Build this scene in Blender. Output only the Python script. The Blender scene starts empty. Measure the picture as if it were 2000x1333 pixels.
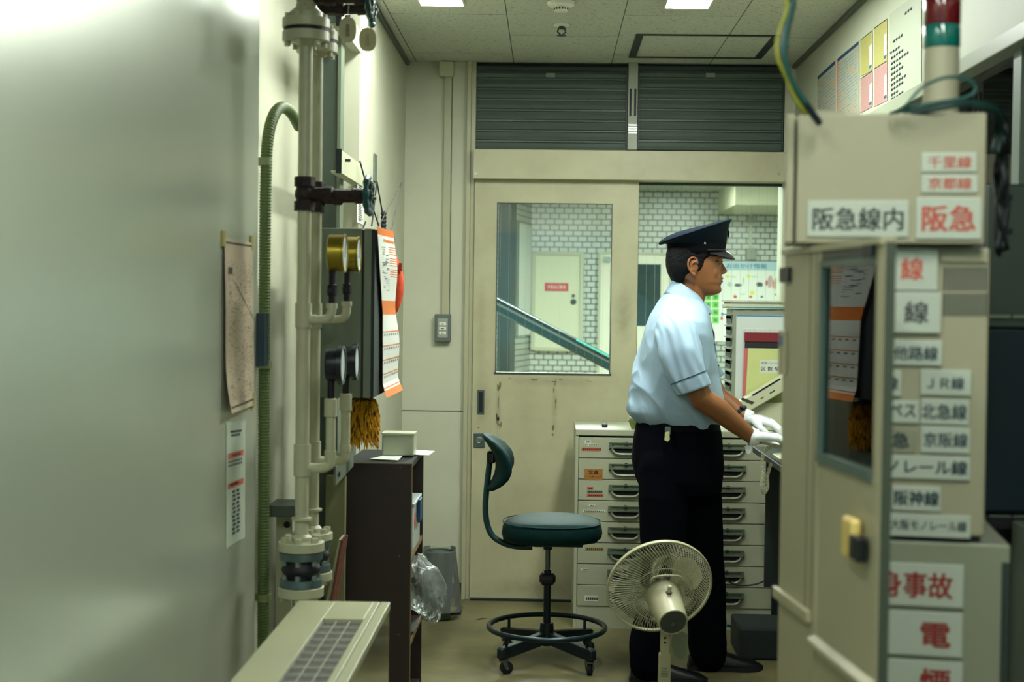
import bpy, bmesh, math, random
from mathutils import Vector, Matrix, noise
random.seed(7)
R = math.radians
PI = math.pi
# ------------------------------------------------------------------ camera
FPX = 2778.0                                   # 50 mm lens on a 36 mm wide sensor, 2000 px across
H = 1.42
SC = bpy.context.scene
COL = SC.collection
camd = bpy.data.cameras.new('camera')
cam = bpy.data.objects.new('camera', camd)
COL.objects.link(cam)
SC.camera = cam
camd.lens = 50.0
camd.sensor_width = 36.0
camd.clip_start = 0.05
camd.clip_end = 60
CAMROT = Matrix.Rotation(R(1.466), 3, 'Z') @ Matrix.Rotation(R(90 - 1.452), 3, 'X') @ Matrix.Rotation(R(0.75), 3, 'Z')
cam.matrix_world = Matrix.Translation((0, 0, H)) @ CAMROT.to_4x4()
camd.dof.use_dof = True
camd.dof.focus_distance = 5.5
camd.dof.aperture_fstop = 3.4
# ------------------------------------------------------------------ world and exposure
W = bpy.data.worlds.new('world')
SC.world = W
W.use_nodes = True
W.node_tree.nodes['Background'].inputs[0].default_value = (0.27, 0.60, 0.64, 1)
W.node_tree.nodes['Background'].inputs[1].default_value = 0.36
SC.view_settings.view_transform = 'Standard'
SC.view_settings.look = 'None'
SC.view_settings.exposure = 1.42
SC.view_settings.gamma = 1.0
SC.view_settings.use_curve_mapping = False
LAMP_E = 35.0                                  # right hand row in the working half of the office
LAMP_L = 16.0                                  # left hand row
LAMP_NEAR = 16.0                               # and the unseen ones nearer the camera, strength tuned for frontal light


def ray(px, py):
    return CAMROT @ Vector(((px - 1000) / FPX, -(py - 666.5) / FPX, -1))


def at(px, py, Y):                             # the point at distance Y down the room seen at a pixel
    d = ray(px, py)
    t = Y / d.y
    return Vector((d.x * t, Y, H + d.z * t))


def atX(px, py, X):
    d = ray(px, py)
    t = X / d.x
    return Vector((X, d.y * t, H + d.z * t))


def atZ(px, py, Z):
    d = ray(px, py)
    t = (Z - H) / d.z
    return Vector((d.x * t, d.y * t, Z))


def rect(x0, y0, x1, y1, Y):                   # X0, X1, Z0, Z1 of a pixel rectangle on the plane Y
    ym, xm = (y0 + y1) / 2, (x0 + x1) / 2
    return at(x0, ym, Y).x, at(x1, ym, Y).x, at(xm, y1, Y).z, at(xm, y0, Y).z


# ------------------------------------------------------------------ materials
def lin(h):
    if isinstance(h, str):
        c = [int(h[i:i + 2], 16) / 255 for i in (0, 2, 4)]
        return tuple(x / 12.92 if x <= 0.04045 else ((x + 0.055) / 1.055) ** 2.4 for x in c)
    return h


MATS = {}


def mat(name, col, rough=0.5, metal=0.0, var=0.0, vs=6.0, bump=0.0, bs=60.0, emit=0.0, spec=None, coat=0.0, stretch=None, sheen=0.0, trans=0.0, var2=None):
    if name in MATS:
        return MATS[name]
    m = bpy.data.materials.new(name)
    MATS[name] = m
    m.use_nodes = True
    nt = m.node_tree
    b = nt.nodes['Principled BSDF']
    c = lin(col)
    b.inputs['Base Color'].default_value = (*c, 1)
    b.inputs['Roughness'].default_value = rough
    b.inputs['Metallic'].default_value = metal
    if spec is not None:
        b.inputs['Specular IOR Level'].default_value = spec
    if coat:
        b.inputs['Coat Weight'].default_value = coat
    if sheen:
        b.inputs['Sheen Weight'].default_value = sheen
    if trans:
        b.inputs['Transmission Weight'].default_value = trans
    if emit:
        b.inputs['Emission Color'].default_value = (*c, 1)
        b.inputs['Emission Strength'].default_value = emit
    co = None
    if var or bump:
        tc = nt.nodes.new('ShaderNodeTexCoord')
        mp = nt.nodes.new('ShaderNodeMapping')
        nt.links.new(tc.outputs['Object'], mp.inputs[0])
        if stretch:
            mp.inputs['Scale'].default_value = stretch
        co = mp.outputs[0]
    if var:
        n = nt.nodes.new('ShaderNodeTexNoise')
        n.inputs['Scale'].default_value = vs
        n.inputs['Detail'].default_value = 6
        n.inputs['Roughness'].default_value = 0.62
        nt.links.new(co, n.inputs[0])
        mr = nt.nodes.new('ShaderNodeMapRange')
        mr.inputs[1].default_value = 0.3
        mr.inputs[2].default_value = 0.7
        nt.links.new(n.outputs[0], mr.inputs[0])
        mx = nt.nodes.new('ShaderNodeMix')
        mx.data_type = 'RGBA'
        c2 = lin(var2) if var2 else tuple(x * (1 - var) for x in c)
        mx.inputs[6].default_value = (*c, 1)
        mx.inputs[7].default_value = (*c2, 1)
        nt.links.new(mr.outputs[0], mx.inputs[0])
        nt.links.new(mx.outputs[2], b.inputs['Base Color'])
    if bump:
        n2 = nt.nodes.new('ShaderNodeTexNoise')
        n2.inputs['Scale'].default_value = bs
        n2.inputs['Detail'].default_value = 4
        nt.links.new(co, n2.inputs[0])
        bp = nt.nodes.new('ShaderNodeBump')
        bp.inputs['Strength'].default_value = bump
        bp.inputs['Distance'].default_value = 0.01
        nt.links.new(n2.outputs[0], bp.inputs['Height'])
        nt.links.new(bp.outputs[0], b.inputs['Normal'])
    return m


def glassmat(name, tint, wires=False, ior=1.5, rough=0.02, milk=0.0):
    if name in MATS:
        return MATS[name]
    m = bpy.data.materials.new(name)
    MATS[name] = m
    m.use_nodes = True
    nt = m.node_tree
    nt.nodes.remove(nt.nodes['Principled BSDF'])
    out = nt.nodes['Material Output']
    tr = nt.nodes.new('ShaderNodeBsdfTransparent')
    tr.inputs[0].default_value = (*tint, 1)
    gl = nt.nodes.new('ShaderNodeBsdfGlossy')
    gl.inputs['Roughness'].default_value = rough
    fr = nt.nodes.new('ShaderNodeFresnel')
    fr.inputs[0].default_value = ior
    mx = nt.nodes.new('ShaderNodeMixShader')
    nt.links.new(fr.outputs[0], mx.inputs[0])
    nt.links.new(tr.outputs[0], mx.inputs[1])
    nt.links.new(gl.outputs[0], mx.inputs[2])
    last = mx.outputs[0]
    if milk:                                   # a little haze in the film itself
        dm = nt.nodes.new('ShaderNodeBsdfDiffuse')
        dm.inputs[0].default_value = (0.55, 0.60, 0.56, 1)
        m3 = nt.nodes.new('ShaderNodeMixShader')
        m3.inputs[0].default_value = milk
        nt.links.new(last, m3.inputs[1])
        nt.links.new(dm.outputs[0], m3.inputs[2])
        last = m3.outputs[0]
    if wires:                                  # fine vertical wires cast in the pane
        tc = nt.nodes.new('ShaderNodeTexCoord')
        sx = nt.nodes.new('ShaderNodeSeparateXYZ')
        nt.links.new(tc.outputs['Object'], sx.inputs[0])
        a = nt.nodes.new('ShaderNodeMath'); a.operation = 'FRACT'
        mu = nt.nodes.new('ShaderNodeMath'); mu.operation = 'MULTIPLY'; mu.inputs[1].default_value = 1 / 0.041
        nt.links.new(sx.outputs[0], mu.inputs[0])
        nt.links.new(mu.outputs[0], a.inputs[0])
        lt = nt.nodes.new('ShaderNodeMath'); lt.operation = 'LESS_THAN'; lt.inputs[1].default_value = 0.014
        nt.links.new(a.outputs[0], lt.inputs[0])
        df = nt.nodes.new('ShaderNodeBsdfDiffuse'); df.inputs[0].default_value = (0.28, 0.32, 0.30, 1)
        m2 = nt.nodes.new('ShaderNodeMixShader')
        nt.links.new(lt.outputs[0], m2.inputs[0])
        nt.links.new(last, m2.inputs[1])
        nt.links.new(df.outputs[0], m2.inputs[2])
        last = m2.outputs[0]
    nt.links.new(last, out.inputs[0])
    return m


# ------------------------------------------------------------------ mesh builder
def frame_of(d):
    d = Vector(d).normalized()
    up = Vector((0, 0, 1)) if abs(d.z) < 0.95 else Vector((0, 1, 0))
    a = d.cross(up).normalized()
    return a, a.cross(d).normalized()


class MB:
    def __init__(self, T=None):
        self.v, self.f, self.m, self.T, self.cur = [], [], [], T, 0

    def use(self, i):
        self.cur = i
        return self

    def add(self, vs, fs):
        o = len(self.v)
        for p in vs:
            p = Vector(p)
            self.v.append(self.T @ p if self.T else p)
        for f in fs:
            self.f.append([o + i for i in f])
            self.m.append(self.cur)
        return self

    def box(self, x0, x1, y0, y1, z0, z1):
        if x0 > x1: x0, x1 = x1, x0
        if y0 > y1: y0, y1 = y1, y0
        if z0 > z1: z0, z1 = z1, z0
        return self.add([(x0, y0, z0), (x1, y0, z0), (x1, y1, z0), (x0, y1, z0), (x0, y0, z1), (x1, y0, z1), (x1, y1, z1), (x0, y1, z1)],
                        [(0, 3, 2, 1), (4, 5, 6, 7), (0, 1, 5, 4), (1, 2, 6, 5), (2, 3, 7, 6), (3, 0, 4, 7)])

    def obox(self, c, ax, ay, az, sx, sy, sz):  # oriented box about a centre
        c, ax, ay, az = Vector(c), Vector(ax).normalized(), Vector(ay).normalized(), Vector(az).normalized()
        vs = []
        for k in (-1, 1):
            for (i, j) in ((-1, -1), (1, -1), (1, 1), (-1, 1)):
                vs.append(c + ax * i * sx / 2 + ay * j * sy / 2 + az * k * sz / 2)
        return self.add(vs, [(0, 3, 2, 1), (4, 5, 6, 7), (0, 1, 5, 4), (1, 2, 6, 5), (2, 3, 7, 6), (3, 0, 4, 7)])

    def bar(self, p0, p1, w, h, up=(0, 0, 1)):
        p0, p1 = Vector(p0), Vector(p1)
        d = (p1 - p0)
        a = d.normalized().cross(Vector(up))
        if a.length < 1e-4:
            a = Vector((1, 0, 0))
        a.normalize()
        b = a.cross(d.normalized())
        return self.obox((p0 + p1) / 2, a, d, b, w, d.length, h)

    def quad(self, a, b, c, d):
        return self.add([a, b, c, d], [(0, 1, 2, 3)])

    def loft(self, rings, cap=True, close=False):
        n = len(rings[0])
        vs = [p for r in rings for p in r]
        fs = []
        m = len(rings)
        for i in range(m if close else m - 1):
            a, b = i * n, ((i + 1) % m) * n
            for j in range(n):
                k = (j + 1) % n
                fs.append((a + j, a + k, b + k, b + j))
        if cap and not close:
            fs.append(tuple(reversed(range(n))))
            fs.append(tuple((m - 1) * n + j for j in range(n)))
        return self.add(vs, fs)

    def tube(self, pts, r, seg=12, cap=True, close=False):
        pts = [Vector(p) for p in pts]
        n = len(pts)
        rs = r if isinstance(r, (list, tuple)) else [r] * n
        rings = []
        pa = None
        for i, p in enumerate(pts):
            if close:
                d = pts[(i + 1) % n] - pts[i - 1]
            else:
                d = pts[min(i + 1, n - 1)] - pts[max(i - 1, 0)]
            if d.length < 1e-9:
                d = Vector((0, 0, 1))
            d.normalize()
            if pa is None:
                a, b = frame_of(d)
            else:
                a = pa - d * pa.dot(d)
                a.normalize()
                b = a.cross(d)
            pa = a
            rings.append([p + (a * math.cos(2 * PI * k / seg) + b * math.sin(2 * PI * k / seg)) * rs[i] for k in range(seg)])
        return self.loft(rings, cap, close)

    def cyl(self, p0, p1, r, r1=None, seg=20):
        return self.tube([p0, p1], [r, r if r1 is None else r1], seg)

    def lathe(self, c, axis, prof, seg=28, sx=1.0):  # prof: (distance along the axis, radius)
        c, d = Vector(c), Vector(axis).normalized()
        a, b = frame_of(d)
        return self.loft([[c + d * t + (a * math.cos(2 * PI * k / seg) * sx + b * math.sin(2 * PI * k / seg)) * max(r, 1e-4) for k in range(seg)] for t, r in prof])

    def sphere(self, c, r, seg=16, rings=10, s=(1, 1, 1)):
        c = Vector(c)
        rr = []
        for i in range(rings + 1):
            th = PI * i / rings
            q = max(math.sin(th), 1e-3)
            rr.append([c + Vector((r * s[0] * q * math.cos(2 * PI * k / seg), r * s[1] * q * math.sin(2 * PI * k / seg), -r * s[2] * math.cos(th))) for k in range(seg)])
        return self.loft(rr)

    def capsule(self, pts, rs, seg=16):         # overlapping tapered pieces, to be fused
        for p, r in zip(pts, rs):
            self.sphere(p, r, seg, 10)
        for i in range(len(pts) - 1):
            self.cyl(pts[i], pts[i + 1], rs[i], rs[i + 1], seg)
        return self

    def prism(self, poly, o, u, w, n, t):       # polygon (a, b) in the plane o + a*u + b*w, thickness t along n
        o, u, w, n = Vector(o), Vector(u), Vector(w), Vector(n)
        k = len(poly)
        vs = [o + u * a + w * b for a, b in poly] + [o + u * a + w * b + n * t for a, b in poly]
        fs = [tuple(reversed(range(k))), tuple(range(k, 2 * k))]
        for i in range(k):
            j = (i + 1) % k
            fs.append((i, j, k + j, k + i))
        return self.add(vs, fs)

    def mesh(self, name='m', origin=Vector((0, 0, 0))):
        me = bpy.data.meshes.new(name)
        me.from_pydata([p - origin for p in self.v], [], self.f)
        me.polygons.foreach_set('material_index', self.m)
        me.update()
        bm = bmesh.new()
        bm.from_mesh(me)
        bmesh.ops.recalc_face_normals(bm, faces=bm.faces)
        bm.to_mesh(me)
        bm.free()
        return me

    def base(self):
        xs, ys, zs = [p.x for p in self.v], [p.y for p in self.v], [p.z for p in self.v]
        return Vector(((min(xs) + max(xs)) / 2, (min(ys) + max(ys)) / 2, min(zs)))

    def build(self, name, mats, parent=None, smooth=False, bevel=0.0, bseg=2, loc=None, sub=0, angle=40):
        origin = Vector(worldloc(parent)) if parent else (Vector(loc) if loc else self.base())
        me = self.mesh(name, origin)
        return link_mesh(name, me, mats, parent, origin, smooth, bevel, bseg, sub, angle)


def worldloc(o):
    v = Vector((0, 0, 0))
    while o:
        v += Vector(o.location)
        o = o.parent
    return v


def link_mesh(name, me, mats, parent=None, origin=Vector((0, 0, 0)), smooth=False, bevel=0.0, bseg=2, sub=0, angle=40):
    o = bpy.data.objects.new(name, me)
    COL.objects.link(o)
    for m in (mats if isinstance(mats, (list, tuple)) else [mats]):
        me.materials.append(m)
    if parent:
        o.parent = parent
    else:
        o.location = origin
    if smooth:
        me.polygons.foreach_set('use_smooth', [True] * len(me.polygons))
        if smooth != 'all':
            me.set_sharp_from_angle(angle=R(angle))
    if bevel:
        b = o.modifiers.new('bevel', 'BEVEL')
        b.width = bevel
        b.segments = bseg
        b.limit_method = 'ANGLE'
        b.angle_limit = R(35)
    if sub:
        s = o.modifiers.new('sub', 'SUBSURF')
        s.levels = s.render_levels = sub
    return o


def tag(o, label, cat, group=None, kind=None):
    o['label'] = label
    o['category'] = cat
    if group: o['group'] = group
    if kind: o['kind'] = kind
    return o


def struct(o):
    o['kind'] = 'structure'
    return o


def thing(name, label, cat, loc, group=None):
    o = bpy.data.objects.new(name, None)
    o.empty_display_size = 0.05
    COL.objects.link(o)
    o.location = loc
    return tag(o, label, cat, group)


def fuse(mb, voxel, smooth=6, factor=0.5):     # closed pieces grown into one continuous skin
    me = mb.mesh('tmp')
    o = bpy.data.objects.new('tmp', me)
    COL.objects.link(o)
    r = o.modifiers.new('r', 'REMESH')
    r.mode = 'VOXEL'
    r.voxel_size = voxel
    r.adaptivity = 0
    if smooth:
        s = o.modifiers.new('s', 'SMOOTH')
        s.iterations = smooth
        s.factor = factor
    dg = bpy.context.evaluated_depsgraph_get()
    dg.update()
    m2 = bpy.data.meshes.new_from_object(o.evaluated_get(dg))
    bpy.data.objects.remove(o)
    bpy.data.meshes.remove(me)
    m2.materials.clear()
    return m2


def place_mesh(me, name, mats, parent):        # a fused world-space mesh put under its thing
    wl = worldloc(parent)
    me.transform(Matrix.Translation(-wl))
    me.name = name
    return link_mesh(name, me, mats, parent, smooth='all')


def lettering(body, M4, w, h, m, parent, name='lettering', bold=0.0, stretchy=True, vertical=False):
    """writing filling a w x h field centred on the frame M4 (x along the line, y up, z off the surface)"""
    cu = bpy.data.curves.new('txt', 'FONT')
    cu.body = '\n'.join(body) if vertical else body
    cu.size = 1
    cu.align_x = 'CENTER'
    cu.extrude = 0.0
    if vertical:
        cu.space_line = 0.85
    o = bpy.data.objects.new('txt', cu)
    COL.objects.link(o)
    dg = bpy.context.evaluated_depsgraph_get()
    dg.update()
    me = bpy.data.meshes.new_from_object(o.evaluated_get(dg))
    bpy.data.objects.remove(o)
    if not me.vertices:
        return None
    xs = [v.co.x for v in me.vertices]
    ys = [v.co.y for v in me.vertices]
    cx, cy = (min(xs) + max(xs)) / 2, (min(ys) + max(ys)) / 2
    sx, sy = w / (max(xs) - min(xs)), h / (max(ys) - min(ys))
    if not stretchy:
        sx = sy = min(sx, sy)
    wl = worldloc(parent)
    for v in me.vertices:
        v.co = (M4 @ Vector(((v.co.x - cx) * sx, (v.co.y - cy) * sy, 0.0004))) - wl
    if bold:                                   # a heavier face: the strokes laid over themselves, a hair apart
        base = [v.co.copy() for v in me.vertices]
        faces = [tuple(p.vertices) for p in me.polygons]
        U_, V2, N_ = M4.col[0].xyz, M4.col[1].xyz, M4.col[2].xyz
        g_ = bold * min(sx, sy)
        vs, fs = [], []
        for i, (a, c) in enumerate(((0, 0), (1, 0), (-1, 0), (0, 0.6), (0, -0.6), (0.7, 0.5), (-0.7, -0.5), (0.7, -0.5), (-0.7, 0.5))):
            o_ = len(vs)
            vs += [q + U_ * a * g_ + V2 * c * g_ + N_ * 0.00002 * i for q in base]
            fs += [tuple(o_ + k for k in f) for f in faces]
        me = bpy.data.meshes.new(name)
        me.from_pydata(vs, [], fs)
    me.name = name
    me.materials.clear()
    return link_mesh(name, me, m, parent)


def frame4(c, u, w):                           # frame with x = u, y = w, z = u x w
    u, w = Vector(u).normalized(), Vector(w).normalized()
    n = u.cross(w)
    return Matrix(((u.x, w.x, n.x, c[0]), (u.y, w.y, n.y, c[1]), (u.z, w.z, n.z, c[2]), (0, 0, 0, 1)))


def bez(p0, p1, p2, p3, n=12):
    p0, p1, p2, p3 = map(Vector, (p0, p1, p2, p3))
    return [p0 * (1 - t) ** 3 + p1 * 3 * t * (1 - t) ** 2 + p2 * 3 * t * t * (1 - t) + p3 * t ** 3 for t in [i / n for i in range(n + 1)]]


def smoothpath(pts, n=6):                      # Catmull-Rom through the points
    pts = [Vector(p) for p in pts]
    q = [pts[0]] + pts + [pts[-1]]
    out = []
    for i in range(1, len(q) - 2):
        for k in range(n):
            t = k / n
            a, b, c, d = q[i - 1], q[i], q[i + 1], q[i + 2]
            out.append(0.5 * ((2 * b) + (c - a) * t + (2 * a - 5 * b + 4 * c - d) * t * t + (3 * b - a - 3 * c + d) * t ** 3))
    out.append(pts[-1])
    return out


# palette
CREAM = mat('cream_wall_paint', 'bcbda6', 0.6, var=0.12, vs=3, bump=0.03, bs=200)
DOORC = mat('cream_door_enamel', 'b3b190', 0.42, var=0.16, vs=2.5, bump=0.02, bs=90, var2='9c987a')
PIPE = mat('ivory_pipe_enamel', 'b3b295', 0.38, var=0.12, vs=14)
WHITE = mat('white_plastic', 'dfe0d2', 0.45)
PAPER = mat('paper', 'd3d6cc', 0.8)
INK = mat('ink', '15202c', 0.7)
REDINK = mat('red_ink', 'c02a1c', 0.6)
ORANGE = mat('orange_print', 'd2701c', 0.7)
STEEL = mat('brushed_steel', '8d9490', 0.35, 1.0)
DARKM = mat('dark_metal', '1a2226', 0.45, 0.4)
BLACK = mat('black_rubber', '0b0d14', 0.6)
CABG = mat('grey_green_cabinet_enamel', '9b9e86', 0.42, var=0.1, vs=5)
# ================================================================== THE SETTING
YB = 6.825                                     # the end wall with the sliding door
XL, XR, ZC = -0.70, 1.16, H + 1.16


def tilemat(name, bw, bh, offx, offz, face, joint, js, bump=0.3, rough=0.3, axes='XZ', speck=False, rot=0.0, offset=0.5):
    m = bpy.data.materials.new(name)
    MATS[name] = m
    m.use_nodes = True
    nt = m.node_tree
    b = nt.nodes['Principled BSDF']
    b.inputs['Roughness'].default_value = rough
    ge = nt.nodes.new('ShaderNodeNewGeometry')
    sp = nt.nodes.new('ShaderNodeSeparateXYZ')
    vr = nt.nodes.new('ShaderNodeVectorRotate')
    vr.rotation_type = 'Z_AXIS'
    vr.inputs['Angle'].default_value = rot
    nt.links.new(ge.outputs['Position'], vr.inputs[0])
    nt.links.new(vr.outputs[0], sp.inputs[0])
    cb = nt.nodes.new('ShaderNodeCombineXYZ')
    for k, ax in enumerate(axes):
        ad = nt.nodes.new('ShaderNodeMath')
        ad.operation = 'ADD'
        ad.inputs[1].default_value = 50 * (bw if k == 0 else bh) * 2 - (offx if k == 0 else offz)
        nt.links.new(sp.outputs['XYZ'.index(ax)], ad.inputs[0])
        nt.links.new(ad.outputs[0], cb.inputs[k])
    br = nt.nodes.new('ShaderNodeTexBrick')
    br.inputs['Scale'].default_value = 1.0
    br.inputs['Brick Width'].default_value = bw
    br.inputs['Row Height'].default_value = bh
    br.inputs['Mortar Size'].default_value = js
    br.inputs['Mortar Smooth'].default_value = 0.15
    br.offset = offset
    c = lin(face)
    br.inputs['Color1'].default_value = (*c, 1)
    br.inputs['Color2'].default_value = (*[x * 0.93 for x in c], 1)
    br.inputs['Mortar'].default_value = (*lin(joint), 1)
    nt.links.new(cb.outputs[0], br.inputs[0])
    col = br.outputs['Color']
    if speck:                                  # pin holes of a mineral ceiling board
        for sc, lo, hi, k in ((190, 0.56, 0.66, 0.5), (80, 0.60, 0.66, 0.42), (34, 0.64, 0.69, 0.35)):
            n = nt.nodes.new('ShaderNodeTexNoise')
            n.inputs['Scale'].default_value = sc
            n.inputs['Detail'].default_value = 3
            nt.links.new(ge.outputs['Position'], n.inputs[0])
            mr = nt.nodes.new('ShaderNodeMapRange')
            mr.inputs[1].default_value = lo
            mr.inputs[2].default_value = hi
            mr.inputs[4].default_value = k
            nt.links.new(n.outputs[0], mr.inputs[0])
            mx = nt.nodes.new('ShaderNodeMix')
            mx.data_type = 'RGBA'
            mx.inputs[7].default_value = (*lin('5f6350'), 1)
            nt.links.new(mr.outputs[0], mx.inputs[0])
            nt.links.new(col, mx.inputs[6])
            col = mx.outputs[2]
    nt.links.new(col, b.inputs['Base Color'])
    bp = nt.nodes.new('ShaderNodeBump')
    bp.invert = True
    bp.inputs['Strength'].default_value = bump
    bp.inputs['Distance'].default_value = 0.004
    nt.links.new(br.outputs['Fac'], bp.inputs['Height'])
    nt.links.new(bp.outputs[0], b.inputs['Normal'])
    return m


CEILM = tilemat('ceiling_board', 0.88, 0.467, 5.71, -0.184, 'bfc3b4', '4b4f44', 0.0022, axes='YX', speck=True, rough=0.9)
FLOORM = mat('worn_beige_vinyl', '76704c', 0.5, var=0.3, vs=3.0, bump=0.05, bs=30, var2='4e4a32')
TILEA = tilemat('glazed_wall_tile', 0.0785, 0.0475, 0.0, 0.012, 'aab3a7', '27302f', 0.0046)
TILEB = tilemat('glazed_wall_tile_side', 0.0785, 0.0475, 0.0, 0.012, 'aab3a7', '27302f', 0.0046, rot=R(-78.5), axes='XZ')

b = MB()
b.box(-1.05, 2.7, 0.2, YB + 5.4, -0.06, 0)
struct(b.build('floor', FLOORM, loc=(0, 0, -0.06)))

# the black scuff by the sliding door is a mark of its own
b = MB()
p = atZ(937, 1210, 0)
b.add([(p.x - 0.02, p.y - 0.01, 0.0006), (p.x + 0.0, p.y - 0.02, 0.0006), (p.x + 0.035, p.y + 0.02, 0.0006), (p.x + 0.01, p.y + 0.02, 0.0006)], [(0, 1, 2, 3)])
struct(b.build('trim_5', BLACK))

b = MB()
b.box(-1.05, XR + 0.02, 0.2, YB + 0.05, ZC, ZC + 0.08)
struct(b.build('ceiling', CEILM))

# left wall: plaster by the door, a recess behind the pipes, glossy steel panelling nearest
b = MB()
b.box(-1.05, XL, 5.19, YB, 0, ZC)
struct(b.build('wall_left', CREAM))
b = MB()
b.box(-1.05, -0.92, 4.0, 5.19, 0, ZC)
struct(b.build('wall_left.002', CREAM))
PANELM = mat('glossy_steel_panelling', 'c4c9b8', 0.29, 0.40, var=0.06, vs=1.6, bump=0.03, bs=2.2)
b = MB()
b.box(-1.05, -0.82, 0.9, 4.0, 0, ZC)
o = struct(b.build('wall_left.001', PANELM, bevel=0.02, bseg=4))

# unseen wall with a hatch opening, added to cut world light on the low signs
b = MB()
b.box(-1.05, 1.41, 0.22, 0.30, 0, 1.05)
b.box(-1.05, -0.60, 0.22, 0.30, 1.05, 2.1)
b.box(0.60, 1.41, 0.22, 0.30, 1.05, 2.1)
b.box(-1.05, 1.41, 0.22, 0.30, 2.1, ZC)
struct(b.build('wall_light_block', CREAM))
# ceiling shadow gap along both walls
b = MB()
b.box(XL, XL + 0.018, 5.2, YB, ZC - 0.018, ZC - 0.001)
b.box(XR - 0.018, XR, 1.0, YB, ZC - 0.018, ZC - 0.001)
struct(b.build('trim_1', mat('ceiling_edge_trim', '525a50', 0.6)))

# end wall
x907 = at(908, 700, YB).x
xj1 = at(925, 600, YB).x
b = MB()
b.box(-1.0, x907, YB, YB + 0.15, 0, ZC)
b.box(at(1531, 300, YB).x, XR + 0.25, YB, YB + 0.15, 0, ZC)
b.box(at(1246, 300, YB).x, XR + 0.25, YB + 0.02, YB + 0.14, 0, 0.80)
struct(b.build('wall_back', CREAM))
b = MB()                                       # horizontal joint of the wall boards
z = at(850, 803, YB).z
b.box(XL, x907, YB - 0.0015, YB, z - 0.0018, z + 0.0018)
z2 = at(850, 1180, YB).z
struct(b.build('trim_2', mat('board_joint', '41463c', 0.8)))
b = MB()
b.box(XL + 0.001, x907 - 0.004, YB - 0.006, YB, 0, 0.075)
struct(b.build('baseboard_back', mat('dark_vinyl_skirting', '232a2a', 0.5)))
b = MB()
b.box(XL, XL + 0.006, 5.2, YB - 0.006, 0, 0.075)
struct(b.build('baseboard_left', MATS['dark_vinyl_skirting']))

JAMB = mat('cream_frame_enamel', 'a7a688', 0.4, var=0.12, vs=5)
b = MB()
b.box(x907 - 0.003, x907 + 0.017, YB - 0.030, YB + 0.1, 0, ZC)
b.box(x907 + 0.017, xj1, YB - 0.018, YB + 0.1, 0, ZC)
struct(b.build('trim_3', JAMB, bevel=0.002))
b = MB()
mx0, mx1, mz0, mz1 = rect(1226, 120, 1245, 294, YB)
b.box(mx0, mx1, YB - 0.025, YB + 0.08, mz0, ZC)
mull = b.build('trim_4', mat('silver_paint', '8f9484', 0.45, 0.1), bevel=0.002)
struct(mull)
b = MB()                                       # guide slots in the mullion
for q in (1231, 1240):
    a, c, d, e = rect(q - 2, 175, q + 2, 228, YB)
    b.box(a, c, YB - 0.027, YB - 0.024, d, e)
b.build('guide_slot', BLACK, mull)
b = MB()
a, c, d, e = rect(1227, 232, 1244, 262, YB)
for k in range(4):
    b.box(a, c, YB - 0.028, YB - 0.025, d + 0.012 * k, d + 0.012 * k + 0.007)
b.build('metal_tape', STEEL, mull)

b = MB()                                       # lintel beam over the sliding door
bx0, bx1, bz0, bz1 = rect(924, 294, 1531, 352, 6.74)
b.box(bx0, XR, 6.74, YB + 0.1, bz0, bz1)
beam = struct(b.build('wall_lintel', DOORC, bevel=0.003))
for q in (929, 1521):
    c = at(q, 340, 6.74)
    MB().cyl(c, c + Vector((0, -0.004, 0)), 0.007, seg=14).build('screw', STEEL, beam)

b = MB()
b.box(bx0 - 0.05, XR + 0.05, YB + 0.03, YB + 0.10, bz1 - 0.02, ZC)
struct(b.build('light_leak_backing', DARKM))  # unseen backing added to stop concourse light leaking between shutters and beam
# roller shutters in the transom
SHUT = mat('grey_green_shutter', '47554b', 0.45, 0.1, var=0.15, vs=4)
for i, (sx0, sx1) in enumerate(((926, 1225), (1246, 1530))):
    X0, X1, Z0, Z1 = rect(sx0, 131, sx1, 294, YB)
    t = thing('roller_shutter', ('ribbed grey-green roller shutter above the sliding door, left of the silver post', 'ribbed grey-green roller shutter above the glass pane, right of the silver post')[i], 'shutter', (X0, YB, Z0), 'roller shutters in the transom')
    b = MB()
    y = YB + 0.005
    zz = Z0
    while zz < Z1 - 0.01:
        top = min(zz + 0.036, Z1)
        n = 6
        ring = []
        pts = [(y + 0.012, zz), (y + 0.002, zz + 0.001), (y - 0.002, (zz + top) / 2), (y + 0.002, top - 0.001), (y + 0.012, top)]
        for k in range(4):
            (ya, za), (yb, zb) = pts[k], pts[k + 1]
            b.quad((X0, ya, za), (X1, ya, za), (X1, yb, zb), (X0, yb, zb))
        b.box(X0, X1, y + 0.0, y + 0.012, zz + 0.0395, min(zz + 0.0455, Z1))
        zz += 0.0495
    b.box(X0, X1, y + 0.012, y + 0.02, Z0, Z1)
    b.build('slat_curtain', SHUT, t)
    b = MB()
    b.box(X0, X1, YB - 0.014, y + 0.012, Z1 - 0.018, Z1)
    b.box(X0, X0 + 0.006, YB - 0.01, y + 0.012, Z0, Z1)
    b.box(X1 - 0.006, X1, YB - 0.01, y + 0.012, Z0, Z1)
    b.build('guide_rail', mat('dark_green_frame', '28332f', 0.5), t)
    cx = at((1075, 1387)[i], 148, YB).x
    zc = at((1075, 1387)[i], 148, YB).z
    MB().box(cx - 0.022, cx + 0.022, YB - 0.016, YB, zc - 0.009, zc + 0.011).build('catch', mat('grey_catch', '7c8478', 0.5), t, bevel=0.001)

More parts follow.
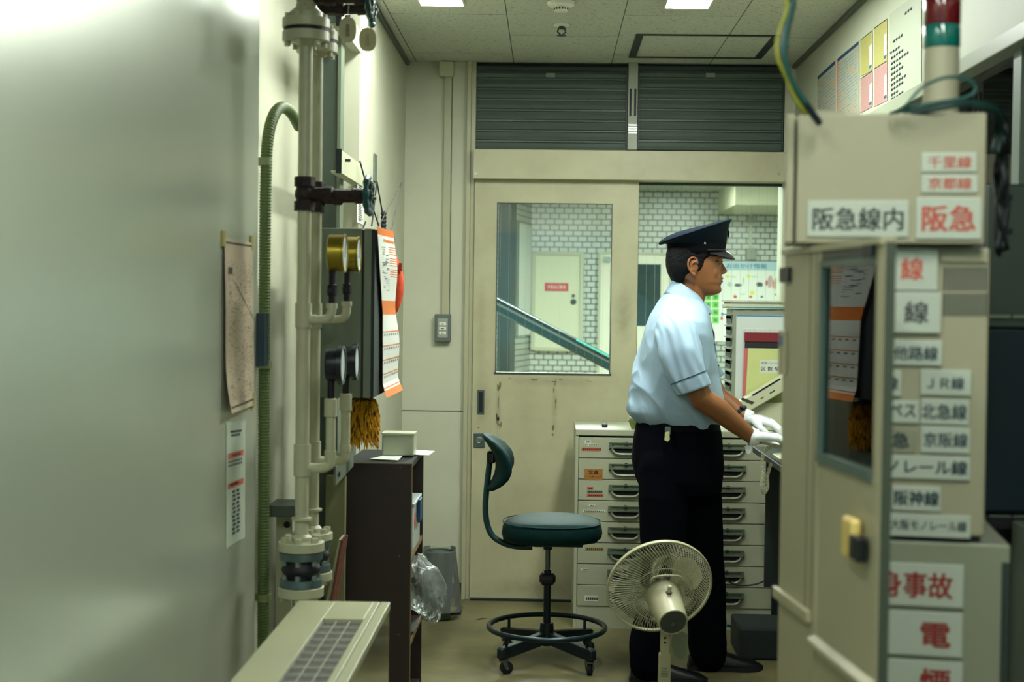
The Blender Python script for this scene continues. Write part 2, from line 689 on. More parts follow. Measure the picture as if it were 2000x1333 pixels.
# sliding door
DY0, DY1 = YB - 0.035, YB + 0.005
dx0, dx1 = at(924, 700, DY0).x, at(1246, 500, DY0).x
dz1 = bz0 + 0.02
gx0, gx1, gz0, gz1 = rect(969, 397, 1194, 729, DY0)
DRAWN = struct(thing('door_1', 'cream sliding door', 'door', (dx0, DY0, 0.012)))
for k in ('label', 'category'):
    del DRAWN[k]
b = MB()
b.box(dx0, gx0, DY0, DY1, 0.012, dz1)
b.box(gx1, dx1, DY0, DY1, 0.012, dz1)
b.box(gx0, gx1, DY0, DY1, gz1, dz1)
b.box(gx0, gx1, DY0, DY1, 0.012, gz0)
GRIME = DOORC.copy()                           # hand grime and scuffs worn into this door's enamel
GRIME.name = 'grimy_door_enamel'
nt = GRIME.node_tree
bs_ = nt.nodes['Principled BSDF']
cur = bs_.inputs['Base Color'].links[0].from_socket
tc_ = nt.nodes.new('ShaderNodeTexCoord')
for (gx_, gz_, rx_, rz_, k_) in ((1218, 620, 0.055, 0.17, 0.75), (942, 780, 0.05, 0.16, 0.55), (940, 640, 0.03, 0.3, 0.35), (1080, 745, 0.30, 0.03, 0.45), (1083, 800, 0.018, 0.16, 0.5), (973, 810, 0.018, 0.18, 0.55), (1060, 1150, 0.4, 0.06, 0.5), (1215, 430, 0.05, 0.1, 0.2)):
    c_ = at(gx_, gz_, DY0)
    mp_ = nt.nodes.new('ShaderNodeMapping')
    mp_.inputs['Location'].default_value = (-(c_.x - dx0) / rx_, 0, -(c_.z - 0.012) / rz_)
    mp_.inputs['Scale'].default_value = (1 / rx_, 0, 1 / rz_)
    nt.links.new(tc_.outputs['Object'], mp_.inputs[0])
    ln_ = nt.nodes.new('ShaderNodeVectorMath'); ln_.operation = 'LENGTH'
    nt.links.new(mp_.outputs[0], ln_.inputs[0])
    mr_ = nt.nodes.new('ShaderNodeMapRange')
    mr_.inputs[1].default_value = 1.0; mr_.inputs[2].default_value = 0.0
    mr_.inputs[3].default_value = 0.0; mr_.inputs[4].default_value = k_
    nt.links.new(ln_.outputs['Value'], mr_.inputs[0])
    nz_ = nt.nodes.new('ShaderNodeTexNoise')
    nz_.inputs['Scale'].default_value = 26; nz_.inputs['Detail'].default_value = 8
    nt.links.new(tc_.outputs['Object'], nz_.inputs[0])
    ml_ = nt.nodes.new('ShaderNodeMath'); ml_.operation = 'MULTIPLY'
    nt.links.new(mr_.outputs[0], ml_.inputs[0])
    nt.links.new(nz_.outputs[0], ml_.inputs[1])
    mx_ = nt.nodes.new('ShaderNodeMix'); mx_.data_type = 'RGBA'
    mx_.inputs[7].default_value = (*lin('4d4b36'), 1)
    nt.links.new(ml_.outputs[0], mx_.inputs[0])
    nt.links.new(cur, mx_.inputs[6])
    cur = mx_.outputs[2]
nt.links.new(cur, bs_.inputs['Base Color'])
b.build('leaf', GRIME, DRAWN, loc=(dx0, DY0, 0.012))
b = MB()
w = 0.006
b.box(gx0 - w, gx1 + w, DY0 - 0.003, DY0, gz0 - w * 1.5, gz0)
b.box(gx0, gx1, DY0 - 0.003, DY0 + 0.02, gz1 - 0.003, gz1)
b.box(gx0, gx0 + 0.004, DY0 - 0.003, DY0 + 0.02, gz0, gz1)
b.box(gx1 - 0.004, gx1, DY0 - 0.003, DY0 + 0.02, gz0, gz1)
b.build('glazing_bead', mat('dark_bead', '2f3a37', 0.5), DRAWN)
WG = glassmat('wired_glass', (0.90, 0.95, 0.92), wires=True)
b = MB()
b.box(gx0, gx1, DY0 + 0.018, DY0 + 0.023, gz0, gz1)
b.build('glass_pane', WG, DRAWN)
a, c, d, e = rect(932, 762, 946, 810, DY0)
hp = MB().box(a, c, DY0 - 0.003, DY0, d, e).build('pull_handle', mat('worn_nickel', '5d6661', 0.4, 0.8), DRAWN, bevel=0.001)
MB().box(a + 0.008, c - 0.008, DY0 - 0.0045, DY0 - 0.003, d + 0.01, e - 0.01).build('finger_recess', DARKM, hp)
a, c, d, e = rect(925, 846, 947, 875, DY0)
lk = MB().box(a, c, DY0 - 0.005, DY0, d, e).build('lock_plate', mat('grey_lock_metal', '5f6c6a', 0.35, 0.7), DRAWN, bevel=0.003)
m_ = Vector(((a + c) / 2, DY0 - 0.005, (d + e) / 2))
b = MB().lathe(m_, (0, -1, 0), [(0, 0.017), (0.003, 0.017), (0.004, 0.012), (0.0035, 0.011)])
b.build('key_cylinder', STEEL, lk)
b = MB()
random.seed(3)
WEAR = mat('brown_tape_residue', '6f6647', 0.85)


def ragged(b, x, z, w, h, y):
    n = 9
    pts = []
    for k in range(n):
        an = 2 * PI * k / n
        r_ = random.uniform(0.55, 1.0)
        pts.append((x + w / 2 * r_ * math.cos(an), y, z + h / 2 * r_ * math.sin(an)))
    b.add(pts, [tuple(range(n))])


for (px_, py_, w_, h_, n) in ((974, 755, 6, 26, 3), (972, 795, 4, 40, 4), (975, 830, 7, 20, 4), (970, 865, 3, 20, 2), (1083, 755, 5, 20, 3), (1084, 785, 4, 26, 3), (1082, 835, 5, 26, 3), (1035, 743, 18, 5, 2), (1088, 744, 14, 5, 2), (1150, 744, 16, 3, 2), (998, 741, 10, 3, 1), (936, 838, 10, 5, 1)):
    for k in range(n):
        c = at(px_ + random.uniform(-w_, w_) * 0.6, py_ + random.uniform(-h_, h_) * 0.6, DY0)
        s = 1 / 407
        ragged(b, c.x, c.z, w_ * s * random.uniform(0.4, 1), h_ * s * random.uniform(0.3, 0.9), DY0 - 0.0006)
b.build('tape_residue', WEAR, DRAWN)
b = MB()
b.box(dx0, XR, DY0 - 0.01, DY1 + 0.02, 0.0, 0.008)
struct(b.build('trim_6', mat('floor_rail', '24302f', 0.4, 0.5)))

# fixed glazing right of the door
wx0, wx1 = dx1 - 0.03, at(1531, 500, YB).x
b = MB()
b.box(wx0, wx1, YB + 0.045, YB + 0.05, 0.80, bz0 + 0.03)
win = struct(b.build('window_1', WG))
b = MB()
b.box(wx0, wx1, YB + 0.03, YB + 0.065, bz0 - 0.012, bz0 + 0.01)
b.box(wx0, wx1, YB + 0.03, YB + 0.065, 0.79, 0.825)
b.box(dx1 - 0.006, dx1 + 0.004, YB + 0.0, YB + 0.06, 0.8, bz0)
b.build('window_frame', MATS['dark_bead'], win)

# ---- right wall: lintel over a glazed partition, then solid
WR = mat('pale_right_wall', 'a3a792', 0.55, var=0.08, vs=3)
ZS = H + 0.575 * XR
b = MB()
b.box(XR, XR + 0.25, 1.0, YB, ZS + 0.045, ZC)
b.box(XR, XR + 0.12, 4.7, YB, 0, ZS + 0.046)
struct(b.build('wall_right', WR))
b = MB()
b.box(XR - 0.012, XR + 0.25, 1.0, YB - 0.1, ZS, ZS + 0.045)
struct(b.build('trim_7', mat('soffit_rail', '848b77', 0.4), bevel=0.003))
b = MB()
xm = atX(1970, 200, XR)
b.box(XR + 0.02, XR + 0.07, xm.y - 0.03, xm.y + 0.03, 0, ZS)
b.box(XR + 0.02, XR + 0.07, 1.6, 1.65, 0, ZS)
b.box(XR + 0.02, XR + 0.07, 1.0, 4.7, 0, 0.95)
struct(b.build('trim_8', mat('partition_frame', '6c7a70', 0.45)))
b = MB()
b.box(XR + 0.04, XR + 0.045, 1.0, 4.7, 0.95, ZS)
struct(b.build('window_2', glassmat('clear_glass', (0.86, 0.93, 0.92)), loc=None))
b = MB()
b.box(2.55, 2.65, 1.0, YB, 0, 2.7)
b.box(XR + 0.25, 2.65, 1.0, YB, 2.62, 2.7)
b.box(XR + 0.25, 2.65, 4.7, 4.8, 0, 2.7)
struct(b.build('wall_beyond', mat('side_room_wall', '5f7370', 0.7)))
b = MB()
for z in (2.32, 2.22, 2.08, 1.98, 1.84):
    b.box(2.52, 2.55, 2.0, 4.7, z, z + 0.035)
struct(b.build('trim_9', mat('side_room_rails', '8b9c92', 0.5)))

# ================================================================== FAR CONCOURSE THROUGH THE GLASS
YF, ZF = 12.0, 2.40
b = MB()
b.box(-0.5, 3.4, YF, YF + 0.1, 0, ZF)
struct(b.build('wall_far', TILEA))
sd = Vector((0.2, 0.98, 0)).normalized()
pf = Vector((at(1036, 600, YF).x, YF, 0))
pn = pf - sd * 5.2
b = MB()
nn = Vector((sd.y, -sd.x, 0))
b.obox((pf + pn) / 2 + Vector((0, 0, ZF / 2)) - nn * 0.05, sd, nn, (0, 0, 1), 5.2, 0.1, ZF)
struct(b.build('wall_far.001', TILEB))
b = MB()
b.box(-1.8, 3.4, YB + 0.15, YF + 0.1, ZF, ZF + 0.06)
struct(b.build('ceiling.001', mat('concourse_ceiling', 'b0b4a6', 0.8)))
b = MB()
b.box(3.3, 3.4, YB + 0.15, YF, 0, ZF)
struct(b.build('wall_far.002', TILEA))
# downstand duct with its lit left cheek
c0 = at(1436, 400, 10.9)
b = MB()
b.box(c0.x, 3.3, 10.9, YF, c0.z, ZF)
struct(b.build('ceiling_downstand', mat('downstand_paint', 'b7b99c', 0.7)))
# window strip and dark mullion on the slanted wall


def slant(px, py):
    r = ray(px, py)
    o = Vector((0, 0, H))
    t = (pf - o).dot(nn) / r.dot(nn)
    return o + r * t


def slantbox(b, px0, px1, py0, py1, t):
    m0, m1 = slant(px0, (py0 + py1) / 2), slant(px1, (py0 + py1) / 2)
    z0, z1 = slant((px0 + px1) / 2, py1).z, slant((px0 + px1) / 2, py0).z
    c = (m0 + m1) / 2
    c.z = (z0 + z1) / 2
    ln = (Vector((m1.x, m1.y, 0)) - Vector((m0.x, m0.y, 0))).length
    b.obox(c + nn * t / 2, sd, nn, (0, 0, 1), ln, t, z1 - z0)
    return c


b = MB()
slantbox(b, 1004, 1033, 438, 655, 0.02)
wn = struct(b.build('window_3', mat('frosted_window', 'c3cbc0', 0.4)))
b = MB()
slantbox(b, 999, 1004, 430, 662, 0.04)
b.build('window_frame', mat('grey_aluminium', '6f7b74', 0.4, 0.5), wn)
b = MB()
slantbox(b, 972, 981, 330, 800, 0.10)
slantbox(b, 984, 990, 330, 800, 0.07)
struct(b.build('trim_10', mat('dark_green_mullion', '1f2f2d', 0.4)))

# plant room door with a red sign
X0, X1, Z0, Z1 = rect(1040, 494, 1137, 684, YF)
b = MB()
b.box(X0, X1, YF - 0.03, YF, Z0, Z1)
d2 = struct(b.build('door_2', mat('pale_steel_door', 'b8bb9f', 0.5), bevel=0.002))
b = MB()
g = 0.022
b.box(X0 - 0.01, X0 + g, YF - 0.045, YF - 0.031, Z0, Z1)
b.box(X1 - g, X1 + 0.01, YF - 0.045, YF - 0.031, Z0, Z1)
b.box(X0 + g, X1 - g, YF - 0.045, YF - 0.031, Z1 - g, Z1 + 0.01)
b.box(X0 + g, X1 - g, YF - 0.045, YF - 0.031, Z0 - 0.01, Z0 + g)
b.build('door_frame', mat('pale_door_frame', 'a3a78d', 0.5), d2, bevel=0.002)
for py_, r_ in ((590, 0.024), (578, 0.014)):
    c = at(1120, py_, YF - 0.03)
    MB().lathe(c, (0, -1, 0), [(0, r_), (0.01, r_), (0.02, r_ * 0.6), (0.035, r_ * 0.6)]).build('door_knob', mat('dark_knob', '3c4947', 0.3, 0.8), d2, smooth=True)
X0, X1, Z0, Z1 = rect(1064, 553, 1110, 569, YF - 0.034)
s_ = tag(MB().box(X0, X1, YF - 0.036, YF - 0.03, Z0, Z1).build('door_sign', mat('red_sign', 'a81f1c', 0.4)), 'small red sign with white writing on the pale door beyond the glass', 'sign')
lettering('非常出口専用', frame4(((X0 + X1) / 2, YF - 0.0365, (Z0 + Z1) / 2), (1, 0, 0), (0, 0, 1)), 0.15, 0.03, mat('white_ink', 'd8c8bc', 0.5), s_)

# wide white door with dark window
X0, X1, Z0, Z1 = rect(1172, 498, 1306, 684, YF)
b = MB()
b.box(X0, X1, YF - 0.03, YF, 0.02, Z1)
d3 = struct(b.build('door_3', mat('white_steel_door', 'c6c8b4', 0.5), bevel=0.003))
a, c, d, e = rect(1192, 516, 1290, 637, YF - 0.03)
MB().box(a, c, YF - 0.034, YF - 0.029, d, e).build('dark_pane', mat('dark_green_pane', '0d3337', 0.15), d3)
b = MB()
b.box(X0 - 0.02, X1 + 0.02, YF - 0.045, YF - 0.031, Z1, Z1 + 0.02)
b.box(X0 - 0.02, X0, YF - 0.045, YF - 0.031, 0, Z1)
b.box(X1, X1 + 0.02, YF - 0.045, YF - 0.031, 0, Z1)
b.build('door_frame', MATS['pale_door_frame'], d3)
a, c, d, e = rect(1180, 502, 1192, 512, YF - 0.03)
MB().box(a, c, YF - 0.07, YF - 0.03, d, e).build('door_closer', MATS['grey_aluminium'], d3)

# escalator handrail
p0, p1 = at(930, 566, 8.6), at(1204, 709, 9.2)
ht = thing('escalator_handrail', 'dark green rubber escalator handrail sloping behind the sliding door window', 'handrail', (p1.x, p1.y, 0.6))
pth = [p0, p0.lerp(p1, 0.5), p1, p1 + Vector((0.14, 0.05, -0.12)), p1 + Vector((0.16, 0.05, -0.24))]
MB().tube(smoothpath(pth, 8), 0.021, 14).build('rubber_belt', mat('handrail_rubber', '10201f', 0.25), ht, smooth=True)
b = MB()
b.bar(p0 + Vector((0, -0.0, -0.026)), p1 + Vector((0, 0, -0.026)), 0.04, 0.014)
b.build('steel_guide', STEEL, ht)
b = MB()
b.bar(p0 + Vector((0, 0.0, -0.052)), p1 + Vector((0, 0, -0.052)), 0.05, 0.034)
b.bar(p1 + Vector((-0.1, 0, -0.08)), Vector((p1.x - 0.1, p1.y, 0)), 0.05, 0.05)
b.build('balustrade_rail', mat('dark_teal_metal', '12302f', 0.35, 0.4), ht)
b = MB()
b.bar(p0.lerp(p1, 0.70) + Vector((0, -0.02, 0.014)), p0.lerp(p1, 0.97) + Vector((0, -0.02, 0.014)), 0.012, 0.014)
b.build('glass_edge', mat('teal_glass_edge', '3f8f86', 0.2), ht)

# ceiling lamps: long diffusers in the office and the concourse
EM = mat('lit_diffuser', (0.94, 1.0, 0.92), 0.5, emit=LAMP_E)
EML = mat('lit_diffuser_left', (0.94, 1.0, 0.92), 0.5, emit=LAMP_L)
EMNL = mat('lit_diffuser_near_left', (0.94, 1.0, 0.92), 0.5, emit=LAMP_NEAR * 0.62)
EMN = mat('lit_diffuser_near', (0.94, 1.0, 0.93), 0.5, emit=LAMP_NEAR)
EM2 = mat('lit_concourse_diffuser', (0.94, 1.0, 0.93), 0.5, emit=27.0)
LF = mat('lamp_housing', 'c3c6b4', 0.5)


def lamp(x0, x1, y0, y1, z, em, label, group=None):
    t = thing('ceiling_light', label, 'light', ((x0 + x1) / 2, (y0 + y1) / 2, z - 0.03), group)
    b = MB()
    for xa, xb, ya, yb_ in ((x0 - 0.008, x0, y0 - 0.008, y1 + 0.008), (x1, x1 + 0.008, y0 - 0.008, y1 + 0.008), (x0, x1, y0 - 0.008, y0), (x0, x1, y1, y1 + 0.008)):
        b.box(xa, xb, ya, yb_, z - 0.005, z)
    b.build('housing', LF, t)
    b = MB()
    b.box(x0, x1, y0, y1, z - 0.002, z - 0.0005)
    b.build('diffuser', em, t)


l0, l1 = atZ(823, 9, ZC), atZ(905, 9, ZC)
r0, r1 = atZ(1299, 14, ZC), atZ(1383, 14, ZC)
lamp(l0.x, l1.x, l0.y - 1.1, l0.y, ZC, EML, 'long lit ceiling light at the top of the picture, left of the smoke detectors')
lamp(r0.x, r1.x, r0.y - 1.1, r0.y, ZC, EM, 'long lit ceiling light at the top of the picture, right of the smoke detectors')
for k, (xa, xb) in enumerate(((l0.x, l1.x), (r0.x, r1.x))):
    lamp(xa, xb, 0.45, 1.75, ZC, (EMNL, EMN)[k], 'long lit ceiling light out of view nearer the camera, ' + ('left row', 'right row')[k])
f0 = atZ(1316, 361, ZF - 0.03)
f1 = atZ(1357, 361, ZF - 0.03)
lamp(f0.x, f1.x, f0.y - 0.35, f0.y, ZF, EM2, 'small lit ceiling light seen through the glass above the cap')
lamp(-0.4, 0.4, 8.2, 9.4, ZF, EM2, 'concourse ceiling light hidden behind the shutters, left', None)
lamp(1.2, 2.0, 8.2, 9.4, ZF, EM2, 'concourse ceiling light hidden behind the shutters, right', None)

# ceiling hatch frame
a = atZ(1228, 111, ZC)
c = atZ(1488, 113, ZC)
d = atZ(1243, 66, ZC)
e = atZ(1524, 68, ZC)
b = MB()
hx0, hx1, hy0, hy1 = a.x, (c.x + e.x) / 2, d.y, a.y
w = 0.012
b.box(hx0, hx1, hy0, hy0 + w, ZC - 0.006, ZC)
b.box(hx0, hx1, hy1 - w, hy1, ZC - 0.006, ZC)
b.box(hx0, hx0 + 0.032, hy0 + w, hy1 - w, ZC - 0.006, ZC)
b.box(hx1 - 0.032, hx1, hy0 + w, hy1 - w, ZC - 0.006, ZC)
tag(b.build('ceiling_air_slot', mat('dark_slot', '202b28', 0.5)), 'dark rectangular slot frame set in the ceiling at the upper right', 'air vent')

# detectors
c = atZ(1096, 4, ZC)
t = thing('smoke_detector', 'round cream smoke detector on the ceiling, cut by the top edge', 'smoke detector', (c.x, c.y, ZC - 0.05))
MB().lathe((c.x, c.y, ZC), (0, 0, -1), [(0, 0.052), (0.012, 0.052), (0.018, 0.044)]).build('base', WHITE, t, smooth=True)
b = MB().lathe((c.x, c.y, ZC - 0.018), (0, 0, -1), [(0, 0.026), (0.016, 0.026), (0.022, 0.018)])
b.build('sensing_head', mat('cream_plastic', 'b9bba6', 0.5), t, smooth=True)
b = MB()
for k in range(14):
    an = 2 * PI * k / 14
    b.obox((c.x + 0.0262 * math.cos(an), c.y + 0.0262 * math.sin(an), ZC - 0.027), (-math.sin(an), math.cos(an), 0), (math.cos(an), math.sin(an), 0), (0, 0, 1), 0.006, 0.001, 0.008)
b.build('vent_slots', BLACK, t)
c = atZ(1097, 48, ZC)
t = thing('fire_sprinkler', 'small sprinkler head hanging from a white ceiling plate', 'sprinkler', (c.x, c.y, ZC - 0.05))
MB().lathe((c.x, c.y, ZC), (0, 0, -1), [(0, 0.034), (0.004, 0.034), (0.008, 0.024)]).build('ceiling_plate', WHITE, t, smooth=True)
b = MB()
b.cyl((c.x, c.y, ZC - 0.006), (c.x, c.y, ZC - 0.018), 0.012)
for s in (-1, 1):
    b.tube([(c.x + s * 0.012, c.y, ZC - 0.014), (c.x + s * 0.017, c.y, ZC - 0.03), (c.x + s * 0.004, c.y, ZC - 0.042)], 0.0035, 8)
b.lathe((c.x, c.y, ZC - 0.042), (0, 0, -1), [(0, 0.006), (0.002, 0.020), (0.004, 0.020)])
b.build('spray_head', mat('aged_brass_dark', '39413a', 0.4, 0.7), t, smooth=True)

# surface conduit with box and switch on the end wall
a, c, d, e = rect(866, 150, 880, 616, YB)
t = thing('cable_trunking', 'slim cream cable duct running down the end wall left of the door', 'cable duct', ((a + c) / 2, YB - 0.02, d))
MB().box(a, c, YB - 0.018, YB, d, e).build('duct', JAMB, t, bevel=0.002)
MB().box(c + 0.001, c + 0.0035, YB - 0.003, YB, d, e).build('shadow_joint', MATS['board_joint'], t)
a, c, d, e = rect(859, 118, 887, 151, YB)
MB().box(a, c, YB - 0.04, YB, d, ZC - 0.004).build('junction_box', mat('cream_plastic_box', 'b2b294', 0.5), t, bevel=0.005)
a, c, d, e = rect(850, 614, 881, 668, YB)
t = thing('wall_switch', 'grey switch box with two rocker switches on the end wall', 'switch', ((a + c) / 2, YB - 0.03, d))
MB().box(a, c, YB - 0.035, YB, d, e).build('switch_box', mat('grey_switch_box', '56605a', 0.5), t, bevel=0.004)
MB().box(a + 0.014, c - 0.014, YB - 0.038, YB - 0.034, d + 0.02, e - 0.02).build('cover', mat('switch_cover', '8d9488', 0.5), t, bevel=0.001)
for k in (0, 1, 2):
    z = d + 0.036 + 0.022 * k
    o = MB().box((a + c) / 2 - 0.016, (a + c) / 2 + 0.016, YB - 0.041, YB - 0.037, z, z + 0.013).build('rocker', WHITE, t, bevel=0.001)
    MB().box((a + c) / 2 - 0.008, (a + c) / 2 + 0.008, YB - 0.0418, YB - 0.041, z + 0.004, z + 0.008).build('mark', INK, o)
# ================================================================== LEFT SIDE
def scribble(b, u0, u1, v0, v1, P, n, wmin, wmax, hgt, rnd, mi=None):
    """short printed strokes on a sheet: P maps (u, v) in 0..1 to a point just above it"""
    for _ in range(n):
        u = rnd.uniform(u0, u1)
        v = rnd.uniform(v0, v1)
        w = rnd.uniform(wmin, wmax)
        if mi is not None:
            b.use(rnd.choice(mi))
        ue = min(u + w, u1)
        b.quad(P(u, v), P(ue, v), P(ue, v + hgt), P(u, v + hgt))


# ---- near radiator / fan convector
zt = 0.65
g = {}
for k, (px_, py_) in dict(a=(584, 1173), b=(762, 1177)).items():
    g[k] = atZ(px_, py_, zt)
cx0, cx1, cy1 = g['a'].x, g['b'].x, (g['a'].y + g['b'].y) / 2
cy0 = 2.05
t = thing('fan_convector', 'low cream metal fan convector with a grey grille along its top', 'heater', ((cx0 + cx1) / 2, (cy0 + cy1) / 2, 0))
CONV = mat('cream_heater_enamel', 'a8a886', 0.36, var=0.08, vs=5)
gr0, gr1 = atZ(631, 1209, zt), atZ(711, 1209, zt)
ga, gb, gy1, gy0 = gr0.x, gr1.x, gr0.y, cy0 + 0.2
b = MB()
b.box(cx0, ga, cy0, cy1, zt - 0.02, zt)
b.box(gb, cx1 - 0.026, cy0, cy1, zt - 0.02, zt)
b.box(ga, gb, cy0, gy0, zt - 0.02, zt)
b.box(ga, gb, gy1, cy1, zt - 0.02, zt)
b.build('top_panel', CONV, t, bevel=0.0015)
MB().box(cx1 - 0.024, cx1, cy0, cy1, zt - 0.02, zt).build('front_lip', CONV, t, bevel=0.0015)
b = MB()
b.box(cx0, cx0 + 0.015, cy0, cy1, 0.0, zt - 0.0205)
b.box(cx0 + 0.015, cx1 - 0.006, cy0, cy0 + 0.015, 0, zt - 0.0205)
b.box(cx0 + 0.015, cx1 - 0.006, cy1 - 0.015, cy1, 0, zt - 0.0205)
b.build('casing', CONV, t)
b = MB()
b.box(cx1 - 0.006, cx1 - 0.002, cy0 + 0.01, cy1 - 0.003, 0.05, zt - 0.021)
b.build('front_panel', mat('smooth_reflective_enamel', 'a9a27a', 0.12, 0.75), t)
MB().box(ga, gb, gy0, gy1, zt - 0.03, zt - 0.012).build('filter', mat('grey_filter_mesh', '6f6d66', 0.9, bump=0.6, bs=900), t)
b = MB()
n = int((gy1 - gy0) / 0.062)
for k in range(n + 1):
    y = gy1 - k * (gy1 - gy0) / n
    b.box(ga, gb, y - 0.0012, y + 0.0012, zt - 0.012, zt - 0.006)
for k in range(4):
    x = ga + (gb - ga) * k / 3
    b.box(x - 0.0012, x + 0.0012, gy0, gy1, zt - 0.011, zt - 0.005)
b.build('grille', mat('pale_grille', 'a09f92', 0.5), t)

# ---- poster and notice on the glossy wall
XP = -0.82
rnd = random.Random(5)


def wallsheet(corners, bulge, nu=8, nv=16):    # corners tl tr br bl on the wall; curls off it
    tl, tr, br, bl = corners
    return lambda u, v: (tl.lerp(tr, u)).lerp(bl.lerp(br, u), v) + Vector((bulge(u, v), 0, 0))


def sheetmesh(b, P, nu=8, nv=16, th=0.0006):
    for i in range(nu):
        for j in range(nv):
            b.quad(P(i / nu, j / nv), P((i + 1) / nu, j / nv), P((i + 1) / nu, (j + 1) / nv), P(i / nu, (j + 1) / nv))


tl, tr, br, bl = atX(434, 466, XP), atX(490, 475, XP), atX(492, 792, XP), atX(434, 808, XP)
P = wallsheet((tl, tr, br, bl), lambda u, v: 0.003 + 0.020 * (v ** 3) * (1 - u) + 0.006 * math.sin(v * 6) * (1 - u) * v + 0.003)
b = MB()
sheetmesh(b, P)
t = tag(b.build('route_map', mat('pinkish_paper', 'c2b096', 0.8, var=0.12, vs=20), smooth='all'), 'faded pink printed map sheet curling off the glossy left wall', 'poster')
Q = lambda u, v: P(u, v) + Vector((0.0008, 0, 0))
b = MB()
MS = [mat('faded_print', '7b6a58', 0.8), mat('faded_dark_print', '3c3a34', 0.8)]
scribble(b, 0.08, 0.95, 0.12, 0.95, Q, 620, 0.01, 0.06, 0.003, rnd, (0, 0, 0, 1))
b.use(1)
b.quad(Q(0, 0.015), Q(1, 0.015), Q(1, 0.026), Q(0, 0.026))
b.quad(Q(0.02, 0.965), Q(1, 0.955), Q(1, 0.966), Q(0.02, 0.976))
b.quad(Q(0.1, 0.16), Q(0.24, 0.16), Q(0.24, 0.2), Q(0.1, 0.2))
for a in range(14):
    u = 0.3 + 0.05 * a
    b.quad(Q(u, 0.24 + a * 0.016), Q(u + 0.05, 0.256 + a * 0.016), Q(u + 0.05, 0.262 + a * 0.016), Q(u, 0.246 + a * 0.016))
b.build('printing', MS, t)
b = MB()
for (u, v) in ((0.0, 0.0), (1.0, 0.0), (0.98, 0.97)):
    p = P(min(u, 0.98), v)
    b.box(XP + 0.0005, p.x + 0.001, p.y - 0.012, p.y + 0.012, p.z - 0.02, p.z + 0.02)
b.build('tape', mat('yellowed_tape', 'a79c5a', 0.4), t)

tl, tr, br, bl = atX(441, 826, XP), atX(478, 822, XP), atX(477, 1050, XP), atX(440, 1072, XP)
P = wallsheet((tl, tr, br, bl), lambda u, v: 0.0015)
b = MB()
sheetmesh(b, P, 2, 4)
t = tag(b.build('notice_sheet', mat('pale_green_paper', 'b7c0ae', 0.7)), 'narrow pale notice with red strips taped below the map', 'notice')
Q = lambda u, v: P(u, v) + Vector((0.0007, 0, 0))
b = MB()
b.use(1)
for v in (0.25, 0.49):
    b.quad(Q(0.08, v), Q(0.9, v - 0.008), Q(0.9, v + 0.04), Q(0.08, v + 0.048))
b.use(0)
for (v, n, u0, u1) in ((0.07, 7, 0.2, 0.8), (0.1, 5, 0.25, 0.7), (0.262, 6, 0.25, 0.75), (0.31, 7, 0.1, 0.85), (0.34, 7, 0.1, 0.85), (0.5, 6, 0.2, 0.75)):
    for k in range(n):
        u = u0 + (u1 - u0) * k / n
        b.quad(Q(u, v), Q(u + 0.07, v), Q(u + 0.07, v + 0.018), Q(u, v + 0.018))
for k in range(11):
    v = 0.56 + k * 0.034
    for c in range(2):
        u = 0.3 + 0.22 * c + 0.02 * (k % 3)
        b.quad(Q(u, v), Q(u + 0.15, v), Q(u + 0.15, v + 0.02), Q(u, v + 0.02))
b.build('printing', [INK, mat('faded_red_strip', 'c2644c', 0.7)], t)

# ---- corrugated conduit
yc = 4.12
pc = [at(515, 1300, yc), at(515, 1000, yc), at(516, 700, yc), at(518, 420, yc), at(520, 330, yc)]
bottom = Vector((pc[0].x, yc, 0.0))
arch = bez(at(520, 330, yc), at(519, 225, yc), at(548, 165, yc + 0.1), at(584, 248, yc + 0.4), 14)
pth = [bottom] + [Vector((pc[0].x, yc, z)) for z in (0.2,)]
full = smoothpath([bottom, pc[1], pc[2], pc[3]] + arch[0:1], 8)
full = full[:-1] + arch
# resample for the ribs
seglen = [0]
for i in range(1, len(full)):
    seglen.append(seglen[-1] + (full[i] - full[i - 1]).length)
tot = seglen[-1]
pts, rs = [], []
step = 0.0022
j = 0
nS = int(tot / step)
for k in range(nS + 1):
    s = k * step
    while j < len(full) - 2 and seglen[j + 1] < s:
        j += 1
    f = (s - seglen[j]) / max(seglen[j + 1] - seglen[j], 1e-6)
    pts.append(full[j].lerp(full[j + 1], min(f, 1)))
    rs.append(0.0178 if (k // 2) % 2 else 0.0160)
t = thing('corrugated_conduit', 'green ribbed plastic conduit rising beside the glossy left wall', 'conduit', bottom)
MB().tube(pts, rs, 12).build('hose', mat('green_conduit', '5b6e3c', 0.5), t, smooth='all')
b_ = []
for py_ in (316, 713, 1168):
    c = at(517, py_, yc)
    b = MB()
    b.cyl(c - Vector((0, 0, 0.011)), c + Vector((0, 0, 0.011)), 0.0205, seg=20)
    b.box(c.x - 0.03, c.x, yc + 0.002, yc + 0.012, c.z - 0.01, c.z + 0.01)
    b.build('strap', mat('pale_green_strap', '8a9468', 0.5), t, smooth=True)
b = MB()
c0, c1 = at(497, 612, 3.97), at(505, 716, 3.97)
b.box(-0.819, -0.796, 3.97, 4.03, c1.z, c0.z)
tag(b.build('hinge_block', mat('dark_blue_block', '1d3340', 0.5)), 'small dark block fixed on the edge of the glossy left wall', 'bracket')
b = MB()
b.box(-0.92, -0.90, 4.05, 4.12, 0, ZC)
struct(b.build('trim_11', CREAM))

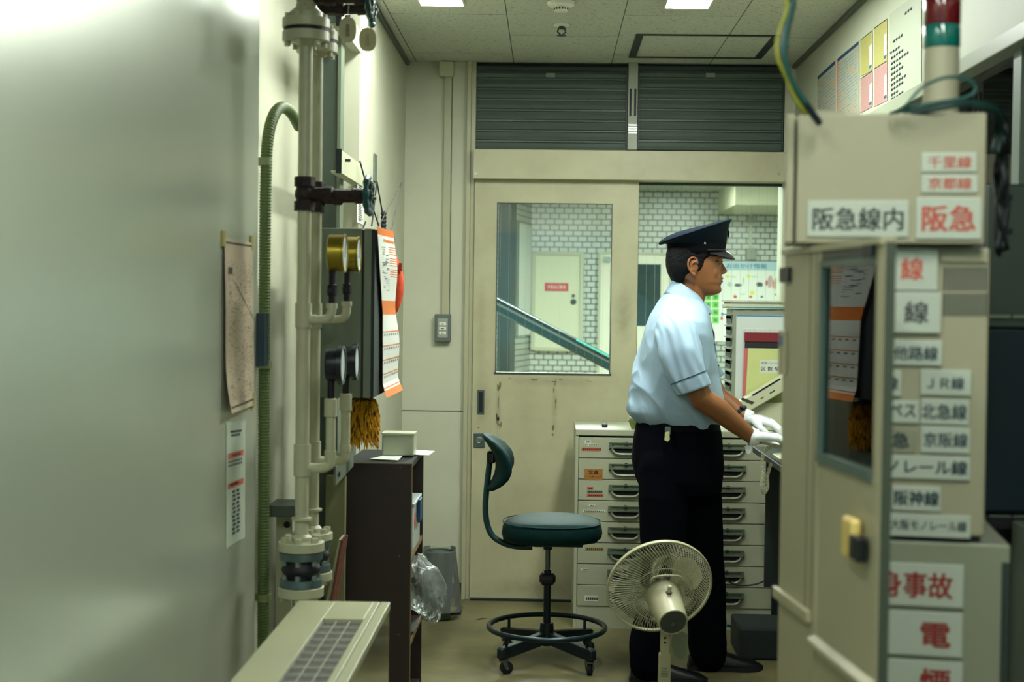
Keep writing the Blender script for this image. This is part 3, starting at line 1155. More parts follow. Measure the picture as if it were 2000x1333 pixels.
# ---- steel post behind the pipes
yp = 4.92
a, c, _, _ = rect(626, 300, 665, 400, yp)
t = thing('steel_post', 'tall dark green steel channel post behind the ivory pipes', 'post', ((a + c) / 2, yp, 0))
G1 = mat('dark_green_post', '46524a', 0.5, var=0.1, vs=8)
MB().box(a, c - 0.012, yp, yp + 0.06, 0, ZC - 0.001).build('web', G1, t)
MB().box(c - 0.011, c, yp - 0.012, yp + 0.07, 0, ZC - 0.001).build('flange', mat('mid_green_post', '66715f', 0.45), t)

# ---- grey electrical panel on stand-offs
yq = 4.3
q = rect(627, 446, 731, 778, yq)
px0, px1, pz0, pz1 = q
pxs = at(706, 600, yq).x
pxe = 0
yq1 = atX(770, 560, px1).y
t = thing('electrical_panel', 'grey-green steel electrical panel box behind the ivory pipes', 'electrical panel', ((px0 + px1) / 2, (yq + yq1) / 2, pz0))
PANM = mat('grey_green_panel', '6b7566', 0.45, var=0.08, vs=6)
MB().box(px0, pxs, yq, yq1, pz0, pz1).build('box_body', PANM, t, bevel=0.003)
MB().box(pxs, pxs + 0.006, yq + 0.004, yq1 - 0.004, pz0 + 0.004, pz1 - 0.004).build('door_seal', BLACK, t)
MB().box(pxs + 0.006, px1 - 0.009, yq, yq1, pz0, pz1).build('panel_door', PANM, t, bevel=0.003)
MB().box(px1 - 0.0085, px1, yq - 0.001, yq1, pz0 + 0.002, pz1 - 0.002).build('dark_door_edge', DARKM, t)
b = MB()
for z in (pz0 + 0.1, pz1 - 0.1):
    o = MB().box(px0 - 0.05, px0 + 0.03, yq1 + 0.001, 4.905, z - 0.02, z + 0.02).build('mounting_rail', DARKM, t)
b = MB()

# ---- wall calendar hanging on the panel's front
xc = px1 + 0.004
tl, tr = atX(733, 443, xc), atX(765, 452, xc)
ml, mr_ = atX(744, 615, xc), atX(769, 615, xc)
bl, br = atX(744, 778, xc), atX(775, 762, xc)
t = thing('wall_calendar', 'orange and white wall calendar hanging on the front of the electrical panel', 'calendar', (xc, (tl.y + tr.y) / 2, bl.z))


def calP(u, v):
    a = [(0, tl, tr), (0.5, ml, mr_), (1, bl, br)]
    for i in range(2):
        if v <= a[i + 1][0] + 1e-9:
            f = (v - a[i][0]) / 0.5
            p = a[i][1].lerp(a[i + 1][1], f).lerp(a[i][2].lerp(a[i + 1][2], f), u)
            return p + Vector((0.006 + 0.01 * u * math.sin(v * 7) ** 2 + (0.012 * (v - 0.92) / 0.08 if v > 0.92 else 0), 0, 0))


b = MB()
nv = 24
for i in range(4):
    for j in range(nv):
        v = (j + 0.5) / nv
        b.use(1 if (v < 0.04 or 0.42 < v < 0.51 or v > 0.955) else 0)
        b.quad(calP(i / 4, j / nv), calP((i + 1) / 4, j / nv), calP((i + 1) / 4, (j + 1) / nv), calP(i / 4, (j + 1) / nv))
b.build('pages', [PAPER, ORANGE], t, smooth='all')
Q = lambda u, v: calP(min(max(u, 0), 1), min(v, 1)) + Vector((0.0012, 0, 0))
b = MB()
b.use(1)
for v in (0.6, 0.685, 0.77, 0.855, 0.94):
    b.quad(Q(0, v), Q(1, v), Q(1, v + 0.006), Q(0, v + 0.006))
for v in (0.1, 0.165, 0.23):
    for k in range(4):
        b.quad(Q(0.55, v + 0.04 * k / 3), Q(0.98, v + 0.04 * k / 3), Q(0.98, v + 0.04 * k / 3 + 0.004), Q(0.55, v + 0.04 * k / 3 + 0.004))
b.quad(Q(0.3, 0.06), Q(0.95, 0.06), Q(0.95, 0.075), Q(0.3, 0.075))
b.use(0)
scribble(b, 0.1, 0.5, 0.1, 0.36, Q, 40, 0.05, 0.2, 0.004, rnd)
for v in (0.615, 0.70, 0.785, 0.87):
    for k in range(7):
        b.quad(Q(0.06 + 0.135 * k, v), Q(0.12 + 0.135 * k, v), Q(0.12 + 0.135 * k, v + 0.012), Q(0.06 + 0.135 * k, v + 0.012))
b.build('printing', [mat('grey_print', '6f7a80', 0.8), ORANGE], t)
b = MB()
ct = at(738, 360, 5.2)
for e in (tl.lerp(tr, 0.1), tl.lerp(tr, 0.9)):
    b.tube([e + Vector((0.004, 0, 0)), Vector((xc - 0.01, 5.1, ct.z))], 0.0013, 6)
b.build('hanging_string', BLACK, t)

# ---- orange cloth bag hanging behind the calendar
yo = 4.98
pp = [(757, 482), (768, 488), (781, 508), (789, 538), (790, 568), (784, 598), (770, 626), (757, 604), (754, 540)]
b = MB()
cen = at(768, 550, yo)
for_r = []
ringO = [at(x, y, yo) for x, y in pp]
ring0 = [p.lerp(cen, 0.35) + Vector((0, -0.030, 0)) for p in ringO]
ring2 = [p.lerp(cen, 0.35) + Vector((0, 0.030, 0)) for p in ringO]
b.loft([ring0, [p.lerp(cen, 0.08) + Vector((0, -0.022, 0)) for p in ringO], ringO, [p.lerp(cen, 0.08) + Vector((0, 0.022, 0)) for p in ringO], ring2])
t = thing('orange_bag', 'bright orange cloth pouch hanging behind the calendar', 'bag', (cen.x, yo, min(p.z for p in ringO)))
b.build('pouch', mat('orange_cloth', 'd4481a', 0.75, var=0.15, vs=30, bump=0.3, bs=40), t, smooth='all', sub=1)
a, c, d, e = rect(779, 514, 785, 530, yo - 0.03)
MB().box(a, c, yo - 0.034, yo - 0.02, d, e).build('brand_tab', mat('dark_orange_tab', '9c2c14', 0.6), t)
b = MB()
b.tube([at(766, 495, yo), Vector((-0.66, 5.0, at(766, 450, yo).z)), Vector((XL + 0.02, 5.24, at(766, 430, 5.1).z))], 0.003, 6)
b.build('hanging_loop', BLACK, t)

# ---- shelf arms and hanging bits above the panel
for k, (p_, y0_, lab) in enumerate((((664, 315), 4.70, 'white steel shelf arm with a dark end cap above the electrical panel'), ((664, 28), 4.70, 'white steel shelf arm near the ceiling behind the round tags'))):
    c = at(p_[0], p_[1], y0_)
    t = thing('shelf_arm', lab, 'bracket', (c.x, 4.8, c.z - 0.03))
    b = MB()
    b.box(c.x - 0.004, c.x + 0.004, y0_, 5.27, c.z - 0.038, c.z + 0.038)
    b.box(c.x - 0.03, c.x - 0.004, y0_, 5.18, c.z - 0.038, c.z - 0.03)
    b.build('arm', mat('white_shelf_enamel', 'b6b89d', 0.4), t, bevel=0.001)
    MB().box(c.x - 0.012, c.x + 0.006, y0_ - 0.012, y0_ - 0.001, c.z - 0.04, c.z + 0.04).build('end_cap', DARKM, t)
    MB().cyl((c.x + 0.004, y0_ + 0.09, c.z + 0.012), (c.x + 0.022, y0_ + 0.09, c.z + 0.012), 0.005, seg=8).build('hook_screw', DARKM, t)
yh = atX(738, 330, XL + 0.012).y
a = atX(734, 299, XL + 0.012)
e = atX(738, 356, XL + 0.012)
t = thing('hanging_ruler', 'narrow steel strip hanging on the left wall with a black cord tied below', 'ruler', (XL + 0.01, yh, e.z))
MB().box(XL + 0.002, XL + 0.006, yh - 0.055, yh + 0.03, e.z, a.z).build('strip', mat('grey_strip', '7d867c', 0.35, 0.6), t)
kn = Vector((XL + 0.01, yh - 0.01, e.z))
b = MB()
b.tube([kn, atX(726, 441, XL + 0.05)], 0.003, 6)
b.tube([kn, atX(748, 422, XL + 0.02)], 0.003, 6)
b.tube([atX(703, 315, XL + 0.02), atX(726, 400, XL + 0.03), atX(740, 442, XL + 0.05)], 0.003, 6)
b.build('cord', BLACK, t)
kk = atX(749, 432, XL + 0.025)
b = MB()
for i in range(5):
    b.sphere(kk + Vector((0, 0.002 * (i % 2), 0.03 - 0.016 * i)), 0.012, 8, 6)
b.build('cord_knot', BLACK, t, smooth='all')
# printed sheet on the wall return
a, c, d, e = rect(696, 340, 712, 440, 5.17)
lx = XL + 0.003
s0, s1 = atX(698, 340, lx), atX(711, 440, lx)
b = MB()
P = lambda u, v: Vector((lx, s0.y + (s1.y - s0.y) * u, s0.z + (s1.z - s0.z) * v))
sheetmesh(b, P, 2, 2)
t = tag(b.build('instruction_sheet', PAPER), 'narrow white printed sheet on the left wall behind the green handwheels', 'notice')
b = MB()
Q = lambda u, v: P(u, v) + Vector((0.0008, 0, 0))
for k in range(26):
    b.quad(Q(0.15, 0.03 + k * 0.036), Q(rnd.uniform(0.5, 0.9), 0.03 + k * 0.036), Q(0.6, 0.045 + k * 0.036), Q(0.15, 0.045 + k * 0.036))
b.build('printing', INK, t)


# ---- the two ivory pipes with their valves, gauges and rubber joints
def flange(b, c, r, h, n=6, bolt=True, z=1):
    b.lathe(c, (0, 0, z), [(0, r * 0.98), (0.001, r), (h - 0.001, r), (h, r * 0.98)], 32)


def bolts(b, c, r, z0, z1, n=6, rr=0.008, ph=0.3):
    for k in range(n):
        an = 2 * PI * k / n + ph
        x, y = c.x + r * math.cos(an), c.y + r * math.sin(an)
        b.append(MB().cyl((x, y, z0), (x, y, z1), rr, seg=6))


def pipework(px_, Y, sc, ys, label, gaugex, lowgx, offs, front):
    """ys: picture heights of the fittings; sc keeps the fittings' real size"""
    ax = at(px_, 700, Y).x
    zz = lambda py: at(px_, py, Y).z
    r = 0.0185 * sc
    t = thing('water_pipe', label, 'pipe', (ax, Y, 0))
    C = lambda z: Vector((ax, Y, z))
    # body of the pipe
    b = MB()
    b.cyl(C(zz(ys['joint0'])), C(ZC - 0.002), r, seg=24)
    b.cyl(C(0.0), C(zz(ys['jointend']) + 0.002), r, seg=24)
    b.build('pipe_run', PIPE, t, smooth=True)
    b = MB()
    z = zz(ys['ring'])
    b.lathe(C(z - 0.005), (0, 0, 1), [(0, r), (0.002, r + 0.009), (0.008, r + 0.009), (0.010, r)], 24)
    b.build('collar_ring', PIPE, t, smooth=True)
    # upper flange pair
    z0, z1 = zz(ys['f1']), zz(ys['f0'])
    h = (z1 - z0)
    R_ = 0.064 * sc
    o = MB()
    flange(o, C(z0), R_, h * 0.42)
    flange(o, C(z0 + h * 0.58), R_, h * 0.42)
    o.lathe(C(z1), (0, 0, 1), [(0, R_ * 0.72), (h * 0.25, R_ * 0.72), (h * 0.5, R_ * 0.45), (h * 0.9, r * 1.3)], 28)
    o.lathe(C(z0), (0, 0, -1), [(0, R_ * 0.6), (h * 0.1, R_ * 0.45), (h * 0.22, r * 1.05)], 28)
    fo = o.build('flange', PIPE, t, smooth=True)
    o = MB()
    o.lathe(C(z0 + h * 0.42), (0, 0, 1), [(0, R_ * 0.95), (h * 0.16, R_ * 0.95)], 28)
    o.build('gasket', BLACK, fo)
    o = []
    bolts(o, C(0), R_ * 0.78, z0 - 0.014, z1 + 0.014, 6, 0.008, 0.25 + 0.3 * front)
    for m_ in o:
        m_.build('bolt', PIPE, fo)
    # gate valves with handwheels
    for vi, (py0, py1) in enumerate((ys['v0'], ys['v1'])):
        zt_, zb_ = zz(py0), zz(py1)
        zc_ = (zt_ + zb_) / 2
        hh = zt_ - zb_
        VM = mat('rust_dark_bronze', '2c1d1a', 0.6, 0.3, var=0.4, vs=30, bump=0.4, bs=120)
        vo = MB()
        vo.cyl(C(zb_), C(zt_), r * 1.25, seg=8)
        vo.cyl(C(zb_), C(zb_ + hh * 0.28), r * 1.55, seg=8)
        vo.cyl(C(zt_ - hh * 0.28), C(zt_), r * 1.55, seg=8)
        vo.sphere(C(zc_), r * 1.5, 14, 10)
        L = offs['wheel']
        v1_ = Vector((ax, Y, zc_))
        vo.tube([v1_, v1_ + Vector((0.05, 0, 0)), v1_ + Vector((0.055, 0, 0)), v1_ + Vector((0.075, 0, 0)), v1_ + Vector((0.08, 0, 0)), v1_ + Vector((L - 0.045, 0, 0)), v1_ + Vector((L - 0.04, 0, 0)), v1_ + Vector((L - 0.012, 0, 0))],
                [0.019, 0.019, 0.022, 0.022, 0.015, 0.014, 0.018, 0.016], 8)
        v = vo.build('valve_body', VM, t, smooth=True, angle=30)
        MB().cyl(v1_ + Vector((L - 0.03, 0, 0)), v1_ + Vector((L + 0.018, 0, 0)), 0.005, seg=10).build('stem', STEEL, v)
        ho = MB()
        w0 = v1_ + Vector((L, 0, 0))
        RW = 0.044
        NW = 32
        ring = [w0 + Vector((0, RW * math.cos(2 * PI * k / NW), RW * math.sin(2 * PI * k / NW))) for k in range(NW)]
        ho.tube(ring, [0.0085 + 0.0022 * math.cos(k * PI / 2) for k in range(NW)], 8, close=True)
        for k in range(5):
            an = 2 * PI * k / 5 + 0.4
            ho.bar(w0 + Vector((-0.004, 0, 0)), w0 + Vector((0, RW * math.cos(an), RW * math.sin(an))), 0.012, 0.007, up=(1, 0, 0))
        ho.cyl(w0 + Vector((-0.012, 0, 0)), w0 + Vector((0.012, 0, 0)), 0.012, seg=12)
        ho.build('handwheel', mat('teal_handwheel', '0d4644', 0.35, bump=0.2, bs=60), v, smooth=True)
    # tees and the gauge branches
    tz0, tz1 = zz(ys['t1']), zz(ys['t0'])
    o = MB()
    o.lathe(C(tz0), (0, 0, 1), [(0, r * 1.22), (tz1 - tz0, r * 1.22)], 24)
    o.cyl(C((tz0 + tz1) / 2 - 0.012), C((tz0 + tz1) / 2 - 0.012) + Vector((0.035, 0, 0)), r * 0.75, seg=16)
    o.build('tee', PIPE, t, smooth=True)
    bz = (tz0 + tz1) / 2 - 0.012
    gx = at(gaugex, 700, Y).x
    zg0 = zz(ys['eltop'])
    o = MB()
    o.tube(smoothpath([(ax + 0.02, Y, bz), (gx - 0.03, Y, bz), (gx - 0.008, Y, bz + 0.006), (gx, Y, bz + 0.026), (gx, Y, zg0)], 6), 0.0125, 14)
    o.lathe((gx, Y, zg0 - 0.014), (0, 0, 1), [(0, 0.0155), (0.014, 0.0155)], 16)
    o.build('elbow', PIPE, t, smooth=True)
    zk = zz(ys['gb'])
    o = MB()
    o.tube([(gx, Y, zg0), (gx, Y, zg0 + 0.02), (gx, Y, zg0 + 0.022), (gx, Y, zg0 + 0.05), (gx, Y, zg0 + 0.052), (gx, Y, zk)], [0.010, 0.010, 0.014, 0.014, 0.0095, 0.0095], 8)
    o.cyl((gx - 0.004, Y - 0.02, zg0 + 0.034), (gx - 0.004, Y + 0.015, zg0 + 0.034), 0.006)
    o.build('gauge_cock', mat('dark_bronze', '1b1a20', 0.45, 0.5), t, smooth=True)
    zc_ = zz(ys['gc'])
    RG = 0.050
    go = MB()
    gw = Vector((gx - 0.010, Y, zc_))
    go.lathe(gw, (1, 0, 0), [(0, RG * 0.9), (0.003, RG), (0.040, RG), (0.042, RG * 1.05), (0.046, RG * 1.05), (0.046, RG * 0.93), (0.041, RG * 0.93)], 40)
    ga = go.build('pressure_gauge', mat('brass_case', 'a08c35', 0.28, 0.9), t, smooth=True)
    MB().lathe(gw + Vector((0.0415, 0, 0)), (1, 0, 0), [(0, RG * 0.93), (0.002, RG * 0.93)], 40).build('dial', mat('white_dial', 'c9d2d4', 0.4), ga)
    MB().bar(gw + Vector((0.045, 0, -0.012)), gw + Vector((0.045, 0.01, 0.035)), 0.003, 0.001, up=(1, 0, 0)).build('needle', BLACK, ga)
    # lower tee, black thermometer branch
    tz0, tz1 = zz(ys['u1']), zz(ys['u0'])
    o = MB()
    o.lathe(C(tz0), (0, 0, 1), [(0, r * 1.25), (tz1 - tz0, r * 1.25)], 24)
    o.build('lower_tee', PIPE, t, smooth=True)
    gx = at(lowgx, 800, Y).x
    bz = tz0 + 0.022
    zt_ = zz(ys['w0'])
    o = MB()
    o.tube(smoothpath([(ax + 0.01, Y, bz), (gx - 0.03, Y, bz), (gx - 0.008, Y, bz + 0.006), (gx, Y, bz + 0.028), (gx, Y, zt_)], 6), 0.0135, 14)
    o.lathe((gx, Y, zt_ - 0.05), (0, 0, 1), [(0, 0.0135), (0.001, 0.018), (0.048, 0.018), (0.05, 0.014)], 16)
    o.lathe((gx, Y, bz + 0.028), (0, 0, 1), [(0, 0.0165), (0.02, 0.0165)], 16)
    o.build('riser', PIPE, t, smooth=True)
    zc2 = zz(ys['wc'])
    o = MB()
    o.cyl((gx, Y, zt_), (gx, Y, zc2), 0.010)
    o.build('thermometer_neck', mat('dark_bronze', '1b1a20'), t)
    go = MB()
    RG2 = 0.050
    gw = Vector((gx - 0.012, Y, zc2))
    go.lathe(gw, (1, 0, 0), [(0, RG2 * 0.85), (0.006, RG2 * 0.9), (0.030, RG2 * 0.9), (0.032, RG2 * 1.08), (0.046, RG2 * 1.08), (0.046, RG2 * 0.92), (0.040, RG2 * 0.92)], 40)
    ga = go.build('thermometer', mat('black_gauge_case', '0c1220', 0.3), t, smooth=True)
    MB().lathe(gw + Vector((0.0405, 0, 0)), (1, 0, 0), [(0, RG2 * 0.92), (0.002, RG2 * 0.92)], 40).build('dial', mat('white_dial', 'c9d2d4'), ga)
    # rubber expansion joint low down
    zA, zB, zC_, zD, zE, zF_ = [zz(y) for y in ys['joint']]
    R2 = 0.0625 * sc
    o = MB()
    flange(o, C(zF_), R2, zE - zF_)
    o.build('flange', PIPE, t, smooth=True)
    o = MB()
    flange(o, C(zB), R2, zA - zB)
    o.lathe(C(zA), (0, 0, 1), [(0, r * 1.5), (0.012, r * 1.5), (0.02, r * 1.1)], 20)
    f2 = o.build('flange', PIPE, t, smooth=True)
    o = []
    bolts(o, C(0), R2 * 0.76, zA, zA + 0.013, 6, 0.011, 0.5)
    bolts(o, C(0), R2 * 0.76, zF_ - 0.012, zF_, 6, 0.010, 0.5)
    for m_ in o:
        m_.build('bolt', PIPE, f2)
    o = MB()
    o.lathe(C(zC_), (0, 0, 1), [(0, R2 * 0.93), (zB - zC_ - 0.002, R2 * 0.97)], 32)
    o.lathe(C(zE + 0.002), (0, 0, 1), [(0, R2 * 0.93), (zD - zE, R2 * 0.90)], 32)
    o.build('zinc_ring', mat('blue_grey_zinc', '5f7375', 0.4, 0.6), t, smooth=True)
    o = MB()
    hh = zC_ - zD
    o.lathe(C(zD), (0, 0, 1), [(0, R2 * 0.7), (hh * 0.1, R2 * 0.62), (hh * 0.3, R2 * 0.8), (hh * 0.5, R2 * 0.88), (hh * 0.7, R2 * 0.8), (hh * 0.9, R2 * 0.62), (hh, R2 * 0.7)], 32)
    j_ = o.build('rubber_bellows', mat('black_bellows', '070814', 0.55), t, smooth='all')
    o = []
    bolts(o, C(0), R2 * 0.74, zD, zD + hh * 0.28, 6, 0.0085, 0.5)
    bolts(o, C(0), R2 * 0.74, zC_ - hh * 0.28, zC_, 6, 0.0085, 0.5)
    bolts(o, C(0), R2 * 0.74, zD, zC_, 6, 0.004, 0.5)
    for m_ in o:
        m_.build('nut', mat('pale_nut', '7c8c86', 0.4, 0.5), j_)
    return t, ax


Y1 = dict(v0=(-40, 32), f0=37, f1=82, v1=(346, 412), t0=592, t1=640, eltop=592, gb=530, gc=494, u0=868, u1=930, w0=778, wc=712, ring=1014, joint0=1062, jointend=1165, joint=(1058, 1076, 1092, 1132, 1146, 1164))
pipework(592, 3.86, 1.0, Y1, 'ivory water pipe nearer the camera, with brass gauge and dark bronze valves', 647, 646, dict(wheel=0.172), 0)
Y2 = dict(v0=(-20, 55), f0=62, f1=104, v1=(356, 415), t0=592, t1=640, eltop=588, gb=530, gc=496, u0=862, u1=915, w0=768, wc=706, ring=996, joint0=1045, jointend=1125, joint=(1040, 1054, 1067, 1104, 1116, 1132))
pipework(614, 4.13, 0.93, Y2, 'ivory water pipe standing behind the first one, its gauges nearer the panel', 676, 675, dict(wheel=0.158), 1)

# round tags hanging from the top valves
for (cx_, cy_, w_, h_, Y, txt, lab) in ((679, 58, 34, 50, 3.80, '常時開', 'round yellowed tag with black writing hanging below the top valve'), (718, 77, 34, 46, 3.86, '常時閉', 'round yellowed tag with faint writing hanging below the top handwheel')):
    c = at(cx_, cy_, Y)
    s = Y / FPX
    t = thing('valve_tag', lab, 'tag', (c.x, Y, c.z - h_ * s / 2))
    poly = []
    for k in range(28):
        an = 2 * PI * k / 28
        ca, sa = math.cos(an), math.sin(an)
        poly.append((w_ * s / 2 * abs(ca) ** 0.8 * (1 if ca > 0 else -1), h_ * s / 2 * abs(sa) ** 0.8 * (1 if sa > 0 else -1)))
    b = MB()
    b.prism(poly, c, (1, 0, 0), (0, 0, 1), (0, 1, 0), 0.0025)
    b.build('disc', mat('yellowed_plastic', 'b3ab80', 0.4, var=0.2, vs=30), t)
    lettering(txt, frame4(c + Vector((0, -0.0006, -0.002)), (1, 0, 0), (0, 0, 1)), 0.011, 0.034, mat('tag_black', '20241f', 0.6) if cx_ < 700 else mat('tag_faint', '8f8a68', 0.6), t, vertical=True, stretchy=True)
    b = MB()
    b.tube([c + Vector((0, 0.001, h_ * s / 2 - 0.006)), c + Vector((0.002, 0.002, h_ * s / 2 + 0.03))], 0.0012, 6)
    b.build('chain', STEEL, t)

# ---- lower left: wall bracket, ledge rail, beige board, leaning corrugated sheet
a, c, d, e = rect(531, 1003, 572, 1210, 4.3)
t = thing('pipe_support', 'pale steel bracket plate with a dark top holding the pipes', 'bracket', ((a + c) / 2, 4.3, d))
pl_ = MB().box(a + 0.012, c - 0.004, 4.3, 4.31, 0.0, e).build('plate', PIPE, t)
MB().cyl((a + 0.045, 4.2995, e - 0.035), (a + 0.045, 4.298, e - 0.035), 0.010, seg=14).build('bolt_hole', BLACK, pl_)
b = MB()
b.box(a, c + 0.03, 4.22, 4.36, e, e + 0.035)
b.build('dark_clamp', mat('grey_clamp', '4d5750', 0.5), t, bevel=0.003)
a, c, d, e = rect(637, 930, 674, 1200, 4.68)
b = MB().box(a, c, 4.66, 4.70, 0, e)
tag(b.build('beige_board', mat('beige_board', '84835f', 0.7, var=0.1, vs=6)), 'dull beige board standing between the pipes and the brown bookcase', 'board')
b = MB()
p0, p1 = at(654, 931, 4.2), at(689, 895, 4.72)
b.bar(p0, p1, 0.006, 0.055)
b.bar(p0 + Vector((-0.015, 0, 0.028)), p1 + Vector((-0.015, 0, 0.028)), 0.034, 0.004)
t = tag(b.build('ledge_rail', mat('grey_ledge', '66705f', 0.45)), 'grey-green angle rail running just above the beige board', 'rail')
MB().cyl(p0 + Vector((0.004, 0.05, 0)), p0 + Vector((0.008, 0.05, 0)), 0.008, seg=12).build('bolt_hole', BLACK, t)
p0, p1 = at(640, 1180, 4.5), at(666, 1052, 4.5)
b = MB()
dn = (p1 - p0).normalized()
bm0 = Vector((p0.x - 0.10, 4.5, 0.0))
t = thing('leaning_sheet', 'pink-striped corrugated sheet leaning beside the beige board', 'board', (p0.x, 4.5, 0))
bb = p0 - dn * 0.0
foot = Vector((p0.x - (p0.z) * (p1.x - p0.x) / (p1.z - p0.z), 4.5, 0.0))
foot.x = max(foot.x, p0.x - 0.12)
b.bar(foot + Vector((0, 0.02, 0)), p1 + Vector((0, 0.02, 0)), 0.006, 0.10, up=(0, 1, 0))
b.build('backing', mat('pale_backing', 'a09e82', 0.7), t)
b = MB()
for k in range(5):
    q0 = foot + Vector((0.009 + 0.0, -0.02 + 0.02 * k, 0))
    q1 = p1 + Vector((0.009 - 0.0, -0.02 + 0.02 * k, -0.012 * (k % 2)))
    b.tube([q0, q0.lerp(q1, 0.5) + Vector((0.007 + 0.002 * k, 0, 0)), q1], 0.0055, 6)
b.build('pink_cord', mat('dusty_pink_cord', '7d4e43', 0.8), t)

# ---- yellow mop head hanging under the panel
c = at(706, 826, 4.55)
t = thing('mop_head', 'yellow and brown fringed mop head hanging below the electrical panel', 'mop', (c.x, 4.55, c.z - 0.09))
rn = random.Random(2)
for nm, hexc, cnt in (('yellow_fringe', 'e2a61c', 980), ('brown_fringe', '6a4210', 420)):
    b = MB()
    for k in range(cnt):
        an = rn.uniform(0, 2 * PI)
        th = rn.uniform(0.0, 1.0)
        z0 = c.z + 0.080 - th * 0.130
        rr = 0.030 + 0.022 * math.sin(min(1, th + 0.15) * PI * 0.8)
        root = Vector((c.x + rr * 0.5 * math.cos(an), c.y + rr * 0.5 * math.sin(an), z0))
        L = rn.uniform(0.018, 0.042)
        mid = root + Vector((math.cos(an) * 0.026, math.sin(an) * 0.026, -L * 0.15))
        tip = mid + Vector((math.cos(an) * rn.uniform(0.0, 0.010), math.sin(an) * rn.uniform(0, 0.010), -L * 0.8))
        b.tube([root, mid, tip], [0.0022, 0.0019, 0.0011], 4)
    b.build(nm, mat('mop_' + nm, hexc, 0.9), t)
MB().lathe(c + Vector((0, 0, -0.05)), (0, 0, 1), [(0, 0.028), (0.06, 0.034), (0.13, 0.02)], 14).build('core', mat('dark_core', '3a2a10', 0.9), t)
MB().cyl(c + Vector((0, 0, 0.07)), Vector((c.x, 4.55, pz0)), 0.004, seg=8).build('hanging_cord', BLACK, t)

# ---- brown bookcase seen end on
X1b = at(804, 1000, 4.74).x
yA, yB = 4.74, 5.18
zt = at(804, 906, 4.74).z
X0b = at(674, 1000, 4.74).x
t = thing('brown_bookcase', 'dark brown open bookcase standing end-on against the left wall', 'bookcase', ((X0b + X1b) / 2, (yA + yB) / 2, 0))
BRN = mat('brown_melamine', '2f211e', 0.55, var=0.15, vs=12)
EDG = mat('worn_board_edge', '7d6b45', 0.7)
MB().box(X0b, X1b, yA, yA + 0.018, 0, zt).build('side_panel', BRN, t, bevel=0.001)
MB().box(X0b, X1b, yB - 0.018, yB, 0, zt).build('side_panel', BRN, t, bevel=0.001)
MB().box(X0b, X0b + 0.006, yA + 0.018, yB - 0.018, 0.05, zt - 0.02).build('back_panel', BRN, t)
MB().box(X0b, X1b - 0.004, yA + 0.018, yB - 0.018, zt - 0.02, zt - 0.001).build('top_board', BLACK, t)
for py_ in (1086, 1256):
    z = at(804, py_, yA).z
    s = MB().box(X0b + 0.006, X1b - 0.004, yA + 0.018, yB - 0.018, z - 0.018, z).build('shelf', BRN, t)
    MB().box(X1b - 0.004, X1b - 0.001, yA + 0.018, yB - 0.018, z - 0.018, z).build('shelf_edge', EDG, s)
MB().box(X0b + 0.006, X1b - 0.004, yA + 0.018, yB - 0.018, 0.03, 0.048).build('shelf', BRN, t)
b = MB()
b.box(X0b, X1b, yA - 0.0008, yA, zt - 0.003, zt)
b.box(X1b - 0.0022, X1b + 0.0008, yA - 0.0008, yA + 0.004, 0.0, zt)
b.build('edge_banding', EDG, t)
for (px_, py_) in ((782, 913), (780, 1087), (778, 1240)):
    c = at(px_, py_, yA)
    MB().cyl(c, c + Vector((0, -0.0008, 0)), 0.0032, seg=10).build('screw_cap', mat('cap_grey', '5a5048', 0.5), t)
zsh = at(804, 1086, yA).z
zsh2 = at(804, 1256, yA).z
# clear plastic tub with a blue clip
b = MB()
x1 = X1b + 0.0
b.box(X0b + 0.05, x1 - 0.0, yA + 0.06, yB - 0.12, zsh + 0.001, zsh + 0.155)
CLR = glassmat('clear_plastic', (0.80, 0.86, 0.84), ior=1.45, rough=0.18)
MILK = mat('milky_plastic', 'a9b3ae', 0.3, trans=0.0)
t = thing('storage_tub', 'milky plastic storage tub with a blue clip on the middle bookcase shelf', 'storage box', ((X0b + X1b) / 2, (yA + yB) / 2, zsh + 0.001))
b.build('tub', MILK, t, bevel=0.008, bseg=3)
MB().box(X0b + 0.045, x1 + 0.005, yA + 0.055, yB - 0.115, zsh + 0.156, zsh + 0.168).build('lid', mat('clear_lid', 'b8c4c0', 0.25), t, bevel=0.003)
MB().box(x1 + 0.004, x1 + 0.014, yA + 0.17, yA + 0.25, zsh + 0.085, zsh + 0.165).build('clip', mat('blue_clip', '123e63', 0.4), t, bevel=0.003)
MB().sphere((x1 - 0.0005, yA + 0.12, zsh + 0.10), 0.022, 12, 8, (0.18, 1, 1.6)).build('red_contents', mat('pinkish_red', 'b5504a', 0.5), t, smooth='all')
# small teal thing on the lower shelf
b = MB().lathe((X1b - 0.05, yA + 0.12, zsh2 + 0.0005), (0, 0, 1), [(0, 0.03), (0.05, 0.036), (0.06, 0.02), (0.075, 0.018)], 16)
tag(b.build('small_bottle', mat('teal_plastic', '0e5560', 0.3), smooth=True), 'small teal bottle on the lowest bookcase shelf', 'bottle')


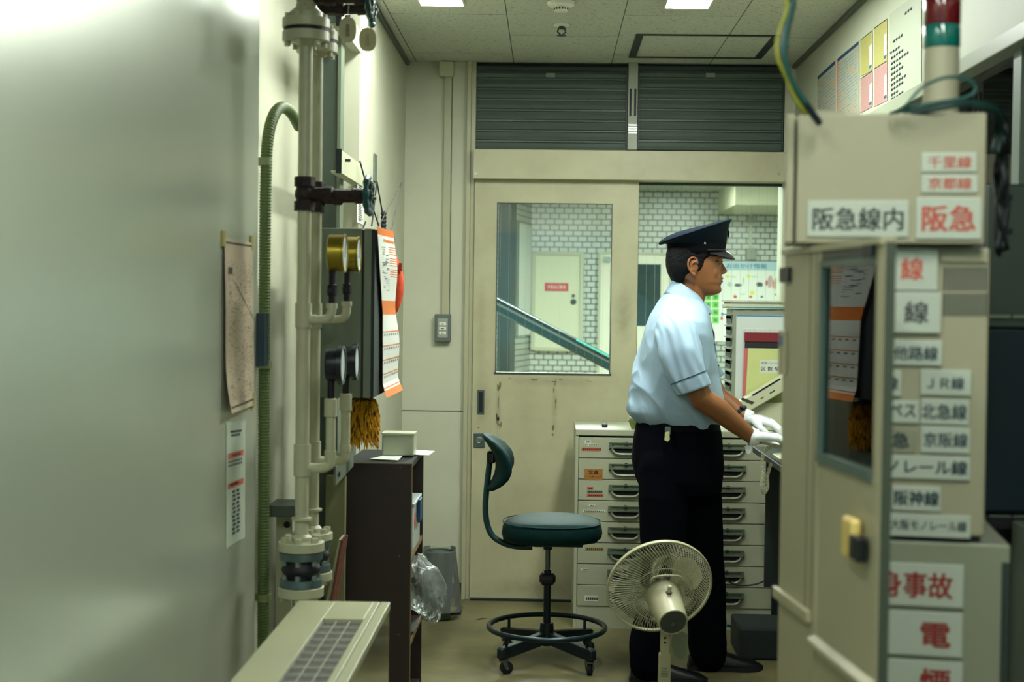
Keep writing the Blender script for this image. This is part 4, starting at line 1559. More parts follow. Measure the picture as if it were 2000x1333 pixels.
# crumpled clear bag bulging out of the lower shelf
def blob(c, sx, sy, sz, seed, amp, rings=34, seg=44, f=(9, 9, 9), shape=None):
    vs, fs = [], []
    for i in range(rings + 1):
        th = PI * i / rings
        for k in range(seg):
            ph = 2 * PI * k / seg
            d = Vector((math.sin(th) * math.cos(ph), math.sin(th) * math.sin(ph), math.cos(th)))
            n = noise.noise(Vector((d.x * 1.7, d.y * 1.7, d.z * 1.7)) + Vector((seed, 0, 0)))
            rdg = 1 - abs(noise.noise(Vector((d.x * 4.3, d.y * 4.3, d.z * 4.3)) + Vector((0, seed, 0)))) * 2.2
            rr = 1 + amp * n + amp * 0.45 * rdg
            if shape:
                rr *= shape(d)
            vs.append(Vector(c) + Vector((d.x * sx * rr, d.y * sy * rr, d.z * sz * rr)))
    for i in range(rings):
        for k in range(seg):
            k2 = (k + 1) % seg
            fs.append((i * seg + k, i * seg + k2, (i + 1) * seg + k2, (i + 1) * seg + k))
    return vs, fs


BAGM = glassmat('thin_clear_film', (0.86, 0.89, 0.87), ior=1.5, rough=0.28, milk=0.14)
c = at(828, 1150, 4.95)
vs, fs = blob((c.x, 4.95, c.z), 0.062, 0.10, 0.098, 4.0, 0.28)
for v in vs:                                   # rests inside the shelf; pinched towards the lower tip
    k = (v.z - c.z) / 0.098
    v.x += 0.020 * (-k)
    v.y = min(max(v.y, yA + 0.03), yB - 0.03) if v.x < X1b + 0.01 else v.y
b = MB().add(vs, fs)
tag(b.build('plastic_bag', BAGM, smooth='all'), 'crumpled clear plastic bag bulging out of the lower bookcase shelf', 'bag')

# items on the bookcase top
a, c, d, e = rect(749, 845, 811, 889, 4.98)
t = thing('plastic_tray', 'translucent white plastic box standing on top of the bookcase', 'box', ((a + c) / 2, 4.98, zt + 0.001))
TR = mat('frosted_white_plastic', 'a7ad93', 0.35)
MB().box(a, c, 4.93, 5.03, zt + 0.003, zt + 0.003 + (e - d)).build('box_body', TR, t, bevel=0.006, bseg=3)
MB().box(a - 0.002, c + 0.002, 4.928, 5.032, zt + 0.001 + (e - d) * 0.97, zt + 0.004 + (e - d)).build('rim', mat('frosted_rim', 'bcc1a8', 0.3), t)
p = [at(724, 890, 4.86), at(752, 884, 4.86), at(752, 876, 5.02), at(736, 877, 5.02)]
zp = zt + 0.002
for i, (quad_, lab) in enumerate(((((X0b + 0.07, 4.83), (X0b + 0.17, 4.80), (X0b + 0.17, 4.95), (X0b + 0.11, 4.96)), 'white paper sheet lying on the bookcase top, left of the frosted box'), (((X1b - 0.06, 5.00), (X1b + 0.035, 4.98), (X1b + 0.045, 5.12), (X1b - 0.05, 5.16)), 'white paper sheet overhanging the far corner of the bookcase top'))):
    b = MB()
    z = zp
    b.add([(x, y, z) for x, y in quad_] + [(x, y, z + 0.002) for x, y in quad_], [(0, 3, 2, 1), (4, 5, 6, 7), (0, 1, 5, 4), (1, 2, 6, 5), (2, 3, 7, 6), (3, 0, 4, 7)])
    tag(b.build('paper_sheet', PAPER), lab, 'paper')

# ---- waste bin with a liner, dustpan at its foot
yb = 6.38
c = at(860, 1190, yb)
cb = Vector((at(858, 1100, yb).x, yb, 0))
t = thing('waste_bin', 'grey waste bin lined with a loose clear bag beside the end wall', 'bin', cb)
zt_ = at(858, 1076, yb).z
rt, rb = 0.066, 0.052
b = MB()
b.lathe(cb + Vector((0, 0, 0.002)), (0, 0, 1), [(0, rb), (0.004, rb), (zt_ - 0.004, rt), (zt_ - 0.002, rt - 0.003), (0.01, rb - 0.005)], 28)
b.build('bin_body', mat('dark_grey_bin', '434f47', 0.5), t, smooth=True)
rings = []
rn = random.Random(8)
for i in range(13):
    f = i / 12
    z = zt_ + 0.01 - f * (zt_ - 0.03)
    ring = []
    for k in range(44):
        an = 2 * PI * k / 44
        r_ = rt + 0.006 + 0.030 * f * (0.5 + 0.5 * math.cos(an)) + 0.004 * noise.noise(Vector((math.cos(an) * 3, math.sin(an) * 3, f * 4))) + 0.003 * math.sin(an * 9 + 2 * f)
        ring.append(cb + Vector((r_ * math.cos(an), r_ * math.sin(an), z + 0.006 * math.sin(an * 3) * (1 - f))))
    rings.append(ring)
b = MB()
n_ = 44
vs = [p for r_ in rings for p in r_]
fs = [(i * n_ + k, i * n_ + (k + 1) % n_, (i + 1) * n_ + (k + 1) % n_, (i + 1) * n_ + k) for i in range(12) for k in range(n_)]
b.add(vs, fs)
b.build('liner', glassmat('thin_grey_film', (0.78, 0.82, 0.79), ior=1.5, rough=0.3, milk=0.16), t, smooth='all')
p = atZ(884, 1192, 0)
t = thing('dustpan', 'dark dustpan with a yellow edge lying on the floor by the bin', 'dustpan', (p.x, p.y, 0))
MB().box(p.x - 0.07, p.x + 0.045, p.y - 0.10, p.y + 0.04, 0.001, 0.008).build('pan', mat('dark_pan', '14191c', 0.5), t, bevel=0.002)
MB().box(p.x - 0.05, p.x + 0.02, p.y - 0.07, p.y + 0.01, 0.0085, 0.012).build('yellow_sponge', mat('yellow_sponge', '8a7a18', 0.8, var=0.4, vs=60), t)
# ================================================================== MIDDLE OF THE ROOM
# ---- plan-drawer cabinets
yF = 6.24
yR = 6.66
CABM = CABG
zc = at(1223, 840, yF).z
xs = [at(1123, 900, yF).x, at(1323, 900, yF).x, at(1523, 900, yF).x]
CABD = mat('drawer_front_enamel', '989b83', 0.36, var=0.1, vs=7)
HND = mat('grey_green_label_holder', '5d6a59', 0.4, 0.3)
LAB = {0: [('w', -38, 6, 12, 6), ('w', -32, 12, 18, 5), ('o', -44, 20, 38, 6)], 1: [('brown', -38, 20, 36, 22)], 2: [('o', -32, 14, 12, 5), ('g', -32, 21, 30, 5), ('o', -32, 28, 32, 5)],
       3: [('w', -28, 7, 12, 4), ('w', -40, 18, 44, 4)], 5: [('tan', -34, 8, 36, 6)], 6: [('w', -42, 8, 14, 5)], 7: [('paper', -34, 20, 26, 11)]}
LM = dict(w=mat('label_white', 'b9bfb0', 0.6), o=mat('label_orange', 'a8452c', 0.6), g=mat('label_grey', '5e6458', 0.6), tan=mat('label_tan', '8a7444', 0.6), brown=mat('label_brown', '8a5d22', 0.7))
LM['paper'] = LM['w']
for ci in range(2):
    x0, x1 = xs[ci] + 0.001, xs[ci + 1] - 0.001
    t = thing('drawer_cabinet', ('grey-green eight-drawer cabinet beside the chair, with brown and orange labels', 'grey-green eight-drawer cabinet mostly hidden behind the man and the desk')[ci], 'cabinet', ((x0 + x1) / 2, (yF + yR) / 2, 0), 'steel drawer cabinets')
    b = MB()
    b.box(x0, x0 + 0.014, yF, yR, 0, zc - 0.028)
    b.box(x1 - 0.014, x1, yF, yR, 0, zc - 0.028)
    b.box(x0, x1, yR - 0.01, yR, 0, zc - 0.028)
    b.build('carcass', CABM, t, bevel=0.001)
    MB().box(x0, x1, yF - 0.004, yR, zc - 0.028, zc).build('top', CABM, t, bevel=0.003)
    tops = [854 + 41.35 * k for k in range(9)]
    zs = [at(1150, q, yF).z for q in tops]
    MB().box(x0 + 0.014, x1 - 0.014, yF + 0.004, yF + 0.02, 0.0, zs[8]).build('plinth', CABM, t)
    MB().box(x0 + 0.014, x1 - 0.014, yF + 0.02, yF + 0.03, zs[8], zc - 0.03).build('dark_gap', BLACK, t)
    cx_ = (x0 + x1) / 2
    for k in range(8):
        z1, z0 = zs[k] - 0.002, zs[k + 1] + 0.0015
        dr = MB().box(x0 + 0.016, x1 - 0.016, yF + 0.0, yF + 0.018, z0, z1).build('drawer', CABD, t, bevel=0.0015)
        w = 0.075
        zt_ = z1 - 0.020
        b = MB()
        b.box(cx_ - w, cx_ + w, yF - 0.010, yF, zt_ - 0.004, zt_)
        b.box(cx_ - w, cx_ + w, yF - 0.012, yF, zt_ - 0.026, zt_ - 0.021)
        b.box(cx_ - w, cx_ - w + 0.012, yF - 0.010, yF, zt_ - 0.022, zt_ - 0.003)
        b.box(cx_ + w - 0.012, cx_ + w, yF - 0.010, yF, zt_ - 0.022, zt_ - 0.003)
        hb = b.build('label_holder', HND, dr)
        MB().box(cx_ - w + 0.02, cx_ + w - 0.012, yF - 0.003, yF - 0.0005, zt_ - 0.02, zt_ - 0.005).build('label_card', mat('dull_card', '6f7763', 0.6), dr)
        b = MB()
        b.cyl((cx_, yF - 0.008, zt_ - 0.005), (cx_, yF - 0.003, zt_ - 0.005), 0.009, seg=14)
        b.box(cx_ - w, cx_ + w, yF - 0.0012, yF - 0.0002, zt_ - 0.032, zt_ - 0.026)
        pl = [(-0.058, 0), (0.058, 0), (0.05, -0.014), (0.035, -0.02), (-0.035, -0.02), (-0.05, -0.014)]
        b.prism([(a_, c_) for a_, c_ in pl], (cx_, yF - 0.0012, zt_ - 0.026), (1, 0, 0), (0, 0, 1), (0, 1, 0), 0.001)
        b.build('dark_recess', mat('deep_recess', '0e1615', 0.6), dr)
        pts = [Vector((cx_ + a_, yF - 0.005, zt_ + c_)) for a_, c_ in ((-0.062, -0.026), (-0.056, -0.040), (-0.040, -0.050), (0, -0.052), (0.040, -0.050), (0.056, -0.040), (0.062, -0.026))]
        MB().tube(smoothpath(pts, 4), 0.0055, 8).build('handle', mat('polished_lip', 'a4a792', 0.25, 0.5), dr, smooth=True)
        if ci == 0 and k in LAB:
            for (kind, dx, dy, w_, h_) in LAB[k]:
                s = yF / FPX
                xa = cx_ + (dx - 42) * s + 0.0
                xa = x0 + 0.016 + (dx + 45 + 4) * s
                za = z1 - dy * s
                lb = MB().box(xa, xa + w_ * s, yF - 0.0012, yF - 0.0002, za - h_ * s, za).build('label', LM[kind], dr)
                if kind == 'brown':
                    mm = mat('label_ink', '161008', 0.7)
                    lettering('文具', frame4((xa + w_ * s / 2, yF - 0.0015, za - h_ * s * 0.3), (1, 0, 0), (0, 0, 1)), 0.045, 0.018, mm, lb, bold=0.01)
                    lettering('スタンプ', frame4((xa + w_ * s * 0.58, yF - 0.0015, za - h_ * s * 0.72), (1, 0, 0), (0, 0, 1)), 0.052, 0.014, mm, lb)
                elif w_ > 10:
                    b = MB()
                    q = 0
                    for i in range(int(w_ / 4)):
                        xx = xa + (3 + i * 4) * s
                        if xx + 2.6 * s < xa + w_ * s:
                            b.box(xx, xx + 2.6 * s, yF - 0.0016, yF - 0.0012, za - h_ * s * 0.75, za - h_ * s * 0.3)
                            q += 1
                    if q:
                        b.build('lettering', mat('label_ink', '161008'), lb)
# bits on the cabinet top
c = atZ(1181, 835, zc)
t = thing('binder_clip', 'small dark binder clip lying on the cabinet top', 'clip', (c.x, c.y, zc))
MB().box(c.x - 0.013, c.x + 0.013, c.y - 0.012, c.y + 0.012, zc + 0.0005, zc + 0.016).build('body', mat('blue_black_clip', '16232c', 0.4), t, bevel=0.004)
MB().tube([(c.x - 0.008, c.y, zc + 0.016), (c.x - 0.006, c.y, zc + 0.026), (c.x + 0.006, c.y, zc + 0.026), (c.x + 0.008, c.y, zc + 0.016)], 0.0012, 6).build('wire_arm', STEEL, t)
c = atZ(1242, 838, zc)
t = thing('stamp_tray', 'small olive plastic tray on the cabinet top by the man\'s back', 'tray', (c.x, c.y, zc))
OL = mat('olive_plastic', '6e7a40', 0.5)
MB().loft([[(c.x + sx * w, c.y + sy * w, zc + z) for sx, sy in ((-1, -1), (1, -1), (1, 1), (-1, 1))] for w, z in ((0.02, 0.0005), (0.036, 0.04), (0.033, 0.04), (0.017, 0.006))]).build('bowl', OL, t)
MB().box(c.x - 0.03, c.x + 0.035, c.y - 0.02, c.y + 0.02, zc + 0.041, zc + 0.052).build('stamp_pad', mat('grey_pad', '7b8476', 0.5), t, bevel=0.003)

# ---- task chair
CH = mat('teal_vinyl', '0c2b2a', 0.62, var=0.25, vs=9, bump=0.08, bs=60, spec=0.08)
CM = mat('dark_teal_steel', '18262b', 0.38, 0.4)
yC = 5.60
xC = at(1068, 1230, yC).x
t = thing('task_chair', 'dark teal vinyl task chair with foot ring and castors beside the drawer cabinets', 'chair', (xC, yC, 0))
# seat: plump rounded cushion
sx_c = at(1078, 1030, yC).x
rings = []
prof = [(0.0, 0.80), (0.004, 0.93), (0.014, 0.985), (0.035, 1.0), (0.058, 0.995), (0.070, 0.975), (0.078, 0.93), (0.084, 0.83), (0.0885, 0.62), (0.0905, 0.3), (0.091, 0.02)]
z0 = 0.497
for dz, k in prof:
    ring = []
    for j in range(56):
        an = 2 * PI * j / 56
        ca, sa = math.cos(an), math.sin(an)
        e_ = 0.84
        x = 0.196 * k * abs(ca) ** e_ * (1 if ca > 0 else -1)
        y = 0.19 * k * abs(sa) ** e_ * (1 if sa > 0 else -1)
        wr = 0.0035 * math.sin(an * 11 + dz * 90) * (1 if dz < 0.05 else 0) * k
        ring.append((sx_c + x + wr * ca, yC + y + wr * sa, z0 + dz - 0.018 * (x / 0.2) ** 2 * 0.4 + 0.010 * (-x / 0.2) * (-0.3)))
    rings.append(ring)
se = MB().loft(rings).build('seat', CH, t, smooth='all')
pip = []
for j in range(56):
    an = 2 * PI * j / 56
    ca, sa = math.cos(an), math.sin(an)
    pip.append((sx_c + 0.193 * abs(ca) ** 0.84 * (1 if ca > 0 else -1), yC + 0.187 * abs(sa) ** 0.84 * (1 if sa > 0 else -1), z0 + 0.0705))
MB().tube(pip, 0.0022, 8, close=True).build('piping', CH, se, smooth='all')
MB().box(sx_c - 0.10, sx_c + 0.12, yC - 0.12, yC + 0.12, z0 - 0.012, z0 + 0.002).build('seat_pan', CM, se, bevel=0.004)
# backrest: curved oval cushion seen edge on
b = MB()
NB, MBk = 30, 26
bc = at(972, 903, yC)


def backpt(u, v, side):                        # u across (-1..1), v up (-1..1)
    rr = math.sqrt(min(1.0, abs(u) ** 2.6 + abs(v) ** 2.6))
    th = 0.021 * math.sqrt(max(0.0, 1 - rr ** 3)) + 0.004
    y = u * 0.17
    z = v * 0.112
    x = 0.036 * u * u - 0.062 * v * v - 0.012 * v + 0.016
    wr = 0.003 * math.sin(v * 30 + u * 3) * rr * (1 if side < 0 else 0.4)
    return Vector((bc.x + x + side * th + wr, yC + y, bc.z + z))


def disc(m, n):
    pts = [(0, 0)]
    for i in range(1, m + 1):
        for k in range(n):
            an = 2 * PI * k / n
            ca, sa = math.cos(an), math.sin(an)
            q = 2 / 2.6
            pts.append((i / m * abs(ca) ** q * (1 if ca > 0 else -1), i / m * abs(sa) ** q * (1 if sa > 0 else -1)))
    fs = [(0, 1 + k, 1 + (k + 1) % n) for k in range(n)]
    for i in range(m - 1):
        for k in range(n):
            a, c = 1 + i * n, 1 + (i + 1) * n
            fs.append((a + k, a + (k + 1) % n, c + (k + 1) % n, c + k))
    return pts, fs


pts, fs = disc(10, 40)
N_ = len(pts)
vs = [backpt(u, v, 1) for u, v in pts] + [backpt(u, v, -1) for u, v in pts]
fs2 = [tuple(N_ + i for i in reversed(f)) for f in fs]
rim = [1 + 9 * 40 + k for k in range(40)]
sd_ = [(rim[k], rim[(k + 1) % 40], N_ + rim[(k + 1) % 40], N_ + rim[k]) for k in range(40)]
b.add(vs, fs + fs2 + sd_)
bk = b.build('backrest', CH, t, smooth='all')
hb = at(960, 893, yC)
MB().box(hb.x - 0.018, hb.x + 0.016, yC - 0.03, yC + 0.03, hb.z - 0.024, hb.z + 0.024).build('hinge_block', mat('black_gloss', '07080c', 0.2), bk, bevel=0.008)
b = MB()
b.bar(at(969, 905, yC), at(970, 930, yC), 0.006, 0.04, up=(0, 1, 0))
b.build('steel_strip', STEEL, bk)
sp = [at(958, 890, yC), at(952, 940, yC), at(948, 990, yC), at(951, 1022, yC), at(962, 1047, yC), at(985, 1062, yC), at(1010, 1068, yC), at(1040, 1069, yC)]
sp = smoothpath(sp, 5)
b = MB()
rings = []
for i, p in enumerate(sp):
    d = (sp[min(i + 1, len(sp) - 1)] - sp[max(i - 1, 0)]).normalized()
    nrm = Vector((d.z, 0, -d.x))
    w_, h_ = 0.016, 0.012
    rings.append([p + Vector((0, math.cos(2 * PI * k / 12) * w_, 0)) + nrm * math.sin(2 * PI * k / 12) * h_ for k in range(12)])
b.loft(rings)
b.build('back_support', CH if False else mat('teal_steel_tube', '17393a', 0.4, 0.2), t, smooth='all')
zb_ = at(1068, 1072, yC).z
zm_ = at(1068, 1118, yC).z
b = MB()
b.cyl((xC, yC, 0.10), (xC, yC, zm_ + 0.01), 0.0145, seg=20)
b.lathe((xC, yC, 0.075), (0, 0, 1), [(0, 0.022), (0.035, 0.03), (0.09, 0.026), (0.092, 0.015)], 20)
cl = b.build('column', CM, t, smooth=True)
MB().cyl((xC, yC, zm_), (xC, yC, z0 - 0.01), 0.010, seg=18).build('gas_piston', mat('dull_chrome', '6b7474', 0.3, 0.9), cl, smooth=True)
b = MB()
zz_ = at(1068, 1131, yC).z
b.lathe((xC - 0.032, yC, zz_), (1, 0, 0), [(0, 0.012), (0.012, 0.026), (0.052, 0.026), (0.064, 0.012)], 18)
b.build('height_knob', BLACK, cl, smooth=True)
b = MB()
b.cyl((xC, yC, z0 - 0.04), (xC, yC, z0 - 0.005), 0.018)
b.box(xC - 0.055, xC - 0.02, yC - 0.03, yC + 0.03, z0 - 0.028, z0 - 0.010)
b.build('tilt_mechanism', DARKM, t)
rg = MB()
RR = 0.229
zr = 0.148
rg.tube([(xC + RR * math.cos(2 * PI * k / 64), yC + RR * math.sin(2 * PI * k / 64), zr) for k in range(64)], 0.0105, 12, close=True)
fr = rg.build('foot_ring', mat('dark_blue_steel', '16292f', 0.3, 0.5), t, smooth='all')
hw, hd = 0.165, 0.168
for sx_, sy_ in ((-1, -1), (1, -1), (1, 1), (-1, 1)):
    dr = Vector((sx_ * hw, sy_ * hd, 0))
    end = Vector((xC, yC, 0)) + dr
    L = MB()
    L.add([], [])
    a = Vector((xC, yC, 0.105))
    e = Vector((end.x, end.y, 0.090))
    dn = (e - a).normalized()
    sdv = dn.cross(Vector((0, 0, 1))).normalized()
    rings = []
    for f, w_, h0, h1 in ((0.0, 0.017, -0.02, 0.028), (0.85, 0.016, -0.030, 0.016), (1.05, 0.016, -0.030, 0.015), (1.10, 0.014, -0.026, 0.010)):
        p = a.lerp(e, f)
        rings.append([p + sdv * w_ + Vector((0, 0, h0)), p - sdv * w_ + Vector((0, 0, h0)), p - sdv * w_ + Vector((0, 0, h1)), p + sdv * w_ + Vector((0, 0, h1))])
    L.loft(rings)
    lg = L.build('base_leg', CM, t, bevel=0.004)
    rp = Vector((xC, yC, 0)) + dr.normalized() * RR * 0.96
    MB().cyl((rp.x, rp.y, 0.10), (rp.x, rp.y, zr), 0.006, seg=8).build('ring_strut', CM, lg)
    # castor
    rot = {(-1, -1): 0.35, (1, -1): 1.35, (1, 1): 0.8, (-1, 1): 0.2}[(sx_, sy_)]
    cd = Vector((math.cos(rot), math.sin(rot), 0))
    cs = Vector((-cd.y, cd.x, 0))
    w0 = Vector((end.x, end.y, 0.0252)) + cd * 0.012
    ca_ = MB()
    ca_.lathe((end.x, end.y, 0.050), (0, 0, 1), [(0, 0.018), (0.006, 0.020), (0.010, 0.012), (0.016, 0.010)], 16)
    for s in (-1, 1):
        ca_.prism([(-0.010, 0.0), (0.010, -0.002), (0.014, -0.028), (0.004, -0.032)], Vector((end.x, end.y, 0.054)) + cs * s * 0.014, cd, (0, 0, 1), cs * s, 0.0025)
    cq = ca_.build('castor_fork', mat('dull_chrome', '6b7474'), t, smooth=True)
    MB().lathe(w0 - cs * 0.010, cs, [(0, 0.019), (0.002, 0.025), (0.018, 0.025), (0.020, 0.019)], 22).build('wheel', BLACK, cq, smooth=True)
    MB().cyl(w0 - cs * 0.0145, w0 + cs * 0.0145, 0.006, seg=12).build('axle', STEEL, cq)

# ---- pedestal fan seen from behind
yf = 4.60
FANM = mat('yellowed_ivory_plastic', 'b5b28f', 0.4, var=0.12, vs=12)
gc = at(1288, 1146, yf)
fx = gc.x + 0.010
A = Vector((-0.155, 0.905, 0.395)).normalized()       # the way the fan faces: away from us and up
t = thing('pedestal_fan', 'ivory pedestal fan with a wire guard, seen from behind in front of the man', 'fan', (fx + 0.02, yf - 0.12, 0))
U, V_ = frame_of(A)
RG = 0.171


def gp(r, an, d):
    return gc + A * d + (U * math.cos(an) + V_ * math.sin(an)) * r


for nm, sgn, tw, nW in (('rear_guard', -1, 0.62, 96), ('front_guard', 1, -0.62, 96)):
    b = MB()
    for k in range(nW):
        a0 = 2 * PI * k / nW
        pts = []
        for (r, d) in ((0.056, 0.050), (0.085, 0.050), (0.115, 0.044), (0.140, 0.034), (0.160, 0.018), (RG - 0.002, 0.003)):
            f = max(0.0, (r - 0.085)) / (RG - 0.085)
            pts.append(gp(r, a0 + tw * 0.55 * f, sgn * d))
        b.tube(pts, 0.0010, 4)
    for r, d in ((0.056, 0.050), (0.1, 0.0475)):
        b.tube([gp(r, 2 * PI * k / 48, sgn * d) for k in range(48)], 0.0016, 6, close=True)
    b.build(nm, FANM if sgn < 0 else mat('ivory_wire', '9c9b7d', 0.4), t, smooth='all')
b = MB()
b.loft([[gp(RG + dr_, 2 * PI * k / 72, dd) for k in range(72)] for dr_, dd in ((-0.002, -0.006), (0.003, -0.006), (0.004, 0.0), (0.003, 0.006), (-0.002, 0.006))], cap=False, close=True)
b.build('guard_rim', FANM, t, smooth=True)
# blades and hub
bl = MB()
hubm = glassmat('pale_translucent_blade', (0.62, 0.68, 0.62), rough=0.25)
for k in range(4):
    a0 = PI / 2 * k + 0.5
    rows = []
    for i in range(9):
        f = i / 8
        r = 0.03 + 0.115 * f
        w_ = 0.40 + 0.42 * math.sin(min(1, f * 1.2) * PI * 0.5)
        if f > 0.8:
            w_ *= 1 - (f - 0.8) * 2.2
        rows.append([gp(r, a0 + (q - 0.5) * 2 * w_ * (0.9), (q - 0.5) * -0.036 * (1 - 0.4 * f)) for q in (0, 0.25, 0.5, 0.75, 1)])
    vs = [p for r_ in rows for p in r_] + [p + A * 0.0015 for r_ in rows for p in r_]
    fs = []
    for i in range(8):
        for j in range(4):
            q = i * 5 + j
            fs.append((q, q + 1, q + 6, q + 5))
            fs.append((45 + q, 45 + q + 5, 45 + q + 6, 45 + q + 1))
    bl.add(vs, fs)
bl.lathe(gc - A * 0.02, A, [(0, 0.032), (0.03, 0.032), (0.042, 0.02)], 20)
bl.build('blades', hubm, t, smooth=True)
# motor housing
m0 = gc - A * 0.048
b = MB()
b.lathe(m0, -A, [(0, 0.052), (0.002, 0.0555), (0.02, 0.0555), (0.10, 0.050), (0.135, 0.0475), (0.148, 0.046), (0.150, 0.043), (0.147, 0.0415)], 36)
mh = b.build('motor_housing', FANM, t, smooth=True)
b = MB()
b.lathe(m0 - A * 0.1465, -A, [(0, 0.0418), (0.001, 0.0418)], 32)
b.build('rear_grille', mat('dark_grey_grille', '2f3735', 0.5), mh)
b = MB()
e_ = m0 - A * 0.1478
for k in range(-9, 10):
    h_ = k * 0.0043
    L = math.sqrt(max(0, 0.0405 ** 2 - h_ ** 2))
    b.bar(e_ + V_ * h_ - U * L, e_ + V_ * h_ + U * L, 0.0013, 0.0013, up=A)
b.cyl(e_ + V_ * -0.006, e_ + V_ * -0.006 - A * 0.002, 0.006, seg=14)
b.build('grille_slats', mat('grey_slat', '59625a', 0.5), mh)
kn = m0 - A * 0.055 + Vector((0, 0, 0.053))
upv = (Vector((0, 0, 1)) - A * A.z).normalized()
kn = m0 - A * 0.062 + upv * 0.05
b = MB()
b.lathe(kn, upv, [(0, 0.007), (0.010, 0.006), (0.022, 0.0065), (0.026, 0.008), (0.028, 0.006)], 14)
b.build('swing_knob', FANM, mh, smooth=True)
b = MB()
b.lathe(kn - upv * 0.002, upv, [(0, 0.011), (0.0045, 0.011)], 16)
b.build('knob_slot', BLACK, mh)
b = MB()
h0 = m0 - A * 0.012 + upv * 0.05
hp = [h0 + U * -0.048 * 1 - upv * 0.02, h0 + U * -0.043 + upv * 0.036 + A * -0.014, h0 + U * 0.043 + upv * 0.036 + A * -0.014, h0 + U * 0.048 - upv * 0.02]
b.tube(smoothpath(hp, 6)[3:-3], 0.0035, 8)
b.build('carry_handle', FANM, mh, smooth='all')
# neck, telescopic pole, base
nk = m0 - A * 0.085 - upv * 0.045
px_ = at(1299, 1250, yf - 0.11).x
yP = nk.y
MB().box(px_ - 0.014, px_ + 0.014, yP - 0.018, yP + 0.018, at(1299, 1278, yP).z, nk.z + 0.012).build('neck', FANM, t, bevel=0.004)
b = MB()
for q in (1247, 1256):
    c = at(1299, q, yP - 0.018)
    b.cyl(c + Vector((0, -0.001, 0)), c + Vector((0, 0.002, 0)), 0.004, seg=12)
b.build('screw_holes', DARKM, t)
zk = at(1299, 1276, yP).z
b = MB()
b.loft([[(px_ + w_ * sx_, yP + w_ * sy_ * 1.1, z) for sx_, sy_ in ((-1, -1), (1, -1), (1, 1), (-1, 1))] for w_, z in ((0.021, 0.03), (0.018, zk - 0.004), (0.016, zk))])
pl = b.build('pole', FANM, t, bevel=0.004)
c = at(1298, 1288, yP - 0.02)
MB().lathe(c, (0, -1, 0), [(0, 0.008), (0.002, 0.008), (0.002, 0.006), (0.001, 0.005)], 18).build('lock_button', FANM, pl, smooth=True)
a, c, d, e = rect(1289, 1303, 1307, 1324, yP - 0.0205)
lb = MB().box(a, c, yP - 0.0225, yP - 0.0185, d, e).build('warning_label', mat('pale_label', 'a9aa90', 0.5), pl)
lettering('注意', frame4(((a + c) / 2, yP - 0.0226, e - 0.006), (1, 0, 0), (0, 0, 1)), 0.014, 0.007, mat('green_ink', '203f35', 0.6), lb)
b = MB()
for k in range(4):
    b.box(a + 0.003, c - 0.003, yP - 0.0229, yP - 0.0224, e - 0.016 - 0.005 * k, e - 0.0145 - 0.005 * k)
b.build('small_print', mat('green_ink', '203f35'), lb)
MB().lathe((px_, yP, 0.0), (0, 0, 1), [(0, 0.155), (0.006, 0.16), (0.016, 0.155), (0.028, 0.06), (0.034, 0.03)], 36).build('base', FANM, t, smooth=True)
# pale plastic flap hanging below the guard
fl = at(1336, 1262, yf + 0.12)
b = MB()
poly = [(1316, 1225), (1344, 1240), (1343, 1262), (1337, 1288), (1326, 1290), (1315, 1278), (1310, 1258)]
pp = [at(x, y, yf + 0.06) for x, y in poly]
b.prism([((p - pp[0]).x, (p - pp[0]).z) for p in pp], pp[0], (1, 0, 0), (0, 0, 1), (0, 1, 0), 0.003)
b.build('lower_flap', mat('pale_green_flap', '7f8a78', 0.4), t, bevel=0.001)

# ---- letter organiser on the cabinet top, with folders and the machine before it
yO0, yO1 = 6.42, 6.655
oz = zc + 0.001
ox0 = at(1430, 700, yO0).x
oz1 = at(1430, 603, yO0).z
t = thing('letter_organiser', 'tall grey multi-tray letter organiser standing on the cabinets behind the man\'s hands', 'organiser', ((ox0 + XR) / 2, (yO0 + yO1) / 2, oz))
ORG = mat('warm_grey_plastic', '7e8570', 0.5, var=0.1, vs=10)
b = MB()
b.box(ox0, XR - 0.03, yO0 + 0.001, yO1, oz, oz1)
b.build('casing', ORG, t, bevel=0.003)
b = MB()
zA = at(1424, 615, yO0).z
n = 9
hh = (zA - oz - 0.05) / n
for k in range(n):
    z = zA - (k + 1) * hh
    b.box(ox0 - 0.004, ox0 - 0.0005, yO0 + 0.03, yO1 - 0.03, z + 0.012, z + hh - 0.006)
    b.box(ox0 - 0.004, ox0 - 0.0005, yO0 + 0.012, yO1 - 0.012, z + hh * 0.62, z + hh - 0.006)
b.build('side_recesses', mat('dark_recess_green', '1d2a28', 0.6), t)
b = MB()
for k in range(n + 1):
    z = zA - k * hh
    b.box(ox0 - 0.010, ox0, yO0 + 0.004, yO1 - 0.004, z - 0.002, z + 0.003)
b.build('side_ribs', ORG, t)


def frontcard(px0, py0, px1, py1, y, th, name, m, label, cat, skew=0):
    x0, x1, z0_, z1_ = rect(px0, py0, px1, py1, y)
    x1 = min(x1, XR - 0.035)
    b = MB()
    b.prism([(x0, z0_), (x1, z0_), (x1 + 0, z1_), (x0 + skew, z1_)], (0, y, 0), (1, 0, 0), (0, 0, 1), (0, 1, 0), th)
    o = b.build(name, m, bevel=0.0008)
    tag(o, label, cat)
    return o, x0, x1, z0_, z1_


